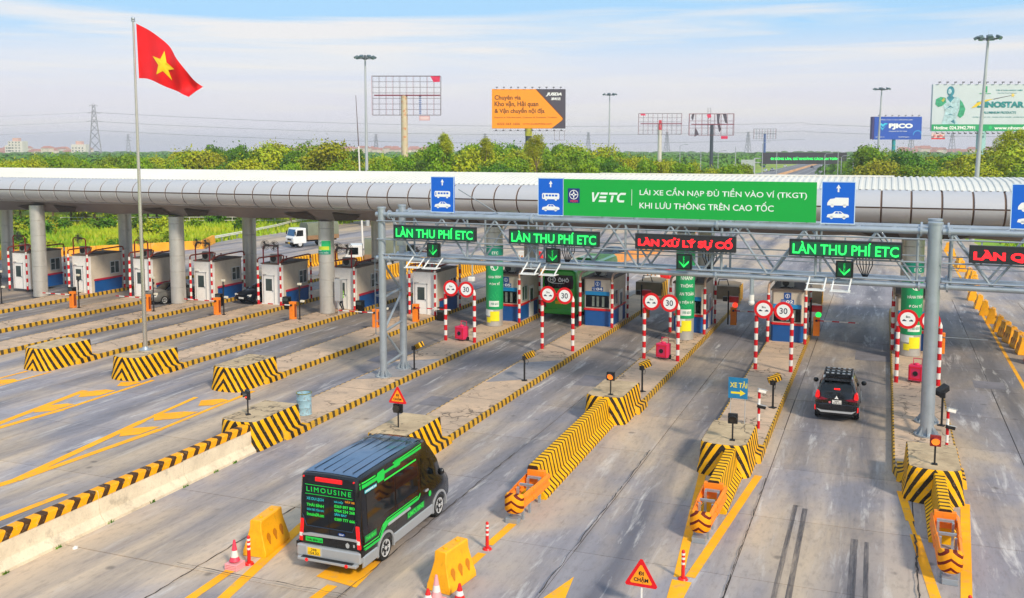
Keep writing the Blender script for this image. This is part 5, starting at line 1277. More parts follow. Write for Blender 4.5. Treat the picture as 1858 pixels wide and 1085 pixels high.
# wheel arches silver
for y in (1.25, 4.72):
    for s in (-1, 1):
        mb = MB(); R = []
        for a in range(-12, 193, 12):
            q = radians(a); R.append([(s*1.0, y+.43*cos(q), .36+.43*sin(q)), (s*1.055, y+.43*cos(q), .36+.43*sin(q)), (s*1.055, y+.50*cos(q), .36+.50*sin(q)), (s*1.0, y+.50*cos(q), .36+.50*sin(q))])
        mb.rings(R); mk('wheel_arch', mb, m_sil, van, smooth=50)
for s in (-1, 1):
    for a, b_ in ((.02, .78), (1.76, 4.22)):
        mb = MB(); mb.prism([(s*.98, .26), (s*1.05, .30), (s*1.045, .56), (s*1.0, .60)], a, b_, 'y'); mk('side_skirt', mb, m_sil, van, bevel=.01)
    mb = MB(); mb.prism([(s*1.0, .93), (s*1.045, .95), (s*1.045, 1.0), (s*1.0, 1.02)], 1.4, 2.75, 'y'); mk('slide_rail', mb, m_alu, van)
# glass
sidewin(van, VST, ([(.35, .06), (1.9, .06)], [(.35, .66), (1.9, .66)]), m_glass); sidewin(van, VST, ([(1.98, .06), (3.35, .06)], [(1.98, .66), (3.35, .66)]), m_glass)
sidewin(van, VST, ([(3.55, .02), (4.55, .04)], [(3.62, .66), (4.25, .62)]), m_glass, 'door_window')
topglass(van, VST, 4.02, 4.92, .98, m_glass, 'windscreen')
# door cut lines
mb = MB()
for s in (-1, 1):
    for y in (1.94, 3.45, 4.6):
        for v in range(6): 
            z0, z1 = .62+v*.25, .62+(v+1)*.25
            st = stat(VST, y); hf = section(st)
            def xo(z):
                for p, q in zip(hf[2:8], hf[3:9]):
                    if p[1] <= z <= q[1]: return lerp(p[0], q[0], (z-p[1])/(q[1]-p[1]))
                return hf[7][0]
            mb.poly([(s*(xo(z0)+.004), y, z0), (s*(xo(z0)+.004), y+.012, z0), (s*(xo(z1)+.004), y+.012, z1), (s*(xo(z1)+.004), y, z1)])
mk('door_seam', mb, m_dark, van, norm=False)
mirror(van, 1.0, 4.62, 1.5, VB, 1); mirror(van, -1.0, 4.62, 1.5, VB, -1)
for s in (-1, 1): mb = MB(); mb.box(s*1.035-.02, s*1.035+.02, 3.75, 3.93, 1.12, 1.17); mk('door_handle', mb, m_alu, van)
# roof ribs and antenna
for x in (-.6, -.3, 0, .3, .6): mb = MB(); mb.box(x-.006, x+.006, .25, 3.7, 2.772, 2.786); mk('roof_rib', mb, mat('rib_sky_tint', '#2c3846', .35, .6, var=.05), van)  # rib colour follows the sky reflection painted on the roof
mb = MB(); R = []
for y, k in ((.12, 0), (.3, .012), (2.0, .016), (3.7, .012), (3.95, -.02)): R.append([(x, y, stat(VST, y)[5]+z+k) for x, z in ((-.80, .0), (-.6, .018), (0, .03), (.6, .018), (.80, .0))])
mb.rings(R, cap=False, close=False); mk('roof_sky_sheen', mb, paint('roof_reflected_sky', '#58799c', .75, .28), van, norm=False, smooth=60)  # added sheet over the black roof; reflected sky painted in as blue
# rear: window, lamps, garnish, bumper, plate
yR = -.006
def rx(z, k=1.0):    # half width of the rear face at height z
    hf = section(VST[0])
    for p, q in zip(hf[1:9], hf[2:10]):
        if p[1] <= z <= q[1]: return lerp(p[0], q[0], (z-p[1])/(q[1]-p[1]))*k
    return hf[8][0]*k
flat([[(-.80, 1.42), (-.66, 1.28), (.66, 1.28), (.80, 1.42), (.78, 2.42), (-.78, 2.42)]], yR-.004, m_glass, van, 'rear_window')
mb = MB()
for P in (((-.84, 1.55), (-.72, 1.24)), ((.84, 1.55), (.72, 1.24)), ((-.72, 1.24), (.72, 1.24))): mb.tube((P[0][0], -.012, P[0][1]), (P[1][0], -.012, P[1][1]), .014, n=6)
mk('window_trim', mb, mat('trim_blue', '#2c3c50', .3, .4, var=0), van)
mb = MB(); mb.box(-.006, .006, -.012, 0, .92, 2.42); mk('door_seam', mb, m_dark, van)
mb = MB(); mb.prism([(-.84, 1.01), (-.6, 1.06), (.84, 1.06), (.90, .99), (.6, 1.0), (-.84, .96)][::1], -.05, 0, 'y'); mk('rear_garnish', mb, m_sil, van, bevel=.008)
mb = MB(); mb.box(-1.0, 1.0, -.10, .12, .40, .72); mk('rear_bumper', mb, m_sil, van, bevel=.04)
mb = MB(); mb.box(-.92, .92, -.20, -.02, .32, .41); mk('bumper_step', mb, m_sil, van, bevel=.02)
mb = MB(); mb.box(-.8, .8, -.205, -.06, .412, .42); mk('step_tread', mb, m_dark, van)
mb = MB(); mb.box(-.64, -.24, -.115, -.10, .47, .67); pl = mk('licence_plate', mb, mat('plate_yellow', '#f5c400', .4, var=.05), van)
text('29B', -.53, -.35, .585, .65, -.118, m_black, pl); text('154.32', -.60, -.28, .49, .565, -.118, m_black, pl)
mb = MB(); mb.box(-.7, -.19, -.108, -.10, .44, .70); mk('plate_recess', mb, m_alu, van)
for s in (-1, 1):
    mb = MB(); mb.rings([[(s*rx(z, .90), -.015, z), (s*rx(z, 1.015), -.015, z), (s*rx(z, 1.03), .14, z), (s*rx(z, .90), .14, z)] for z in (.78, .84, 1.3, 1.42)]); mk('tail_lamp', mb, m_lampr, van, bevel=.015)
    mb = MB(); mb.box(s*.9-.045, s*.9+.045, -.022, -.014, .92, 1.02); mk('reverse_lamp', mb, m_white, van)
    mb = MB(); mb.tube((s*.62, -.20, .355), (s*.62, -.21, .355), .05, n=12); mk('reflector', mb, m_lampr, van)
    mb = MB(); mb.tube((s*.78, -.02, 2.62), (s*.78, .01, 2.62), .025, n=8); mk('marker_lamp', mb, m_lampr, van)
    mb = MB(); mb.box(s*.99-.04, s*.99+.04, -.06, .1, .60, .78); mk('lamp_base', mb, m_dark, van)
mb = MB(); mb.box(-.42, .42, -.03, .02, 2.52, 2.64); mk('brake_light', mb, m_lampr, van, bevel=.02)
mb = MB(); mb.poly([(.38+.11*cos(2*pi*k/20), -.02, 1.13+.045*sin(2*pi*k/20)) for k in range(20)]); bd = mk('brand_badge', mb, mat('badge_blue', '#1a4a9a', .3, .3, var=0), van, norm=False); text('Ford', .31, .45, 1.105, 1.155, -.024, m_disc, bd, italic=.3)
yT = yR-.010
text('LIMOUSINE', -.70, .70, 2.21, 2.35, yT, m_vg, van, bold=.02, space=1.35)
mb = MB(); mb.box(-.74, .74, yT-.004, yT, 2.40, 2.415); mb.box(-.74, .74, yT-.004, yT, 2.14, 2.155); mk('stripe', mb, m_vg, van)
for z, s, m, x1 in ((1.96, 'XE DU LỊCH', m_vc, -.16), (1.80, 'THÁI BÌNH', m_vlime, -.16), (1.66, 'ĐÓN TRẢ TẬN NƠI', m_vc, -.16), (1.53, 'limousine24h.com', m_vlime, -.16)): text(s, -.70, x1, z, z+.10, yT, m, van, bold=.03)
for z, s, m, a, b_ in ((1.98, 'HÀ NỘI', m_vc, .17, .44), (2.02, 'ĐẶT XE', mat('van_orange', '#f09a10', .4, var=0), .5, .80), (1.86, '0369 897 883', m_vlime, .17, .80), (1.74, '0964 234 268', m_vlime, .17, .80), (1.64, 'SÂN BAY', m_vc, .17, .56), (1.50, '0389 777 666', m_vlime, .17, .80)): text(s, a, b_, z, z+.085, yT, m, van, bold=.03)
mb = MB(); mb.box(-.76, -.22, -.012, -.006, .80, .93); mk('print_box', mb, m_vg, van); text('THÁI BÌNH 24', -.73, -.25, .825, .90, -.016, VB, van, bold=.02)
mb = MB(); mb.poly([(.56, -.012, .93), (.50, -.012, .88), (.51, -.012, .80), (.56, -.012, .77), (.61, -.012, .80), (.62, -.012, .88)]); mk('shield_badge', mb, m_alu, van, norm=False); mb = MB(); mb.poly([(.76+.03*cos(k), -.012, .86+.05*sin(k)) for k in range(6)]); mk('badge', mb, m_alu, van, norm=False)
# side graphics on the right flank and left flank
def vside(y, z, off=.012):
    hf = section(stat(VST, y))
    for p, q in zip(hf[1:8], hf[2:9]):
        if p[1] <= z <= q[1]: return (lerp(p[0], q[0], (z-p[1])/(q[1]-p[1]))+off, y, z)
    return (hf[7][0]+off, y, z)
def sgraph(pairs, m, name='stripe'):
    """list of (y, zlo, zhi)"""
    for s in (-1, 1):
        mb = MB()
        for a, b_ in zip(pairs[:-1], pairs[1:]):
            n = 3
            for i in range(n):
                y0_, y1_ = lerp(a[0], b_[0], i/n), lerp(a[0], b_[0], (i+1)/n); l0, l1 = lerp(a[1], b_[1], i/n), lerp(a[1], b_[1], (i+1)/n); h0, h1 = lerp(a[2], b_[2], i/n), lerp(a[2], b_[2], (i+1)/n)
                P = [vside(y0_, l0), vside(y1_, l1), vside(y1_, h1), vside(y0_, h0)]; mb.poly([(s*p[0], p[1], p[2]) for p in P])
        mk(name, mb, m, van, norm=False)
sgraph([(.08, 2.40, 2.50), (.95, 2.40, 2.50), (1.0, 2.30, 2.58), (1.35, 2.30, 2.60), (1.4, 2.44, 2.52), (1.95, 2.44, 2.52), (2.0, 2.42, 2.62), (2.3, 2.42, 2.62), (2.35, 2.48, 2.56), (3.7, 2.48, 2.56)], m_vg)
sgraph([(.08, 2.53, 2.57), (.9, 2.53, 2.57)], m_vlime); sgraph([(.28, 2.24, 2.33), (.92, 2.24, 2.33)], m_vc, 'print_patch')
sgraph([(1.35, 2.24, 2.29), (3.3, 2.24, 2.29)], m_vlime); sgraph([(1.9, 2.56, 2.60), (3.72, 2.60, 2.63)], m_vlime)
sgraph([(.06, .72, .80), (.9, .72, .80), (1.15, .90, 1.10), (1.45, 1.02, 1.12), (3.3, 1.04, 1.12), (3.45, 1.16, 1.20)], m_vg); sgraph([(.06, .84, .87), (.85, .84, .87), (1.1, 1.06, 1.10), (1.4, 1.15, 1.17), (3.25, 1.15, 1.17)], m_vlime)
sgraph([(.12, .94, 1.12), (.75, .94, 1.12)], mat('van_dkgreen', '#0c7a38', .35, var=0), 'print_patch'); sgraph([(2.55, .70, .90), (3.65, .70, .90)], mat('van_dkgreen', '#0c7a38', .35, var=0), 'print_patch')
def tside(s_, y0_, y1_, z0_, z1_, m):
    me = textmesh(s_, .03); X = [v.co.x for v in me.vertices]; Z = [v.co.y for v in me.vertices]
    for v in me.vertices:
        y = lerp(y0_, y1_, (v.co.x-min(X))/(max(X)-min(X))); z = lerp(z0_, z1_, (v.co.y-min(Z))/(max(Z)-min(Z)))
        v.co = vside(y, z, .016)
    me.materials.append(m); o = bpy.data.objects.new('lettering', me); COL.objects.link(o); o.parent = van
tside('THÁI BÌNH', .18, .70, .97, 1.09, m_vlime); tside('LIMOUSINE', 2.6, 3.6, .73, .87, m_vlime); tside('LIMOUSINE 24H', .3, .9, 2.26, 2.31, m_disc)
mb = MB(); mb.poly([vside(4.05+.09*cos(2*pi*k/16), .98+.09*sin(2*pi*k/16), .016) for k in range(16)]); mk('round_print', mb, m_vg, van, norm=False)
# ---------------------------------------------------------------- black crossover
CB = paint('car_black', '#0a0c11', .1, .18)
SST = [(0.0, .52, .72, .92, .60, 1.02), (.08, .38, .84, .98, .74, 1.10), (.22, .32, .88, 1.02, .72, 1.24), (.36, .30, .89, 1.03, .66, 1.50), (.50, .28, .90, 1.03, .62, 1.66), (.8, .28, .90, 1.03, .63, 1.71), (2.1, .28, .90, 1.02, .64, 1.72), (2.7, .28, .90, 1.0, .62, 1.66), (3.35, .28, .89, .98, .64, 1.20), (3.6, .28, .88, .96, .70, 1.08), (4.2, .30, .84, .88, .66, .98), (4.45, .40, .70, .74, .52, .80)]
suv = thing('black_car', 'black crossover car with lit red tail lamps driving away beside the right gantry pole', 'car', (-1.58, 41.85, 0), 0)
bd = mk('body', shell(SST), CB, suv, smooth=34); wells(bd, 4.45, (.85, 3.6), .34, .9); bd.data.set_sharp_from_angle(angle=radians(34))
for y in (.85, 3.6):
    for x in (-.9, .9): wheel(suv, x, y, .34, .22, 5)
topglass(suv, SST, .235, .485, .92, m_glass, 'rear_window'); topglass(suv, SST, 2.72, 3.34, .98, m_glass, 'windscreen')
sidewin(suv, SST, ([(.6, .08), (1.35, .06)], [(.75, .8), (1.35, .84)]), m_glass); sidewin(suv, SST, ([(1.42, .06), (2.3, .06)], [(1.42, .84), (2.25, .84)]), m_glass); sidewin(suv, SST, ([(2.36, .06), (3.0, .1)], [(2.36, .84), (2.75, .72)]), m_glass)
mirror(suv, .88, 3.0, 1.08, CB, 1); mirror(suv, -.88, 3.0, 1.08, CB, -1)
for s in (-1, 1):
    mb = MB(); mb.prism([(s*.68, 1.06), (s*.70, 1.22), (s*.78, 1.30), (s*.83, 1.26), (s*.87, 1.08), (s*.85, 1.0), (s*.72, 1.0)], -.01, .30, 'y'); mk('tail_lamp', mb, m_lampr, suv, bevel=.02)
    mb = MB(); mb.prism([(s*.34, .98), (s*.52, .93), (s*.86, .93), (s*.6, 1.05)], -.03, .1, 'y'); mk('lamp_strip', mb, mat('lamp_dark_red', '#7a0a24', .2, var=0), suv, bevel=.01)
    mb = MB(); mb.prism([(s*.80, .50), (s*.88, .48), (s*.89, .68), (s*.83, .68)], -.02, .12, 'y'); mk('bumper_lamp', mb, m_lampr, suv, bevel=.01)
    mb = MB(); mb.path([(s*.58, .7, 1.74), (s*.58, .8, 1.79), (s*.58, 2.3, 1.79), (s*.58, 2.4, 1.73)], .02, 6); mk('roof_rail', mb, m_alu, suv)
mb = MB(); mb.prism([(-.80, .56), (-.62, .42), (.62, .42), (.80, .56), (.6, .50), (-.6, .50)], -.06, .04, 'y'); mk('skid_plate', mb, m_alu, suv)
mb = MB(); mb.box(-.84, .84, -.045, .1, .50, .80); mk('bumper', mb, CB, suv, bevel=.04)
mb = MB(); mb.box(-.74, .74, -.055, .0, .34, .44); mk('lower_bumper', mb, m_dark, suv)
mb = MB(); mb.box(-.17, .2, -.06, -.04, .80, .96); p = mk('licence_plate', mb, m_white, suv); text('30H', -.08, .1, .885, .94, -.064, m_black, p); text('628.15', -.14, .17, .815, .87, -.064, m_black, p)
mb = MB(); mb.tube((-.27, -.045, .86), (-.27, -.055, .86), .05, n=14); mk('round_badge', mb, mat('badge_rose', '#c8606a', .4, var=0), suv)
mb = MB()
for k in range(3):
    a = radians(90+120*k); c = (.05*cos(a), 1.06+.05*sin(a)); mb.poly([(c[0]+.045*cos(a+d), -.035, c[1]+.045*sin(a+d)) for d in (0, 2.2, pi, -2.2)])
mk('badge', mb, m_disc, suv, norm=False)
mb = MB(); mb.box(-.12, .12, .245, .28, 1.335, 1.40); mk('brake_light', mb, mat('brake_glow', (1, .01, .01, 1), .3, var=0, emit=1.4), suv, bevel=.02)
mb = MB(); mb.box(-.56, .56, .36, .62, 1.685, 1.72); mk('spoiler', mb, CB, suv, bevel=.01)
# roof tray
t_ = MB(); 
for x in (-.56, .56): t_.box(x-.025, x+.025, .95, 2.25, 1.80, 1.88)
for y in (.95, 1.25, 1.55, 1.85, 2.2): t_.box(-.56, .56, y-.03, y+.03, 1.81, 1.86)
mk('roof_tray', t_, m_black, suv, bevel=.008)
for r_, y in enumerate((1.02, 1.5, 2.05)):
    for k in range(5): mb = MB(); x = -.44+k*.22; mb.box(x-.055, x+.055, y-.05, y+.05, 1.87, 1.90); mk('tray_plate', mb, m_alu, suv)
# ---------------------------------------------------------------- simple cars
def sedan(label, loc, rz, col, name='parked_car', front=True, cat='car', group=None, detail=True, m=None):
    P = m or paint('car_'+col.strip('#'), col, .5, .28)
    ST = [(0, .42, .70, .86, .58, .98), (.12, .26, .84, .90, .74, 1.02), (.55, .24, .86, .92, .72, 1.06), (1.15, .24, .87, .93, .60, 1.42), (1.6, .24, .87, .93, .58, 1.46), (2.3, .24, .87, .92, .58, 1.43), (3.15, .24, .86, .90, .66, 1.0), (4.1, .26, .82, .80, .64, .86), (4.35, .36, .66, .62, .50, .70)]
    t = thing(name, label, cat, loc, rz, group)
    b_ = mk('body', shell(ST), P, t, smooth=34)
    if detail: wells(b_, 4.35, (.8, 3.5), .32, .87); b_.data.set_sharp_from_angle(angle=radians(34))
    for y in (.8, 3.5):
        for x in (-.87, .87):
            if detail: wheel(t, x, y, .32, .2, 5)
            else: mb = MB(); mb.tube((x*.8, y, .32), (x*1.01, y, .32), .32, n=12); mk('wheel', mb, m_tyre, t)
    topglass(t, ST, .62, 1.12, .98, m_glass, 'rear_window'); topglass(t, ST, 2.34, 3.12, .98, m_glass, 'windscreen')
    sidewin(t, ST, ([(.95, .1), (1.65, .06)], [(1.2, .8), (1.65, .84)]), m_glass); sidewin(t, ST, ([(1.72, .06), (2.75, .1)], [(1.72, .84), (2.4, .76)]), m_glass)
    if detail:
        for s in (-1, 1):
            mb = MB(); mb.prism([(s*.42, .66), (s*.78, .62), (s*.80, .78), (s*.5, .74)], 4.0, 4.27, 'y'); mk('headlight', mb, m_white, t, bevel=.02)
            mb = MB(); mb.prism([(s*.5, .8), (s*.84, .78), (s*.84, .95), (s*.55, .93)], -.01, .2, 'y'); mk('tail_lamp', mb, m_lampr, t, bevel=.02)
            mirror(t, s*.86, 2.75, .98, P, s)
        mb = MB(); mb.box(-.5, .5, 4.2, 4.38, .40, .58); mk('grille', mb, m_dark, t, bevel=.02); mb = MB(); mb.box(-.25, .25, 4.36, 4.4, .44, .56); mk('licence_plate', mb, m_white, t)
    return t
# silver car waiting at a left booth with its nose to the camera
sedan('silver grey sedan facing the camera beside a left booth, partly behind a canopy column', (-49.9, 59.9, 0), radians(172), '#7d7c78', 'silver_car')
sedan('dark blue car beyond the silver sedan and behind the canopy column', (-43.5+.1, 62.6, 0), radians(170), '#16202e', 'dark_car')
sedan('dark blue estate car beyond the booths seen through the gantry', (-25.4, 97.2, 0), radians(165), '#1c3850', 'dark_car')
sc = [(-56.9, 505, 0, '#d8dadc', 'white car nearest the display gantry on the left freeway carriageway'), (-55.1, 519, 0, '#9aa0a8', 'grey car on the left freeway carriageway beside the white one'), (-59.3, 632, 0, '#e4e4e4', 'distant white car alone on the left freeway carriageway'), (-41.0, 600, 1, '#20304a', 'dark blue car on the right freeway carriageway'), (-38.5, 655, 1, '#e0e0e0', 'distant white car on the right freeway carriageway'), (-33.5, 640, 1, '#b0b4b8', 'distant silver car in the outer lane of the right freeway carriageway')]
fm = {}
for x, y, d, c, lab in sc: sedan(lab, (x, y, .02), pi if d == 0 else 0, c, 'freeway_car', detail=False, group='cars far off on the freeway')
# ---------------------------------------------------------------- green bus
bus = thing('green_bus', 'green coach with lettered rear window stopped beside booth 04', 'bus', (-20.3, 61.0, 0), 0)
GB = paint('bus_green', '#1fa82c', .1, .3)
mb = MB(); w = 1.22; L = 11.0
R = []
for y, k, zr in ((0, .93, 3.26), (.12, .99, 3.36), (.5, 1, 3.40), (L-.5, 1, 3.40), (L, .94, 3.3)):
    R.append([(-w*k, y, .35), (w*k, y, .35), (w*k, y, 1.2), (w*k*.99, y, 2.9), (w*k*.93, y, zr-.12), (w*k*.8, y, zr), (-w*k*.8, y, zr), (-w*k*.93, y, zr-.12), (-w*k*.99, y, 2.9), (-w*k, y, 1.2)])
mb.rings(R); mk('body', mb, GB, bus, smooth=35)
flat([(-.98, 2.1), (.98, 2.1), (1.05, 2.5), (.98, 3.02), (-.98, 3.02), (-1.05, 2.5)], -.01, m_glass, bus, 'rear_window')
text('ÔHÔ', -.05, .72, 2.55, 2.86, -.018, m_disc, bus, bold=.03)
mb = MB()
for cx_ in (-.5,):
    for q in range(24):
        a, b_ = 2*pi*q/24, 2*pi*(q+1)/24; mb.poly([(cx_+r*cos(t_a)*1.35, -.018, 2.7+r*sin(t_a)) for r, t_a in ((.22, a), (.22, b_), (.17, b_), (.17, a))])
mb.poly([(-.62, -.018, 2.6), (-.57, -.018, 2.6), (-.57, -.018, 2.8), (-.62, -.018, 2.8)]); mb.poly([(-.43, -.018, 2.6), (-.38, -.018, 2.6), (-.38, -.018, 2.8), (-.43, -.018, 2.8)]); mb.poly([(-.57, -.018, 2.68), (-.43, -.018, 2.68), (-.43, -.018, 2.72), (-.57, -.018, 2.72)])
mk('oval_logo', mb, m_disc, bus, norm=False)
mb = MB(); mb.box(-.5, .4, -.022, -.012, 2.44, 2.47); mk('underline', mb, m_disc, bus)
text('51B-045.22', -.42, .42, 1.5, 1.64, -.012, mat('bus_print', '#9ad04a', .4, var=0), bus)
mb = MB(); mb.box(-.24, .24, -.03, -.005, 1.05, 1.25); mk('licence_plate', mb, mat('plate_yellow', '#f5c400'), bus, bevel=.01)
mb = MB(); mb.box(-1.18, 1.18, -.08, .2, .36, .72); mk('bumper', mb, GB, bus, bevel=.05)
for s in (-1, 1):
    mb = MB(); mb.box(s*1.0-.1, s*1.0+.1, -.03, .05, .78, 1.15); mk('tail_lamp', mb, mat('bus_lamp', '#a01818', .3, var=0), bus, bevel=.03)
    mb = MB(); mb.box(s*(w+.003)-.004, s*(w+.003)+.004, .8, 10.2, 1.5, 2.75); mk('side_glazing', mb, m_glass, bus)
    for y in (2.4, 8.4): mb = MB(); mb.tube((s*(w-.25), y, .48), (s*(w+.01), y, .48), .48, n=20); mk('wheel', mb, m_tyre, bus, smooth=40)
mb = MB(); mb.box(-.6, .6, 2.0, 3.4, 3.4, 3.56); mb.box(-.6, .6, 6.0, 7.6, 3.4, 3.56); mk('roof_unit', mb, GB, bus, bevel=.05)
# ---------------------------------------------------------------- lorries beyond the plaza
def lorry(label, loc, rz, s=1.0, body=True):
    t = thing('small_lorry', label, 'truck', loc, rz, 'white lorries with grey green covered beds')
    # built with the nose to -Y
    W_ = .95
    mb = MB(); mb.prism([(-.02, .5), (-.06, 1.15), (.10, 1.35), (.34, 2.18), (.5, 2.28), (1.62, 2.28), (1.66, .5)], -W_, W_, 'x'); mk('cab', mb, mat('cab_white', '#dfe2e4', .3, var=.04), t, bevel=.04)
    mb = MB(); mb.poly([(-.85, .098, 1.38), (.85, .098, 1.38), (.80, .31, 2.12), (-.80, .31, 2.12)]); mk('windscreen', mb, mat('windscreen_blue', '#1a5a8a', .12, var=.2), t, norm=False)
    for q in (-1, 1):
        mb = MB(); mb.poly([(q*(W_+.004), .30, 1.35), (q*(W_+.004), 1.25, 1.35), (q*(W_+.004), 1.25, 2.05), (q*(W_+.004), .48, 2.05)]); mk('side_window', mb, m_glass, t, norm=False)
        mb = MB(); mb.box(q*.72-.14, q*.72+.14, -.09, -.02, .74, .98); mk('headlight', mb, m_white, t, bevel=.02)
        mb = MB(); mb.box(q*1.08-.07, q*1.08+.07, .1, .2, 1.5, 1.95); mk('mirror', mb, m_dark, t, bevel=.02)
        for y in (.85, 4.2): mb = MB(); mb.tube((q*.62, y, .42), (q*.93, y, .42), .42, n=20); wq = mk('wheel', mb, m_tyre, t, smooth=40); mb = MB(); mb.tube((q*.93, y, .42), (q*.935, y, .42), .24, n=14); mk('rim', mb, m_rim, wq)
    mb = MB(); mb.box(-.45, .45, -.075, -.03, .86, 1.05); mk('grille', mb, m_dark, t); mb = MB(); mb.box(-.93, .93, -.12, .1, .42, .64); mk('bumper', mb, m_dark, t, bevel=.02)
    mb = MB(); mb.box(-.2, .2, -.14, -.12, .5, .64); mk('licence_plate', mb, mat('plate_yellow', '#f5c400'), t)
    mb = MB(); mb.box(-1.0, 1.0, 1.8, 6.0, .85, 1.35); mk('bed', mb, mat('bed_brown', '#8a6a4a', .6, var=.2), t, bevel=.01)
    mb = MB(); mb.box(-.4, .4, 1.6, 6.0, .6, .84); mk('chassis', mb, m_black, t)
    mb = MB(); R = []
    for k in range(15):
        y = 1.84+k*.295; d = .025 if k % 2 else 0
        R.append([(-1.0+d, y, 1.35), (-1.0+d, y, 2.55), (-.8, y, 2.82-d), (.8, y, 2.82-d), (1.0-d, y, 2.55), (1.0-d, y, 1.35)])
    mb.rings(R); mk('tarpaulin', mb, mat('tarp_grey_green', '#6e7463', .8, var=.12, vs=1.5), t, smooth=50)
    return t
lorry('white lorry with covered bed driving towards the camera, left of the sticker column', (-64.6, 94.6, 0), radians(-28))
lorry('white lorry with covered bed just left of the gantry tower, beyond the booths', (-48.6, 80.5, 0), radians(-62))
# ---------------------------------------------------------------- person in a green vest
def person(label, loc, rz):
    t = thing('person', label, 'person', loc, rz)
    V = {'pel': (0,0,.88), 'sp': (0,.02,1.12), 'ch': (0,.03,1.34), 'nk': (0,0,1.48), 'hd': (0,-.03,1.60), 'ht': (0,-.02,1.72),
         'shl': (-.17,.03,1.40), 'ell': (-.25,.02,1.14), 'wrl': (-.20,-.16,.98), 'shr': (.17,.03,1.40), 'elr': (.25,.05,1.14), 'wrr': (.22,-.12,.96),
         'hl': (-.09,0,.86), 'kl': (-.10,-.14,.48), 'al': (-.10,.04,.08), 'tl': (-.10,-.12,.03), 'hr': (.09,0,.86), 'kr': (.10,.03,.47), 'ar': (.11,.14,.08), 'tr': (.12,.0,.03)}
    rad = {'pel': .13, 'sp': .125, 'ch': .14, 'nk': .055, 'hd': .095, 'ht': .075, 'shl': .065, 'ell': .045, 'wrl': .032, 'shr': .065, 'elr': .045, 'wrr': .032, 'hl': .09, 'kl': .062, 'al': .04, 'tl': .035, 'hr': .09, 'kr': .062, 'ar': .04, 'tr': .035}
    K = list(V); E_ = [('pel','sp'),('sp','ch'),('ch','nk'),('nk','hd'),('hd','ht'),('ch','shl'),('shl','ell'),('ell','wrl'),('ch','shr'),('shr','elr'),('elr','wrr'),('pel','hl'),('hl','kl'),('kl','al'),('al','tl'),('pel','hr'),('hr','kr'),('kr','ar'),('ar','tr')]
    me = bpy.data.meshes.new('body'); me.from_pydata([V[k] for k in K], [(K.index(a), K.index(b_)) for a, b_ in E_], [])
    o = bpy.data.objects.new('body', me); COL.objects.link(o); o.parent = t
    md = o.modifiers.new('skin', 'SKIN')
    for i, k in enumerate(K): me.skin_vertices[0].data[i].radius = (rad[k], rad[k]*(.75 if k in ('sp', 'ch', 'pel') else 1)); me.skin_vertices[0].data[i].use_root = (i == 0)
    o.modifiers.new('sub', 'SUBSURF').levels = 2; o.modifiers['sub'].render_levels = 2
    dg = bpy.context.evaluated_depsgraph_get(); dg.update(); m2 = bpy.data.meshes.new_from_object(o.evaluated_get(dg)); o.modifiers.clear(); o.data = m2
    skin = mat('skin', '#b98a6a', .6, var=.05); trou = mat('trousers_dark', '#1c2230', .8, var=.1); hair = mat('hair_black', '#14110f', .7, var=0); shirt = mat('shirt_dark', '#2b3648', .8, var=.1)
    m2.materials.clear()
    for m in (skin, trou, shirt, hair): m2.materials.append(m)
    for p in m2.polygons:
        z = p.center.z; x = abs(p.center.x)
        p.material_index = 1 if z < .93 and x < .2 else (2 if (z < 1.47 and not (x > .17 and z < 1.1)) else (3 if (z > 1.63 or (z > 1.53 and p.center.y > .0)) else 0)); p.use_smooth = True
    # hi-vis vest follows the torso
    mb = MB(); R = []
    for z, a, b_ in ((.92, .165, .13), (1.1, .165, .125), (1.3, .185, .13), (1.42, .15, .10)): R.append([(a*cos(2*pi*k/16), .02+b_*sin(2*pi*k/16), z) for k in range(16)])
    mb.rings(R); v = mk('vest', mb, mat('vest_green', '#7fd020', .6, var=.1), t, smooth=50)
    mb = MB()
    for z, a, b_ in ((1.05, .17, .133), (1.22, .18, .136)): mb.rings([[(a*cos(2*pi*k/16), .02+b_*sin(2*pi*k/16), zz) for k in range(16)] for zz in (z, z+.045)], cap=False)
    mk('reflective_band', mb, m_white, v, norm=False)
    return t
person('person in a green high visibility vest and dark trousers walking past a booth door', (-35.0, 57.35, .25), radians(-60))
# ================================================================ BEYOND THE PLAZA
# yellow wall on the left and the rail behind
m_yw = mat('yellow_wall', '#eaa21c', .75, var=.12, vs=.8, dirt=.5, dirtcol=hx('#c9a878'))
def wallrun(name, label, cat, P, h, m, w=.5, seg=3.0, pname='wall_unit', top=.3, z0=0):
    t = thing(name, label, cat, (P[0][0], P[0][1], z0)); o_ = Vector(P[0])
    for a, b_ in zip(P[:-1], P[1:]):
        a = Vector(a)-o_; b_ = Vector(b_)-o_; L = (b_-a).length; n = max(1, round(L/seg)); d = (b_-a)/L; nn_ = Vector((-d.y, d.x))
        for k in range(n):
            p = a+d*(k*L/n+.02); q = a+d*((k+1)*L/n-.02); mb = MB()
            mb.rings([[tuple(c-nn_*w/2)+(0,), tuple(c-nn_*top/2)+(h,), tuple(c+nn_*top/2)+(h,), tuple(c+nn_*w/2)+(0,)] for c in (p, q)]); mk(pname, mb, m, t)
    return t
wallrun('yellow_wall', 'long yellow painted concrete barrier along the far left edge of the plaza', 'wall', [(-93, 62), (-83.6, 76.2), (-73.3, 89.8), (-76.6, 96)], .95, m_yw)
wallrun('median_wall', 'orange tinted concrete barrier on the plaza axis seen through the gantry', 'wall', [(-26.4, 86), (-23.4, 104), (-25, 160)], .9, mat('orange_wall', '#d9924c', .8, var=.15), seg=4)
t = thing('guard_rail', 'pale steel guard rail following the road edge at the left behind the lorries', 'guard rail', (-76.8, 96.4, 0))
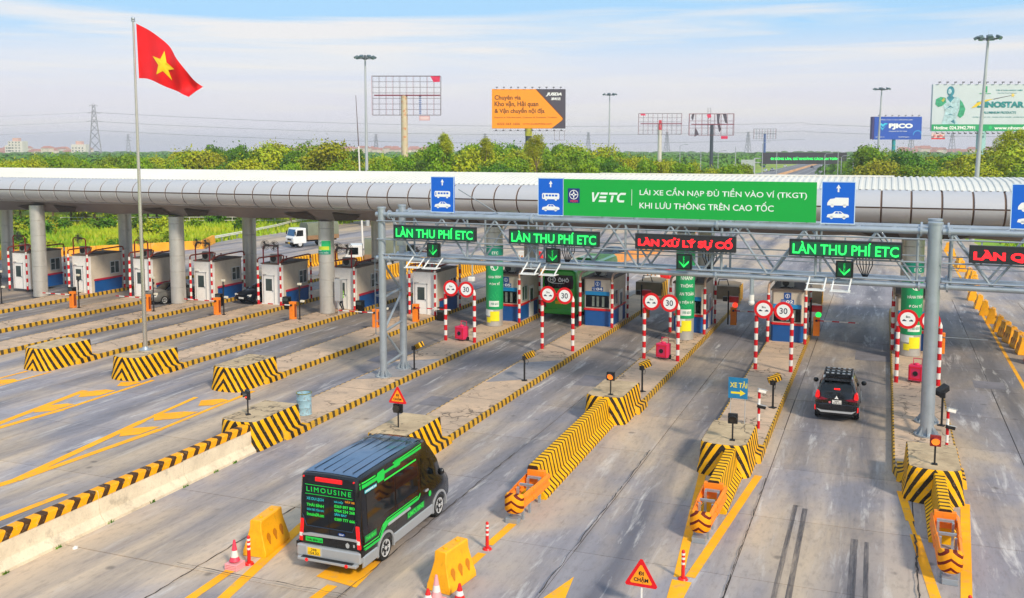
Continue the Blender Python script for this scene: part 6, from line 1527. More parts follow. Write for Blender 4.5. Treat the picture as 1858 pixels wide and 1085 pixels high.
pr_ = [(0, 0), (-1.4, 8), (-3.6, 18), (-5.8, 25), (-8, 40), (-8, 70)]
mb = MB()
for zz in (.48, .66):
    R = []
    for x, y in pr_: R.append([(x, y, zz), (x+.06, y, zz+.05), (x+.06, y, zz+.11), (x, y, zz+.16), (x-.03, y, zz+.08)])
    mb.rings(R)
mk('rail', mb, mat('rail_white', '#dcdccf', .5, .2, var=.08), t)
for a, b_ in zip(pr_[:-1], pr_[1:]):
    for k in range(4): x, y = lerp(a[0], b_[0], k/4), lerp(a[1], b_[1], k/4); mb = MB(); mb.box(x-.16, x-.04, y-.05, y+.05, -.1, .78); mk('post', mb, m_galv, t)
# white fence in the grass at the far left
t = thing('white_fence', 'low white rail fence crossing the grass at the far left', 'fence', (-118, 112, -.1))
for k in range(12): mb = MB(); mb.box(k*3-.04, k*3+.04, k*1.3-.04, k*1.3+.04, 0, 1.1); mk('post', mb, m_white, t)
mb = MB()
for z in (.55, 1.05): mb.rings([[(x, y, z), (x, y+.05, z), (x, y+.05, z+.07), (x, y, z+.07)] for x, y in ((0, 0), (33, 14.3))])
mk('rail', mb, m_white, t)
# striped barriers running on from the island tails
m_tail = stripes('tail_stripes', '#f2b20c', '#6a3c10', (0, 1, .6), .9, .62, wear=.1)
for i, (x, y, w) in enumerate([(-5.05, 73.2, 'left of the black car lane'), (-10.9, 72.2, 'behind the middle banner column'), (-16.75, 72.2, 'beyond the green bus')]):
    t = thing('tail_block', 'orange striped concrete block ' + w, 'crash block', (x, y, 0), 0, 'concrete tail blocks behind the right booths')
    mb = MB(); mb.rings([[(-1.0, 0, z), (1.0, 0, z), (.9*(1-z*.05), 2.6, z), (.3, 3.2, z), (-.3, 3.2, z), (-.9, 2.6, z)] for z in (0, 1.25)]); mk('core', mb, mat('old_concrete', '#7e6e58', .85, var=.25, vs=1.2, bump=.3), t, bevel=.03)
    mb = MB(); mb.rings([[(1.02, .1, z), (1.06, .1, z), (.98, 2.6, z), (.94, 2.6, z)] for z in (.02, 1.2)]); mk('painted_side', mb, m_tail, t)
    mb = MB(); mb.path([(-.6, .5, 1.25), (-.5, .4, 1.7), (.1, .3, 1.72), (.2, .5, 1.25)], .04, 6); mk('lifting_bar', mb, m_black, t)
for i, (x, y, w) in enumerate([(-22.9, 73.4, 'behind booth 05'), (-29.1, 73.4, 'behind the booth next to the gantry tower'), (-35.3, 73.4, 'behind the booth with the person'), (-41.1, 73.4, 'behind the booth right of the silver sedan'), (-46.9, 73.4, 'behind the booth beside the silver sedan'), (-52.4, 73.4, 'behind the flagpole booth')]):
    jersey('tail_barrier', 'striped yellow barrier running away ' + w, x, y, y+11.5, stripes('tail_slats', '#f6b310', '#8a5a14', (0, 1, 0), .5, .6, wear=.05), .4, 1.15, seg=2.9, group='striped barriers at the tails of the islands')
# little red and white barriers and cones beyond
for i, (x, y) in enumerate([(-34.5, 92), (-33.1, 92.4), (-19.0, 83.5), (-18.1, 84.2)]):
    water('red and white water barrier beyond the booths, ' + ['left one of the far pair', 'right one of the far pair', 'left one of the near pair', 'right one of the near pair'][i], (x, y, 0), 1.4, 1.3, 1.0, .3, m_red2 if i % 2 else m_white, 'red and white barriers beyond the booths')
# ---------------------------------------------------------------- light masts
m_mast = mat('mast_grey', '#b0b6ba', .5, .3, var=.08, vs=.4)
def mast(label, x, y, h, r=.28, n=7, cr_=1.4, z=-.1, lean=0):
    t = thing('light_mast', label, 'light mast', (x, y, z), 0, 'high light masts')
    mb = MB(); mb.tube((0,0,0), (lean, 0, h), r, r*.42, n=14); mk('pole', mb, m_mast, t, smooth=40)
    mb = MB(); mb.path([(lean+cr_*.8*cos(2*pi*k/20), cr_*.8*sin(2*pi*k/20), h-.1) for k in range(21)], .05, 6); mb.tube((lean-cr_*.8, 0, h-.1), (lean+cr_*.8, 0, h-.1), .04, n=5); mb.tube((lean, -cr_*.8, h-.1), (lean, cr_*.8, h-.1), .04, n=5); mb.tube((lean, 0, h-.3), (lean, 0, h+.35), r*.7, n=10); mk('ring', mb, mat('mast_head', '#59636c', .5, .3, var=.1), t)
    for k in range(n):
        a = 2*pi*k/n+.3; M = Matrix.Translation((lean+cr_*cos(a), cr_*sin(a), h+.05)) @ Matrix.Rotation(a, 4, 'Z') @ Matrix.Rotation(.5, 4, 'Y')
        mb = MB(); mb.box(-.3, .25, -.27, .27, -.14, .16, M); fl = mk('floodlight', mb, mat('flood_grey', '#5d7078', .4, .2, var=.15), t, bevel=.03)
        mb = MB(); mb.box(-.24, .2, -.22, .22, -.16, -.145, M); mk('lens', mb, mat('flood_glass', '#9fd0e0', .2, var=.05), fl)
    mb = MB(); mb.tube((lean, 0, h+.3), (lean, 0, h+1.0), .015, n=4); mk('lightning_rod', mb, m_mast, t)
mast('tall light mast right of the leaning thin pole', -72.2, 126, 25, .30); mast('light mast between the orange billboard and the long green banner', -64.9, 234.6, 25.1, .30, 7, 1.6)
mast('light mast standing just left of the blue billboard', -2.0, 234.0, 25, .34, 6, 1.7, lean=.6); mast('largest light mast in front of the robot billboard', 10.3, 131.5, 25, .33, 7, 1.35, lean=.8)
t = thing('thin_pole', 'thin leaning pole left of the tall light mast', 'pole', (-56.2, 96.9, 0)); mb = MB(); mb.tube((0,0,0), (-.35, 0, 11.8), .12, .08, n=8); mk('lower_pole', mb, m_white, t); mb = MB(); mb.tube((-.35,0,11.8), (-.62, 0, 17.6), .06, .03, n=6); mb.tube((-.38, 0, 12.5), (-.52, 0, 12.5), .02, n=4); mk('upper_pole', mb, mat('rust_dark', '#5d4a48', .6, var=.2), t)
# ---------------------------------------------------------------- billboards
AX = radians(21.2)
def bb(name, label, c, pole_x, w, h, zb_, zpole=-.1, rz=AX, prad=.7, pm=None, kind='frame', cat='billboard'):
    t = thing(name, label, cat, (c[0], c[1], 0), rz)
    mb = MB(); mb.tube((pole_x, .9, zpole), (pole_x, .9, zb_+(h*.5 if kind == 'frame' else .0)), prad, prad*.92, n=18); mk('pole', mb, pm, t, smooth=40)
    return t
def lamps(t, w, z, n, y=-.4, up=True):
    for k in range(n):
        mb = MB(); x = -w/2+w*(k+.5)/n; mb.tube((x, 0, z), (x, y, z+(.35 if up else -.35)), .05, n=4); mb.cbox((x, y-.1, z+(.4 if up else -.4)), (.5, .25, .2))
        mk('lamp', mb, mat('billboard_lamp', '#4a4a52', .5, var=.1), t)
m_pdark = mat('pole_dark', '#3c4650', .5, .2, var=.1, vs=.5)
# orange billboard
t = bb('orange_billboard', 'orange and charcoal advertising billboard on a dark thick pole', (-80.4, 218.1), .0, 17.6, 9.3, 16.4, pm=m_pdark, kind='full', prad=.85)
mb = MB(); mb.tube((0, .9, 14.6), (0, .9, 16.4), .88, n=18); mk('pole_collar', mb, mat('collar_yellow', '#b8b83a', .5, var=.1), t, smooth=40)
W_, Z0, Z1 = 8.85, 16.4, 25.75
mb = MB(); mb.box(-W_, W_, 0, 1.8, Z0, Z1); brd = mk('board', mb, mat('bb_charcoal', '#4a4450', .5, var=.04), t)
flat([(-W_, Z0), (5.5, Z0), (8.0, 18.3), (8.2, 18.65), (8.0, 19.0), (1.6, Z1), (-W_, Z1)], -.03, mat('bb_orange', '#ff9a06', .5, var=.02), brd, 'orange_field')
flat([(1.6, Z1), (8.0, 19.0), (8.2, 18.65), (8.35, 18.65), (8.15, 19.15), (1.85, Z1)], -.05, mat('bb_edge', '#7a3a0c', .5, var=0), brd, 'edge_line')
m_bbt = mat('bb_text', '#5a2c14', .5, var=0); m_bbt2 = mat('bb_text_red', '#b24a0a', .5, var=0)
text('Chuyên gia', -8.2, -1.9, 22.9, 24.3, -.06, m_bbt, t, bold=.02); text('Kho vận, Hải quan', -8.2, 2.3, 21.3, 22.95, -.06, m_bbt, t, bold=.02); text('& Vận chuyển nội địa', -8.2, 3.8, 19.75, 21.4, -.06, m_bbt, t, bold=.02)
text('Experts in Warehousing, Customs & Domestic Trucking', -8.2, 6.8, 18.75, 19.2, -.06, m_bbt2, t, bold=.02); text('0222 363 1656', -7.6, -2.1, 17.2, 17.75, -.06, m_bbt2, t, bold=.02); text('www.jusdaglobal.com', -1.4, 5.6, 17.2, 17.7, -.06, m_bbt2, t, bold=.02)
text('JUSDA', 4.1, 7.9, 24.0, 24.95, -.06, m_disc, t, bold=.05, italic=.3); text('准时达', 5.3, 7.7, 23.1, 23.8, -.06, m_disc, t, bold=.03, italic=.2)
lamps(t, 17, Z1, 10); lamps(t, 17.4, Z0-.1, 10, -.9, False)
mb = MB()
for a, b_ in (((6.2, Z0-.6), (8.6, Z0-.6)), ((8.6, Z0-.6), (8.6, Z0-2.8)), ((8.6, Z0-2.8), (6.2, Z0-2.8)), ((6.2, Z0-2.8), (6.2, Z0-.3)), ((7.4, Z0-.6), (7.4, Z0-2.8)), ((-8.6, Z0-.6), (8.9, Z0-.6))): mb.tube((a[0], 0, a[1]), (b_[0], 0, b_[1]), .06, n=4)
mk('under_frame', mb, mat('frame_grey', '#8a7c80', .6, var=.1), t)
# bare frames
def frame(name, label, c, w, h, z, cols, rws, pole_m, prad, px=.0, torn=(), rail='#7a2036', rz=AX, polesec=None, col2='#6a5e66', thick=.075):
    t = thing(name, label, 'billboard', (c[0], c[1], 0), rz, 'empty billboard frames')
    mf = mat('frame_steel_'+col2.strip('#'), col2, .6, .2, var=.2, vs=.7); mp2 = mat('frame_pinkish', '#a8707c', .6, .1, var=.2, vs=.8)
    mb = MB(); mb.tube((px, .6, -.1), (px, .6, z+h*.5), prad, prad*.9, n=16); mk('pole', mb, pole_m, t, smooth=40)
    for yy in (0, 1.5):
        for k in range(cols+1):
            x = -w/2+w*k/cols; mb = MB(); mb.tube((x, yy, z), (x+(.1 if yy else 0), yy, z+h), thick*(.9 if k in (0, cols) else .6), n=4); mk('upright', mb, mf if (k+int(yy)) % 3 else mp2, t)
        for k in range(rws+1):
            zz = z+h*k/rws; mb = MB(); mb.tube((-w/2, yy, zz), (w/2, yy, zz), thick*(1.1 if k in (0, rws) else .5), n=4); mk('crossbar', mb, mf, t)
    mb = MB(); mb.box(-w/2+.6, w/2, -.16, .1, z+h*.5-.12, z+h*.5+.2); mk('main_rail', mb, mat('rail_'+rail.strip('#'), rail, .5, var=.1), t)
    for P, m in torn:
        mb = MB(); n = len(P)
        mb.rings([[(x, -.05+.12*sin(i*2), zz) for i, (x, zz) in enumerate(P)], [(x, -.02+.12*sin(i*2), zz) for i, (x, zz) in enumerate(P)]]); mk('torn_sheet', mb, m, t)
    return t
m_pink = mat('torn_pink', '#d0184c', .6, var=.08); m_tornd = mat('torn_dark', '#4a4450', .7, var=.2); m_rustp = mat('pole_rust', '#cdbda0', .6, .1, var=.12, vs=.4, dirt=.9, dirtcol=hx('#c86a1c'))
t = frame('empty_frame', 'large empty billboard frame with a pink scrap in its corner on a rusty pole', (-117.3, 225.7), 17.9, 10.1, 20.3, 10, 7, m_rustp, .95, -.6, [([(6.3, 30.4), (8.9, 30.5), (8.8, 28.9), (7.2, 28.8)], m_pink)])
mb = MB(); mb.box(3.4, 6.1, 0, .1, 18.9, 20.1); q = mk('small_plate', mb, mat('plate_pink', '#cf9aa0', .6, var=.1), t); flat([(3.6, 19.1), (5.9, 19.1), (5.9, 19.9), (3.6, 19.9)], -.02, mat('plate_pale', '#e0c4c8', .6, var=.1), q, 'face')
mb = MB(); 
for k in range(9): mb.box(3.3, 3.9, .4, .5, 20.6+k*.55, 20.95+k*.55)
mk('blue_ladder', mb, mat('ladder_blue', '#7a90c8', .5, var=.1), t)
frame('empty_frame', 'pale empty billboard frame with a red pole head, right of the thin mast', (-72.8, 328.4), 14.8, 7.1, 16.5, 9, 5, mat('pole_pale', '#c8c4bc', .6, var=.1), .75, 0, [([(-6.9, 23.6), (-5.4, 23.7), (-5.0, 22.9), (-6.7, 22.9)], m_pink), ([(-.5, 21.3), (.5, 21.3), (.5, 18), (-.5, 18)], mat('pole_red', '#c02038', .5, var=.05))])
t = frame('empty_frame', 'ragged billboard frame hung with torn dark sheets on a dark pole', (-56.3, 334.9), 15.3, 7.3, 16.2, 7, 3, m_pdark, .65, .2, [([(1.6, 23.4), (2.9, 23.5), (2.5, 21), (3.3, 18), (2.6, 17.2), (1.9, 20)], m_tornd), ([(3.7, 23.4), (5.0, 23.5), (5.4, 20.2), (4.6, 20.4)], m_tornd), ([(-6.9, 23.3), (-6.0, 23.4), (-6.5, 21), (-7.1, 22)], m_tornd), ([(-5.8, 18.6), (-5.2, 18.3), (-4.4, 16.4), (-5.9, 15.6)], m_tornd), ([(-1.8, 23.2), (-.4, 23.6), (-.2, 22.3), (-1.4, 22.0)], m_pink)], col2='#7c4650', thick=.11)
mb = MB()
for s in (-.7, .3): mb.tube((s-.6, .5, 16), (s-.6, .5, 25.6), .08, n=5)
for k in range(12): mb.tube((-1.3, .5, 16.2+k*.8), (-.3, .5, 16.6+k*.8), .05, n=4)
mk('lattice_mast', mb, mat('lattice_grey', '#8c8c90', .6, var=.1), t)
mb = MB(); mb.box(3.3, 5.6, 0, .1, 14.9, 15.9); mk('small_plate', mb, m_pink, t)
frame('empty_frame', 'small far empty billboard frame left of the freeway display', (-71, 620.5), 13.9, 6.2, 17.7, 8, 4, mat('pole_blue', '#3a5a98', .6, var=.1), .8, 0, (), rail='#4a5868', col2='#8a9098', thick=.14)
# blue billboard
t = bb('blue_billboard', 'blue advertising billboard with white lettering on a teal pole', (3.2, 325.3), -.8, 15, 7.1, 14.4, pm=mat('pole_teal', '#2a98a8', .5, var=.08), kind='full', prad=.6)
mb = MB(); mb.box(-7.4, 7.4, 0, 1.6, 14.4, 21.5); brd = mk('board', mb, mat('bb_blue', '#1650b8', .5, var=.06, vs=.3), t)
mb = MB(); mb.box(-8.0, -7.42, .1, 1.9, 14.5, 21.5); mk('side_strut_panel', mb, mat('bb_purple', '#3c3470', .5, var=.1), t)
text('PJICO', -2.9, 4.6, 17.5, 19.4, -.05, m_disc, t, bold=.06); text('PHỤNG SỰ TỪ TÂM', -2.8, 2.8, 16.8, 17.15, -.05, m_disc, t, bold=.03); text('TỔNG CÔNG TY BẢO HIỂM PETROLIMEX', -5.5, 4.6, 20.4, 20.75, -.05, m_disc, t)
text('pjico.com.vn', -6.9, -4.2, 15.0, 15.35, -.05, m_disc, t); text('baohiempjico', .3, 3.6, 15.0, 15.35, -.05, m_disc, t)
m_cy = mat('logo_cyan', '#3cc8e8', .4, var=0)
flat([[(-6.0, 18.9), (-5.3, 19.5), (-4.75, 19.1), (-4.2, 19.5), (-3.3, 19.4), (-4.9, 17.3)]], -.05, m_cy, t, 'heart_logo'); flat([[(-5.3, 18.8), (-4.75, 18.3), (-3.8, 19.2), (-3.6, 19.0), (-4.8, 17.8), (-5.55, 18.6)]], -.07, mat('bb_blue', '#1650b8'), t, 'heart_logo')
flat([[(7.38, 15.4+.0), (7.38, 17.2)] + [(6.2+1.5*cos(radians(a)), 15.8+1.5*sin(radians(a))) for a in range(40, 181, 20)] + [(6.2+1.2*cos(radians(a)), 15.8+1.2*sin(radians(a))) for a in range(180, 39, -20)]], -.05, mat('bb_lightblue', '#3a9ae0', .5, var=0), t, 'swoosh')
lamps(t, 14.6, 21.5, 7)
# white and green billboard with a robot figure
t = bb('white_billboard', 'huge white and green billboard showing a silver robot, cut off at the right edge', (22.0, 225.4), -3.4, 29, 9.6, 15.3, pm=mat('pole_paleblue', '#9cc4cc', .5, .2, var=.1), kind='full', prad=1.0)
HW = 14.3; z0 = 15.2; z1 = 24.9
mb = MB(); mb.box(-HW, HW, 0, .7, z0, z1); brd = mk('board', mb, mat('bb_white', '#c2ccd6', .5, var=.05, vs=.25), t)
m_bg = mat('bb_green', '#0f9a62', .5, var=.03); m_tl = mat('bb_teal', '#0f7f86', .5, var=.25, vs=1.2)
flat([(-HW, z0), (HW, z0), (HW, z0+1.4), (-HW, z0+1.4)], -.04, m_bg, brd, 'green_band')
text('Hotline: 024.3942.7991', -13.8, -5.2, z0+.32, z0+1.05, -.07, m_disc, t, bold=.03); text('www.nhomdinostar.vn', -1.2, 9.8, z0+.32, z0+1.0, -.07, m_disc, t, bold=.03)
flat([[(-2.0+.36*cos(2*pi*k/16), z0+.7+.36*sin(2*pi*k/16)) for k in range(16)]], -.06, m_banl, t, 'round_print')
m_sv = mat('robot_silver', '#a8c4d0', .5, var=.35, vs=1.4); m_rt = mat('robot_teal', '#2a7f96', .5, var=.4, vs=1.6); m_rg = mat('robot_green', '#2f9a74', .5, var=.35, vs=1.8)
B_ = lambda P: [(x-HW, z+z0) for x, z in P]
flat([B_([(2.0, 1.42), (5.6, 1.42), (5.0, 2.2), (5.3, 3.8), (5.9, 5.2), (6.1, 6.3), (5.3, 7.0), (4.6, 7.1), (3.3, 7.0), (2.4, 6.5), (2.3, 5.3), (2.7, 3.8), (2.3, 2.4)])], -.05, m_sv, t, 'robot_torso')
flat([B_([(3.7+.78*cos(2*pi*k/18), 8.25+1.05*sin(2*pi*k/18)) for k in range(18)])], -.05, m_rt, t, 'robot_head'); flat([B_([(3.5+.38*cos(2*pi*k/14), 8.2+.55*sin(2*pi*k/14)) for k in range(14)])], -.07, m_sv, t, 'robot_visor')
flat([B_([(3.3, 7.3), (4.1, 7.3), (4.5, 6.9), (3.7, 5.9), (2.9, 6.9)])], -.06, m_rt, t, 'robot_neck')
flat([B_([(.6, 5.6), (.7, 6.6), (1.6, 7.1), (2.7, 6.9), (2.8, 5.9), (2.0, 5.2), (1.2, 5.0)]), B_([(5.7, 6.5), (6.3, 5.9), (6.9, 4.6), (6.6, 3.3), (5.9, 2.7), (5.3, 3.2), (5.7, 4.6)])], -.06, m_rg, t, 'robot_arms')
flat([B_([(2.8, 4.6), (3.7, 5.3), (4.7, 4.6), (3.8, 5.0)]), B_([(3.0, 3.2), (3.8, 3.6), (4.6, 3.2), (3.8, 3.4)]), B_([(3.9, 2.0), (4.9, 1.45), (4.6, 2.4)])], -.07, m_rt, t, 'robot_plates')
flat([B_([(1.8, 6.3+.0), (2.3, 6.9), (2.6, 6.6), (2.2, 6.0)])], -.08, mat('robot_gold', '#b8b04a', .5, var=.2), t, 'robot_hand')
text('DINOSTAR', -5.1+.1, 4.9, z0+4.85, z0+6.15, -.06, m_tl, t, bold=.06); text('ALUMINIUM PRODUCTS', -3.6, 3.2, z0+3.6, z0+4.1, -.06, m_tl, t, bold=.02); text('NHÔM HỆ CAO CẤP - NHÔM CÔNG NGHIỆP - NHÔM ĐỊNH HÌNH', -5.8, 6.2, z0+2.75, z0+3.1, -.06, m_tl, t)
text('TẬP ĐOÀN NGỌC DIỆP', -1.2, 4.4, z0+8.25, z0+8.65, -.06, m_tl, t, bold=.02); text('Ngoc Diep Group Corporation', -.8, 3.2, z0+7.75, z0+8.0, -.06, m_tl, t)
flat([[(-6.2, z0+4.75), (-5.0, z0+5.9), (-3.2, z0+6.5), (-1.6, z0+6.7), (-3.8, z0+5.9), (-5.2, z0+5.0)]], -.09, mat('swoosh_yellow', '#e0c01c', .5, var=.05), t, 'swoosh')
flat([[(-1.6, z0+6.55), (2.0, z0+7.35), (2.0, z0+7.42), (-1.6, z0+6.7)]], -.06, m_tornd, t, 'line'); st5 = []
for k in range(12): r = .5 if k % 2 == 0 else .2; a = k*pi/6; st5.append((2.4+r*cos(a), z0+7.45+r*sin(a)))
flat([st5], -.07, mat('star_gold', '#e8c860', .5, var=0), t, 'star')
text('d', -3.9, -3.0, z0+8.0, z0+9.3, -.06, m_bg, t, bold=.06); flat([[(-4.6, z0+7.7), (-2.2, z0+7.7), (-2.2, z0+7.82), (-4.6, z0+7.82)]], -.06, m_bg, t, 'logo_line')
lamps(t, 28, z1, 17); lamps(t, 28, z0-.1, 24, -.8, False)
mb = MB(); mb.box(-14.2, -11.4, 0, .1, 13.5, 14.9); q = mk('small_plate', mb, mat('plate_pale', '#e0c4c8'), t); text('d ads', -13.8, -11.9, 14.0, 14.5, -.02, m_sred, q); flat([(-14.2, 13.5), (-11.4, 13.5), (-11.4, 13.75), (-14.2, 13.75)], -.02, m_sred, q, 'red_strip')
# freeway display
t = thing('freeway_display', 'wide dark display board with green lettering spanning the freeway', 'display board', (-23.8, 313.7, 0), AX)
mb = MB(); mb.box(-13.2, 13.2, -.3, .5, 6.75, 10.35); mk('case', mb, mat('display_dark', '#34343c', .5, var=.1), t)
text('ĐI ĐÚNG LÀN, GIỮ KHOẢNG CÁCH AN TOÀN', -10.6, 10.6, 7.9, 9.0, -.34, m_ledg, t, bold=.03)
for x in (-15.4, 15.4): mb = MB(); mb.tube((x, .6, -.1), (x, .6, 8.6), .28, n=10); mk('post', mb, m_mast, t)
mb = MB(); mb.tube((-15.4, .6, 7.2), (15.4, .6, 7.2), .15, n=6); mb.tube((-15.4, .6, 8.5), (15.4, .6, 8.5), .15, n=6); mk('beam', mb, m_mast, t)
t = thing('amber_warning_sign', 'small orange triangular warning sign among the trees left of the freeway mast', 'warning sign', (-3.7, 213.6, 0), AX)
mb = MB(); mb.prism([(-1.1, 5.4), (1.1, 5.4), (0, 7.5)], -.05, .05, 'y'); mk('plate', mb, m_orange, t); flat([(-.2, 5.6), (.2, 5.6), (.1, 6.7), (-.1, 6.7)], -.07, m_bbt, t, 'symbol'); mb = MB(); mb.tube((0, .1, 0), (0, .1, 5.6), .09, n=6); mk('post', mb, m_mast, t)
t = thing('back_of_sign', 'pale grey back of a road sign on posts left of the freeway display', 'sign', (-29.6, 226, 0), AX)
mb = MB(); mb.box(-1.5, 1.5, 0, .1, 7.6, 9.0); mk('plate', mb, mat('sign_back', '#a8b4b0', .5, .2, var=.08), t); mb = MB(); mb.tube((0, .15, 0), (0, .15, 7.8), .1, n=6); mk('post', mb, m_mast, t)
t = thing('two_lamp_globe', 'pole with a pale round headed board in front of the trees', 'sign', (-46, 172, 0), AX); mb = MB(); mb.tube((0,0,0), (0,0,5.8), .07, n=6); mk('post', mb, m_mast, t); mb = MB(); mb.poly([(.9*cos(a), -.05, 5.8+.9*abs(sin(a))) for a in [pi*k/10 for k in range(11)]]); mk('head', mb, mat('sign_back', '#a8b4b0'), t, norm=False)
for i, (x, y, h) in enumerate([(-44.5, 222, 12), (-39.6, 221.7, 11), (-35.9, 223.1, 10.6), (-32.4, 226, 12), (-26.8, 230, 12.6), (-25.6, 250, 11), (-13.5, 240, 10), (-11.5, 262, 11), (-9.6, 236, 9.5), (-6.6, 222, 9.6)]):
    t = thing('freeway_lamp', 'slender pale pole beside the freeway in front of the far trees', 'lamp post', (x, y, 0), 0, 'slender poles lining the freeway')
    mb = MB(); mb.tube((0,0,0), (0,0,h), .13, .08, n=6); mk('pole', mb, m_mast, t)
    if i % 2 == 0: mb = MB(); mb.path([(0, 0, h), (.3, 0, h+.35), (1.3, 0, h+.5)], .05, 5); mb.cbox((1.5, 0, h+.5), (.7, .25, .12)); mk('lamp_arm', mb, m_mast, t)
# ---------------------------------------------------------------- pylons and wires
m_pyl = mat('pylon_steel', '#8f8f98', .6, .3, var=.05)
def pylon(label, x, y, h, b_=4.5, rz=.7, r=.22):
    t = thing('pylon', label, 'pylon', (x, y, 0), rz, 'far power line pylons'); mb = MB()
    lv = [0, .22, .4, .55, .67, .77, .86, .93, 1]
    wd = lambda s: b_*(1-s)**1.1*.92 + .8
    for a, c in zip(lv[:-1], lv[1:]):
        for (sx, sy) in ((-1,-1), (1,-1), (1,1), (-1,1)):
            mb.tube((sx*wd(a), sy*wd(a), a*h), (sx*wd(c), sy*wd(c), c*h), r, n=4)
        for sy in (-1, 1):
            mb.tube((-wd(a), sy*wd(a), a*h), (wd(c), sy*wd(c), c*h), r*.6, n=3); mb.tube((wd(a), sy*wd(a), a*h), (-wd(c), sy*wd(c), c*h), r*.6, n=3)
        for sx in (-1, 1): mb.tube((sx*wd(a), -wd(a), a*h), (sx*wd(c), wd(c), c*h), r*.6, n=3)
    mk('lattice', mb, m_pyl, t); mb = MB()
    for z, l in ((.72, 5), (.86, 4.2), (.98, 3.2)): mb.tube((-l, 0, z*h), (l, 0, z*h), r*.8, n=4); mb.tube((-l, 0, z*h), (0, 0, z*h+1.6), r*.5, n=3); mb.tube((l, 0, z*h), (0, 0, z*h+1.6), r*.5, n=3)
    mk('crossarms', mb, m_pyl, t)
pylon('tall lattice pylon left of the flag, highest on the skyline', -539.6, 547, 43.5)
PY = [(-1106, 1189, 34), (-700, 1250, 33), (-560, 1330, 34), (-420, 1400, 36), (-300, 1400, 36), (-190, 1450, 36), (30, 1350, 30), (80, 1380, 32), (140, 1400, 30)]
for x, y, h in PY: pylon('small lattice pylon far away on the hazy skyline', x, y, h, 3.6, r=.35)
def wire(label, A, B, sag, r):
    P = []
    for k in range(25):
        s = k/24; P.append(tuple(lerp(a, b_, s) for a, b_ in zip(A, B))[:2] + (lerp(A[2], B[2], s)-4*sag*s*(1-s),))
    mb = MB(); mb.path(P, r, 3); mk('power_line', mb, m_pyl, norm=False, label=label, cat='power line', group='power lines across the hazy sky')
for k, (z, dz) in enumerate(((38, 0), (31.5, 0), (25, 0))):
    wire(('highest', 'middle', 'lowest')[k]+' thin power line strung right from the tall pylon', (-539.6, 547, z), (-60, 790, z-6), 6, .13); wire(('highest', 'middle', 'lowest')[k]+' thin power line strung left from the tall pylon', (-539.6, 547, z), (-830, 330, z-4), 5, .13)
for z in (35, 29): wire('thin power line strung across the sky behind the billboards', (-60, 790, z-4), (420, 1050, z+6), 8, .15)
# ================================================================ VEGETATION
def crown(name, seed, rx_, rz_, nl, lobes, ls, m):
    r = random.Random(seed); mb = MB(); L = []
    for k in range(lobes):
        a = r.uniform(0, 2*pi); q = r.uniform(.15, .72)*rx_; z = r.uniform(.15, .88)*rz_
        L.append((q*1.25*cos(a)*(1-.5*z/rz_), q*1.25*sin(a)*(1-.5*z/rz_), z, (r.uniform(.13, .40) if lobes > 10 else r.uniform(.26, .46))*rx_))
    L.append((r.uniform(-.6, .6), r.uniform(-.6, .6), rz_*.78, .30*rx_)); L.append((0, 0, rz_*.4, .5*rx_))
    tot = sum(l[3]**2 for l in L)
    for l in L:
        for k in range(int(nl*l[3]**2/tot)):
            while True:
                v = Vector((r.gauss(0, 1), r.gauss(0, 1), r.gauss(0, 1)))
                if v.length > .01: break
            v.normalize(); q = l[3]*(r.uniform(.72, 1.08)); p = Vector(l[:3]) + v*q
            if r.random() < .22: p += Vector((r.gauss(0, .4), r.gauss(0, .4), r.gauss(0, .45)))
            nrm = (v + Vector((r.gauss(0, .55), r.gauss(0, .55), r.gauss(0, .55)))).normalized()
            u = nrm.orthogonal().normalized(); w = nrm.cross(u); a = r.uniform(0, pi); u, w = u*cos(a)+w*sin(a), w*cos(a)-u*sin(a)
            s = ls*r.uniform(.6, 1.3); i = len(mb.v)
            mb.v += [tuple(p-u*s), tuple(p+w*s*.55), tuple(p+u*s), tuple(p-w*s*.55)]; mb.f.append((i, i+1, i+2, i+3)); mb.m.append(0)
    me = bpy.data.meshes.new(name); me.from_pydata(mb.v, [], mb.f); me.materials.append(m); return me
def trunkmesh(seed, h, r0):
    r = random.Random(seed); mb = MB(); P = [(0, 0, 0)]
    for k in range(1, 6): P.append((P[-1][0]+r.uniform(-.12, .12), P[-1][1]+r.uniform(-.12, .12), h*k/5))
    for i in range(5): mb.tube(P[i], P[i+1], r0*(1-i*.15), r0*(1-(i+1)*.15), n=7, cap=False)
    for k in range(7):
        b_ = P[2+k % 3]; a = r.uniform(0, 2*pi); l = r.uniform(1.0, 2.4)
        mb.tube(b_, (b_[0]+l*.7*cos(a), b_[1]+l*.7*sin(a), b_[2]+l), r0*.45, r0*.15, n=5, cap=False)
    me = bpy.data.meshes.new('trunk'); me.from_pydata([tuple(v) for v in mb.v], [], mb.f); me.materials.append(m_bark); return me
CR = [crown('crown', 11, 3.6, 6.0, 8200, 26, .19, m_leaf), crown('crown', 12, 4.2, 5.2, 8600, 28, .19, m_leaf), crown('crown', 13, 3.0, 6.8, 7600, 24, .18, m_leaf2), crown('crown', 14, 4.4, 4.8, 8600, 30, .19, m_leaf3), crown('crown', 15, 3.4, 6.2, 4200, 18, .18, m_leaf3), crown('crown', 16, 3.8, 5.6, 8200, 28, .19, m_leaf2)]
TR = [trunkmesh(k, 6.5, .2) for k in range(3)]
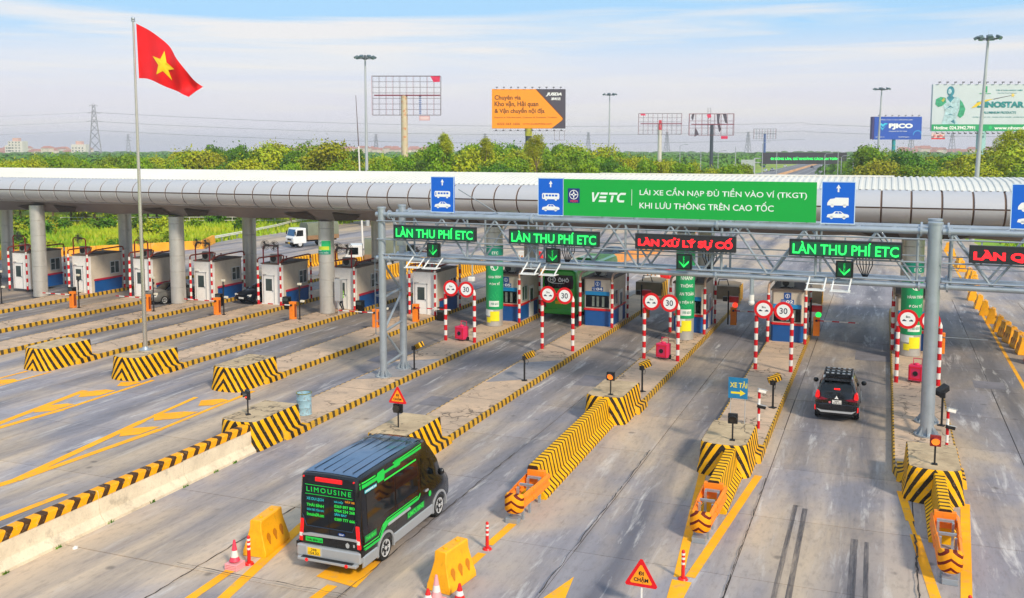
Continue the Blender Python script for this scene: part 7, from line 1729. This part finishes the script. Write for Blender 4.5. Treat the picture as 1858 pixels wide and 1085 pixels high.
def tree(name, label, x, y, h, w=1.0, k=None, group=None, base_=.42, z=-.1):
    k = random.randrange(len(CR)) if k is None else k
    t = thing(name, label, 'tree', (x, y, z), random.uniform(0, 6.28), group)
    me = CR[k]; top = max(v.co.z for v in me.vertices)
    s = h*(1-base_*.62)/top
    c = bpy.data.objects.new('crown', me); COL.objects.link(c); c.parent = t; c.location = (0, 0, h-top*s); c.scale = (s*w, s*w, s)
    tk = bpy.data.objects.new('trunk', TR[k % 3]); COL.objects.link(tk); tk.parent = t; tk.scale = (1, 1, h*.72/6.5)
def raypt(u, d):
    s, c = sin(radians(21.2252)), cos(radians(21.2252)); l = (u-929)/1740*d
    return (c*l - s*d, s*l + c*d)
# skyline profile of the tree belt: photo column -> top height over the plain, used to vary real trees along a belt
prof_h = [(-60, 10.6), (100, 10.7), (250, 10.4), (330, 11.6), (400, 13.4), (470, 13.6), (560, 12.8), (600, 13.8), (640, 11.8), (720, 11.2), (790, 13.6), (830, 12.2), (880, 13.0), (940, 13.4), (1000, 12.2), (1060, 13.4), (1120, 12.0), (1180, 10.6), (1260, 10.2), (1340, 9.8)]
def topz(u):
    for a, b_ in zip(prof_h[:-1], prof_h[1:]):
        if a[0] <= u <= b_[0]: return lerp(a[1], b_[1], (u-a[0])/(b_[0]-a[0]))
    return 10
rr = random.Random(5)
TG = 'trees of the long belt behind the canopy'
LAB = {0: 'broad green tree of the belt', 1: 'wide low green tree of the belt', 2: 'tall dark green tree of the belt', 3: 'yellow green spreading tree of the belt', 4: 'thin crowned yellow green tree of the belt', 5: 'dense dark tree of the belt'}
LM = [(-200, 'past the left edge'), (0, 'at the left edge'), (45, 'right of the left edge'), (90, 'left of the tall pylon'), (150, 'below the tall pylon'), (195, 'right of the tall pylon'), (235, 'behind the flagpole'), (280, 'right of the flagpole'), (320, 'below the flag tip'), (365, 'right of the flag tip'), (410, 'above the truck roof gap'), (455, 'halfway from flag to mast'), (500, 'left of the big bushes'), (550, 'among the big bushes'), (600, 'left of the leaning pole'), (648, 'behind the leaning pole'), (685, 'right of the tall mast'), (722, 'by the rusty frame pole'), (760, 'right of the rusty frame pole'), (800, 'above the leftmost blue panel'), (845, 'left of the orange billboard'), (890, 'under the orange billboard left'), (935, 'by the orange billboard pole'), (980, 'under the orange billboard right'), (1025, 'right of the orange billboard'), (1065, 'left of the thin mast'), (1105, 'by the thin mast'), (1145, 'right of the thin mast'), (1190, 'by the pale frame pole'), (1235, 'right of the pale frame'), (1285, 'by the ragged frame pole'), (1330, 'left of the freeway')]
def near(u): return min(LM, key=lambda l: abs(l[0]-u))[1]
u = -70
while u < 1345:
    for row, (d, f) in enumerate(((150, .78), (172, .97), (200, 1.02))):
        if 1160 < u and row == 0: continue
        if row == 0 and u > 420 and rr.random() < .3: continue
        uu = u+rr.uniform(-16, 16); x, y = raypt(uu, d+rr.uniform(-7, 7)); k = rr.choice([0, 1, 2, 3, 4, 5, 0, 3]) if uu > 320 else rr.choice([1, 3, 0, 3, 1])
        if -30 < x+.05*y-0 and x > -44 and y > 190: continue
        h = topz(uu)*f*rr.uniform(.86, 1.06) + (0.0 if row == 0 else (d-170)*.002)
        tree('belt_tree', LAB[k]+', '+('front', 'middle', 'back')[row]+' row, '+near(uu), x, y, h, rr.uniform(.8, 1.12), k, TG)
    u += 27 if u < 400 else 29
# right hand grove beside the freeway
for uu, d, h, k in [(1578, 190, 13.0, 0), (1612, 205, 12.4, 1), (1640, 190, 12.8, 5), (1672, 200, 11.2, 3), (1600, 172, 10.6, 3), (1650, 170, 9.4, 0), (1700, 188, 10.2, 1), (1730, 178, 11.2, 0), (1762, 172, 11.6, 3), (1796, 165, 12.0, 3), (1680, 160, 8.4, 1), (1722, 156, 9.0, 3), (1776, 150, 10.0, 3), (1822, 158, 13.2, 3), (1850, 152, 13.0, 3), (1880, 158, 13.4, 3), (1905, 168, 12.8, 1), (1840, 140, 9.8, 1), (1880, 140, 9.8, 0), (1568, 215, 12.6, 2), (1560, 260, 11.8, 1)]:
    x, y = raypt(uu, d); tree('grove_tree', {0: 'broad green tree', 1: 'wide green tree', 2: 'tall dark green tree', 3: 'yellow green tree', 5: 'dense dark tree'}[k] + (' in the near row' if d < 165 else ' in the far row') + ' of the right grove, ' + min([(1560, 'at its left end'), (1595, 'behind the slim mast'), (1630, 'below the blue billboard'), (1670, 'right of the blue billboard'), (1705, 'below the robot'), (1740, 'left of the big mast'), (1775, 'behind the big mast'), (1815, 'right of the big mast'), (1850, 'at the right edge'), (1890, 'past the right edge')], key=lambda l: abs(l[0]-uu))[1], x, y, h, 1.15, k, 'trees of the grove right of the freeway')
for uu, h, lab in ((1824, 15.4, 'slender tree poking above the grove below the robot billboard'), (1846, 15.6, 'slender tree poking above the grove at the right edge'), (806, 15.0, 'tall thin crowned tree left of the orange billboard'), (880, 14.2, 'tall slim tree just left of the orange billboard pole'), (973, 14.8, 'slim tree just right of the orange billboard pole'), (600, 14.3, 'tallest yellow green tree left of the thin leaning pole')):
    x, y = raypt(uu, 158 if uu > 1500 else 165); tree('slender_tree', lab, x, y, h, .85 if uu != 600 else 1.1, 4, base_=1.05 if uu != 600 else .4)
# shrubs and reeds between plaza and belt
SH = [crown('foliage', 31, 1.6, 1.6, 700, 7, .2, m_leaf), crown('foliage', 32, 1.9, 1.3, 700, 7, .2, m_leaf3), crown('foliage', 33, 1.5, 2.0, 600, 7, .2, m_leaf2)]
for k in range(60):
    u = rr.uniform(-40, 520); d = rr.choice([rr.uniform(98, 118), rr.uniform(125, 150), rr.uniform(130, 150)]); x, y = raypt(u, d)
    if x > -86 - max(0, (y-96))*.15 + (0 if y > 96 else 6) and y > 60: 
        if x > -84: continue
    q = rr.randrange(3)
    o = bpy.data.objects.new('shrub', SH[q]); COL.objects.link(o); o.location = (x, y, -.15); s = rr.uniform(.4, 1.1); o.scale = (s*1.3, s*1.3, s); o.rotation_euler = (0, 0, rr.uniform(0, 6))
    tag(o, ['bushy green shrub in the rough grass behind the left booths', 'low yellow green shrub in the rough grass behind the left booths', 'upright dark green shrub in the rough grass behind the left booths'][q], 'shrub', 'shrubs in the rough grass behind the left booths')
# rough grass
mb = MB(); 
for k in range(26000):
    u = rr.uniform(-60, 640); d = rr.uniform(86, 160); x, y = raypt(u, d)
    if x > -77 or (y < 92 and x > -77-(92-y)*.8): continue
    h = rr.uniform(.25, .8); a = rr.uniform(0, pi); w = rr.uniform(.12, .3)
    mb.poly([(x-w*cos(a), y-w*sin(a), -.12), (x+w*cos(a), y+w*sin(a), -.12), (x+rr.uniform(-.2, .2), y+rr.uniform(-.2, .2), h)])
for k in range(5000):
    x = rr.uniform(13.5, 40); y = rr.uniform(96, 170)
    h = rr.uniform(.25, .8); a = rr.uniform(0, pi); w = rr.uniform(.12, .3)
    mb.poly([(x-w*cos(a), y-w*sin(a), -.12), (x+w*cos(a), y+w*sin(a), -.12), (x+rr.uniform(-.2, .2), y+rr.uniform(-.2, .2), h)])
mk('rough_grass', mb, m_grass, norm=False, label='rough green and yellow grass beside the plaza', cat='grass', kind='stuff')
# far wood: one mass of crowns
mb = MB(); fr = random.Random(9)
for k in range(2300):
    d = 235*(1600/235)**fr.random(); u = fr.uniform(-80, 1960); x, y = raypt(u, d)
    if 300 < y < 1200 and abs(x-cl(min(y, 1100))) < 19: continue
    if y <= 330 and -62 < x < -6: continue
    R_ = fr.uniform(3.0, 5.0)*(1+d/1500); h = fr.uniform(6.0, 8.6)*(1 if d < 700 else .95); nl = 60 if d < 500 else 34; ls = .5*(1+d/420)
    for q in range(nl):
        v = Vector((fr.gauss(0, 1), fr.gauss(0, 1), abs(fr.gauss(0, 1)))).normalized(); p = Vector((x, y, h*.45)) + Vector((v.x*R_, v.y*R_, v.z*h*.55))
        uu_ = v.orthogonal().normalized(); w = v.cross(uu_); a = fr.uniform(0, pi); A = uu_*cos(a)+w*sin(a); B = w*cos(a)-uu_*sin(a)
        mb.poly([tuple(p-A*ls), tuple(p+B*ls), tuple(p+A*ls), tuple(p-B*ls)])
mk('distant_wood', mb, m_leaf2, norm=False, label='hazy far woodland stretching to the horizon', cat='woodland', kind='stuff')
# far town
tb = MB(); rf = MB(); tr = random.Random(3)
for k in range(170):
    u = tr.choice([tr.uniform(-20, 160), tr.uniform(480, 780), tr.uniform(480, 780), tr.uniform(1630, 1800)]); d = tr.uniform(1250, 1600); x, y = raypt(u, d); w = tr.uniform(4, 9); h = tr.uniform(6, 13)
    tb.box(x-w, x+w, y, y+9, 0, h); rf.rings([[(x-w-.5, y-.5, h), (x+w+.5, y-.5, h), (x+w+.5, y+9.5, h), (x-w-.5, y+9.5, h)], [(x-w+2, y+4, h+3), (x+w-2, y+4, h+3), (x+w-2, y+5, h+3), (x-w+2, y+5, h+3)]])
mk('distant_town', tb, mat('town_wall', '#d8c8bc', .8, var=.2, vs=.02), kind='stuff', label='far pale town houses along the hazy skyline', cat='town')
mk('distant_roofs', rf, mat('town_roof', '#b07a68', .8, var=.2, vs=.02), kind='stuff', label='far reddish roofs along the hazy skyline', cat='town')
for u, w, h, lab in ((32, 9, 21, 'far pale tower block at the left skyline'), (146, 9, 17, 'far pale pinkish house block left of the tall pylon'), (22, 6, 16, 'small far white block beside the left tower block')):
    x, y = raypt(u, 1200); t = thing('far_building', lab, 'building', (x, y, 0), AX)
    mb = MB(); mb.box(-w, w, 0, 14, 0, h); mk('wall', mb, mat('far_wall', '#d9d2cc', .8, var=.05), t); mb = MB(); mb.box(-w*.5, w*.3, 3, 10, h+.01, h+4); mk('roof_room', mb, mat('far_wall2', '#d2a898', .8, var=.05), t)
    for f_ in range(int(h//3.5)):
        for q in range(4): mb = MB(); xx = -w+1.2+q*(2*w-2)/4; mb.box(xx, xx+1.6, -.1, -.01, 1.2+f_*3.5, 2.8+f_*3.5); mk('window', mb, m_glass2, t)
# ================================================================ HAZE
hb = MB(); hb.box(-2700, 2100, -210, 3100, -1.4, 52)
hm = bpy.data.materials.new('haze_air'); hm.use_nodes = True; nt = hm.node_tree; nt.nodes.clear()
o_ = nt.nodes.new('ShaderNodeOutputMaterial'); pvn = nt.nodes.new('ShaderNodeVolumePrincipled'); pvn.inputs['Color'].default_value = (.90, .92, .99, 1); pvn.inputs['Density'].default_value = .00032; pvn.inputs['Anisotropy'].default_value = .2
nt.links.new(pvn.outputs[0], o_.inputs['Volume'])
HAZE = mk('haze', hb, hm, kind='stuff')
for o in bpy.data.objects:
    if 'label' in o and len(o['label'].split()) > 16: print('LONG', o.name, len(o['label'].split()), o['label'])
print('objects', len(bpy.data.objects), 'slabs', SLABS)
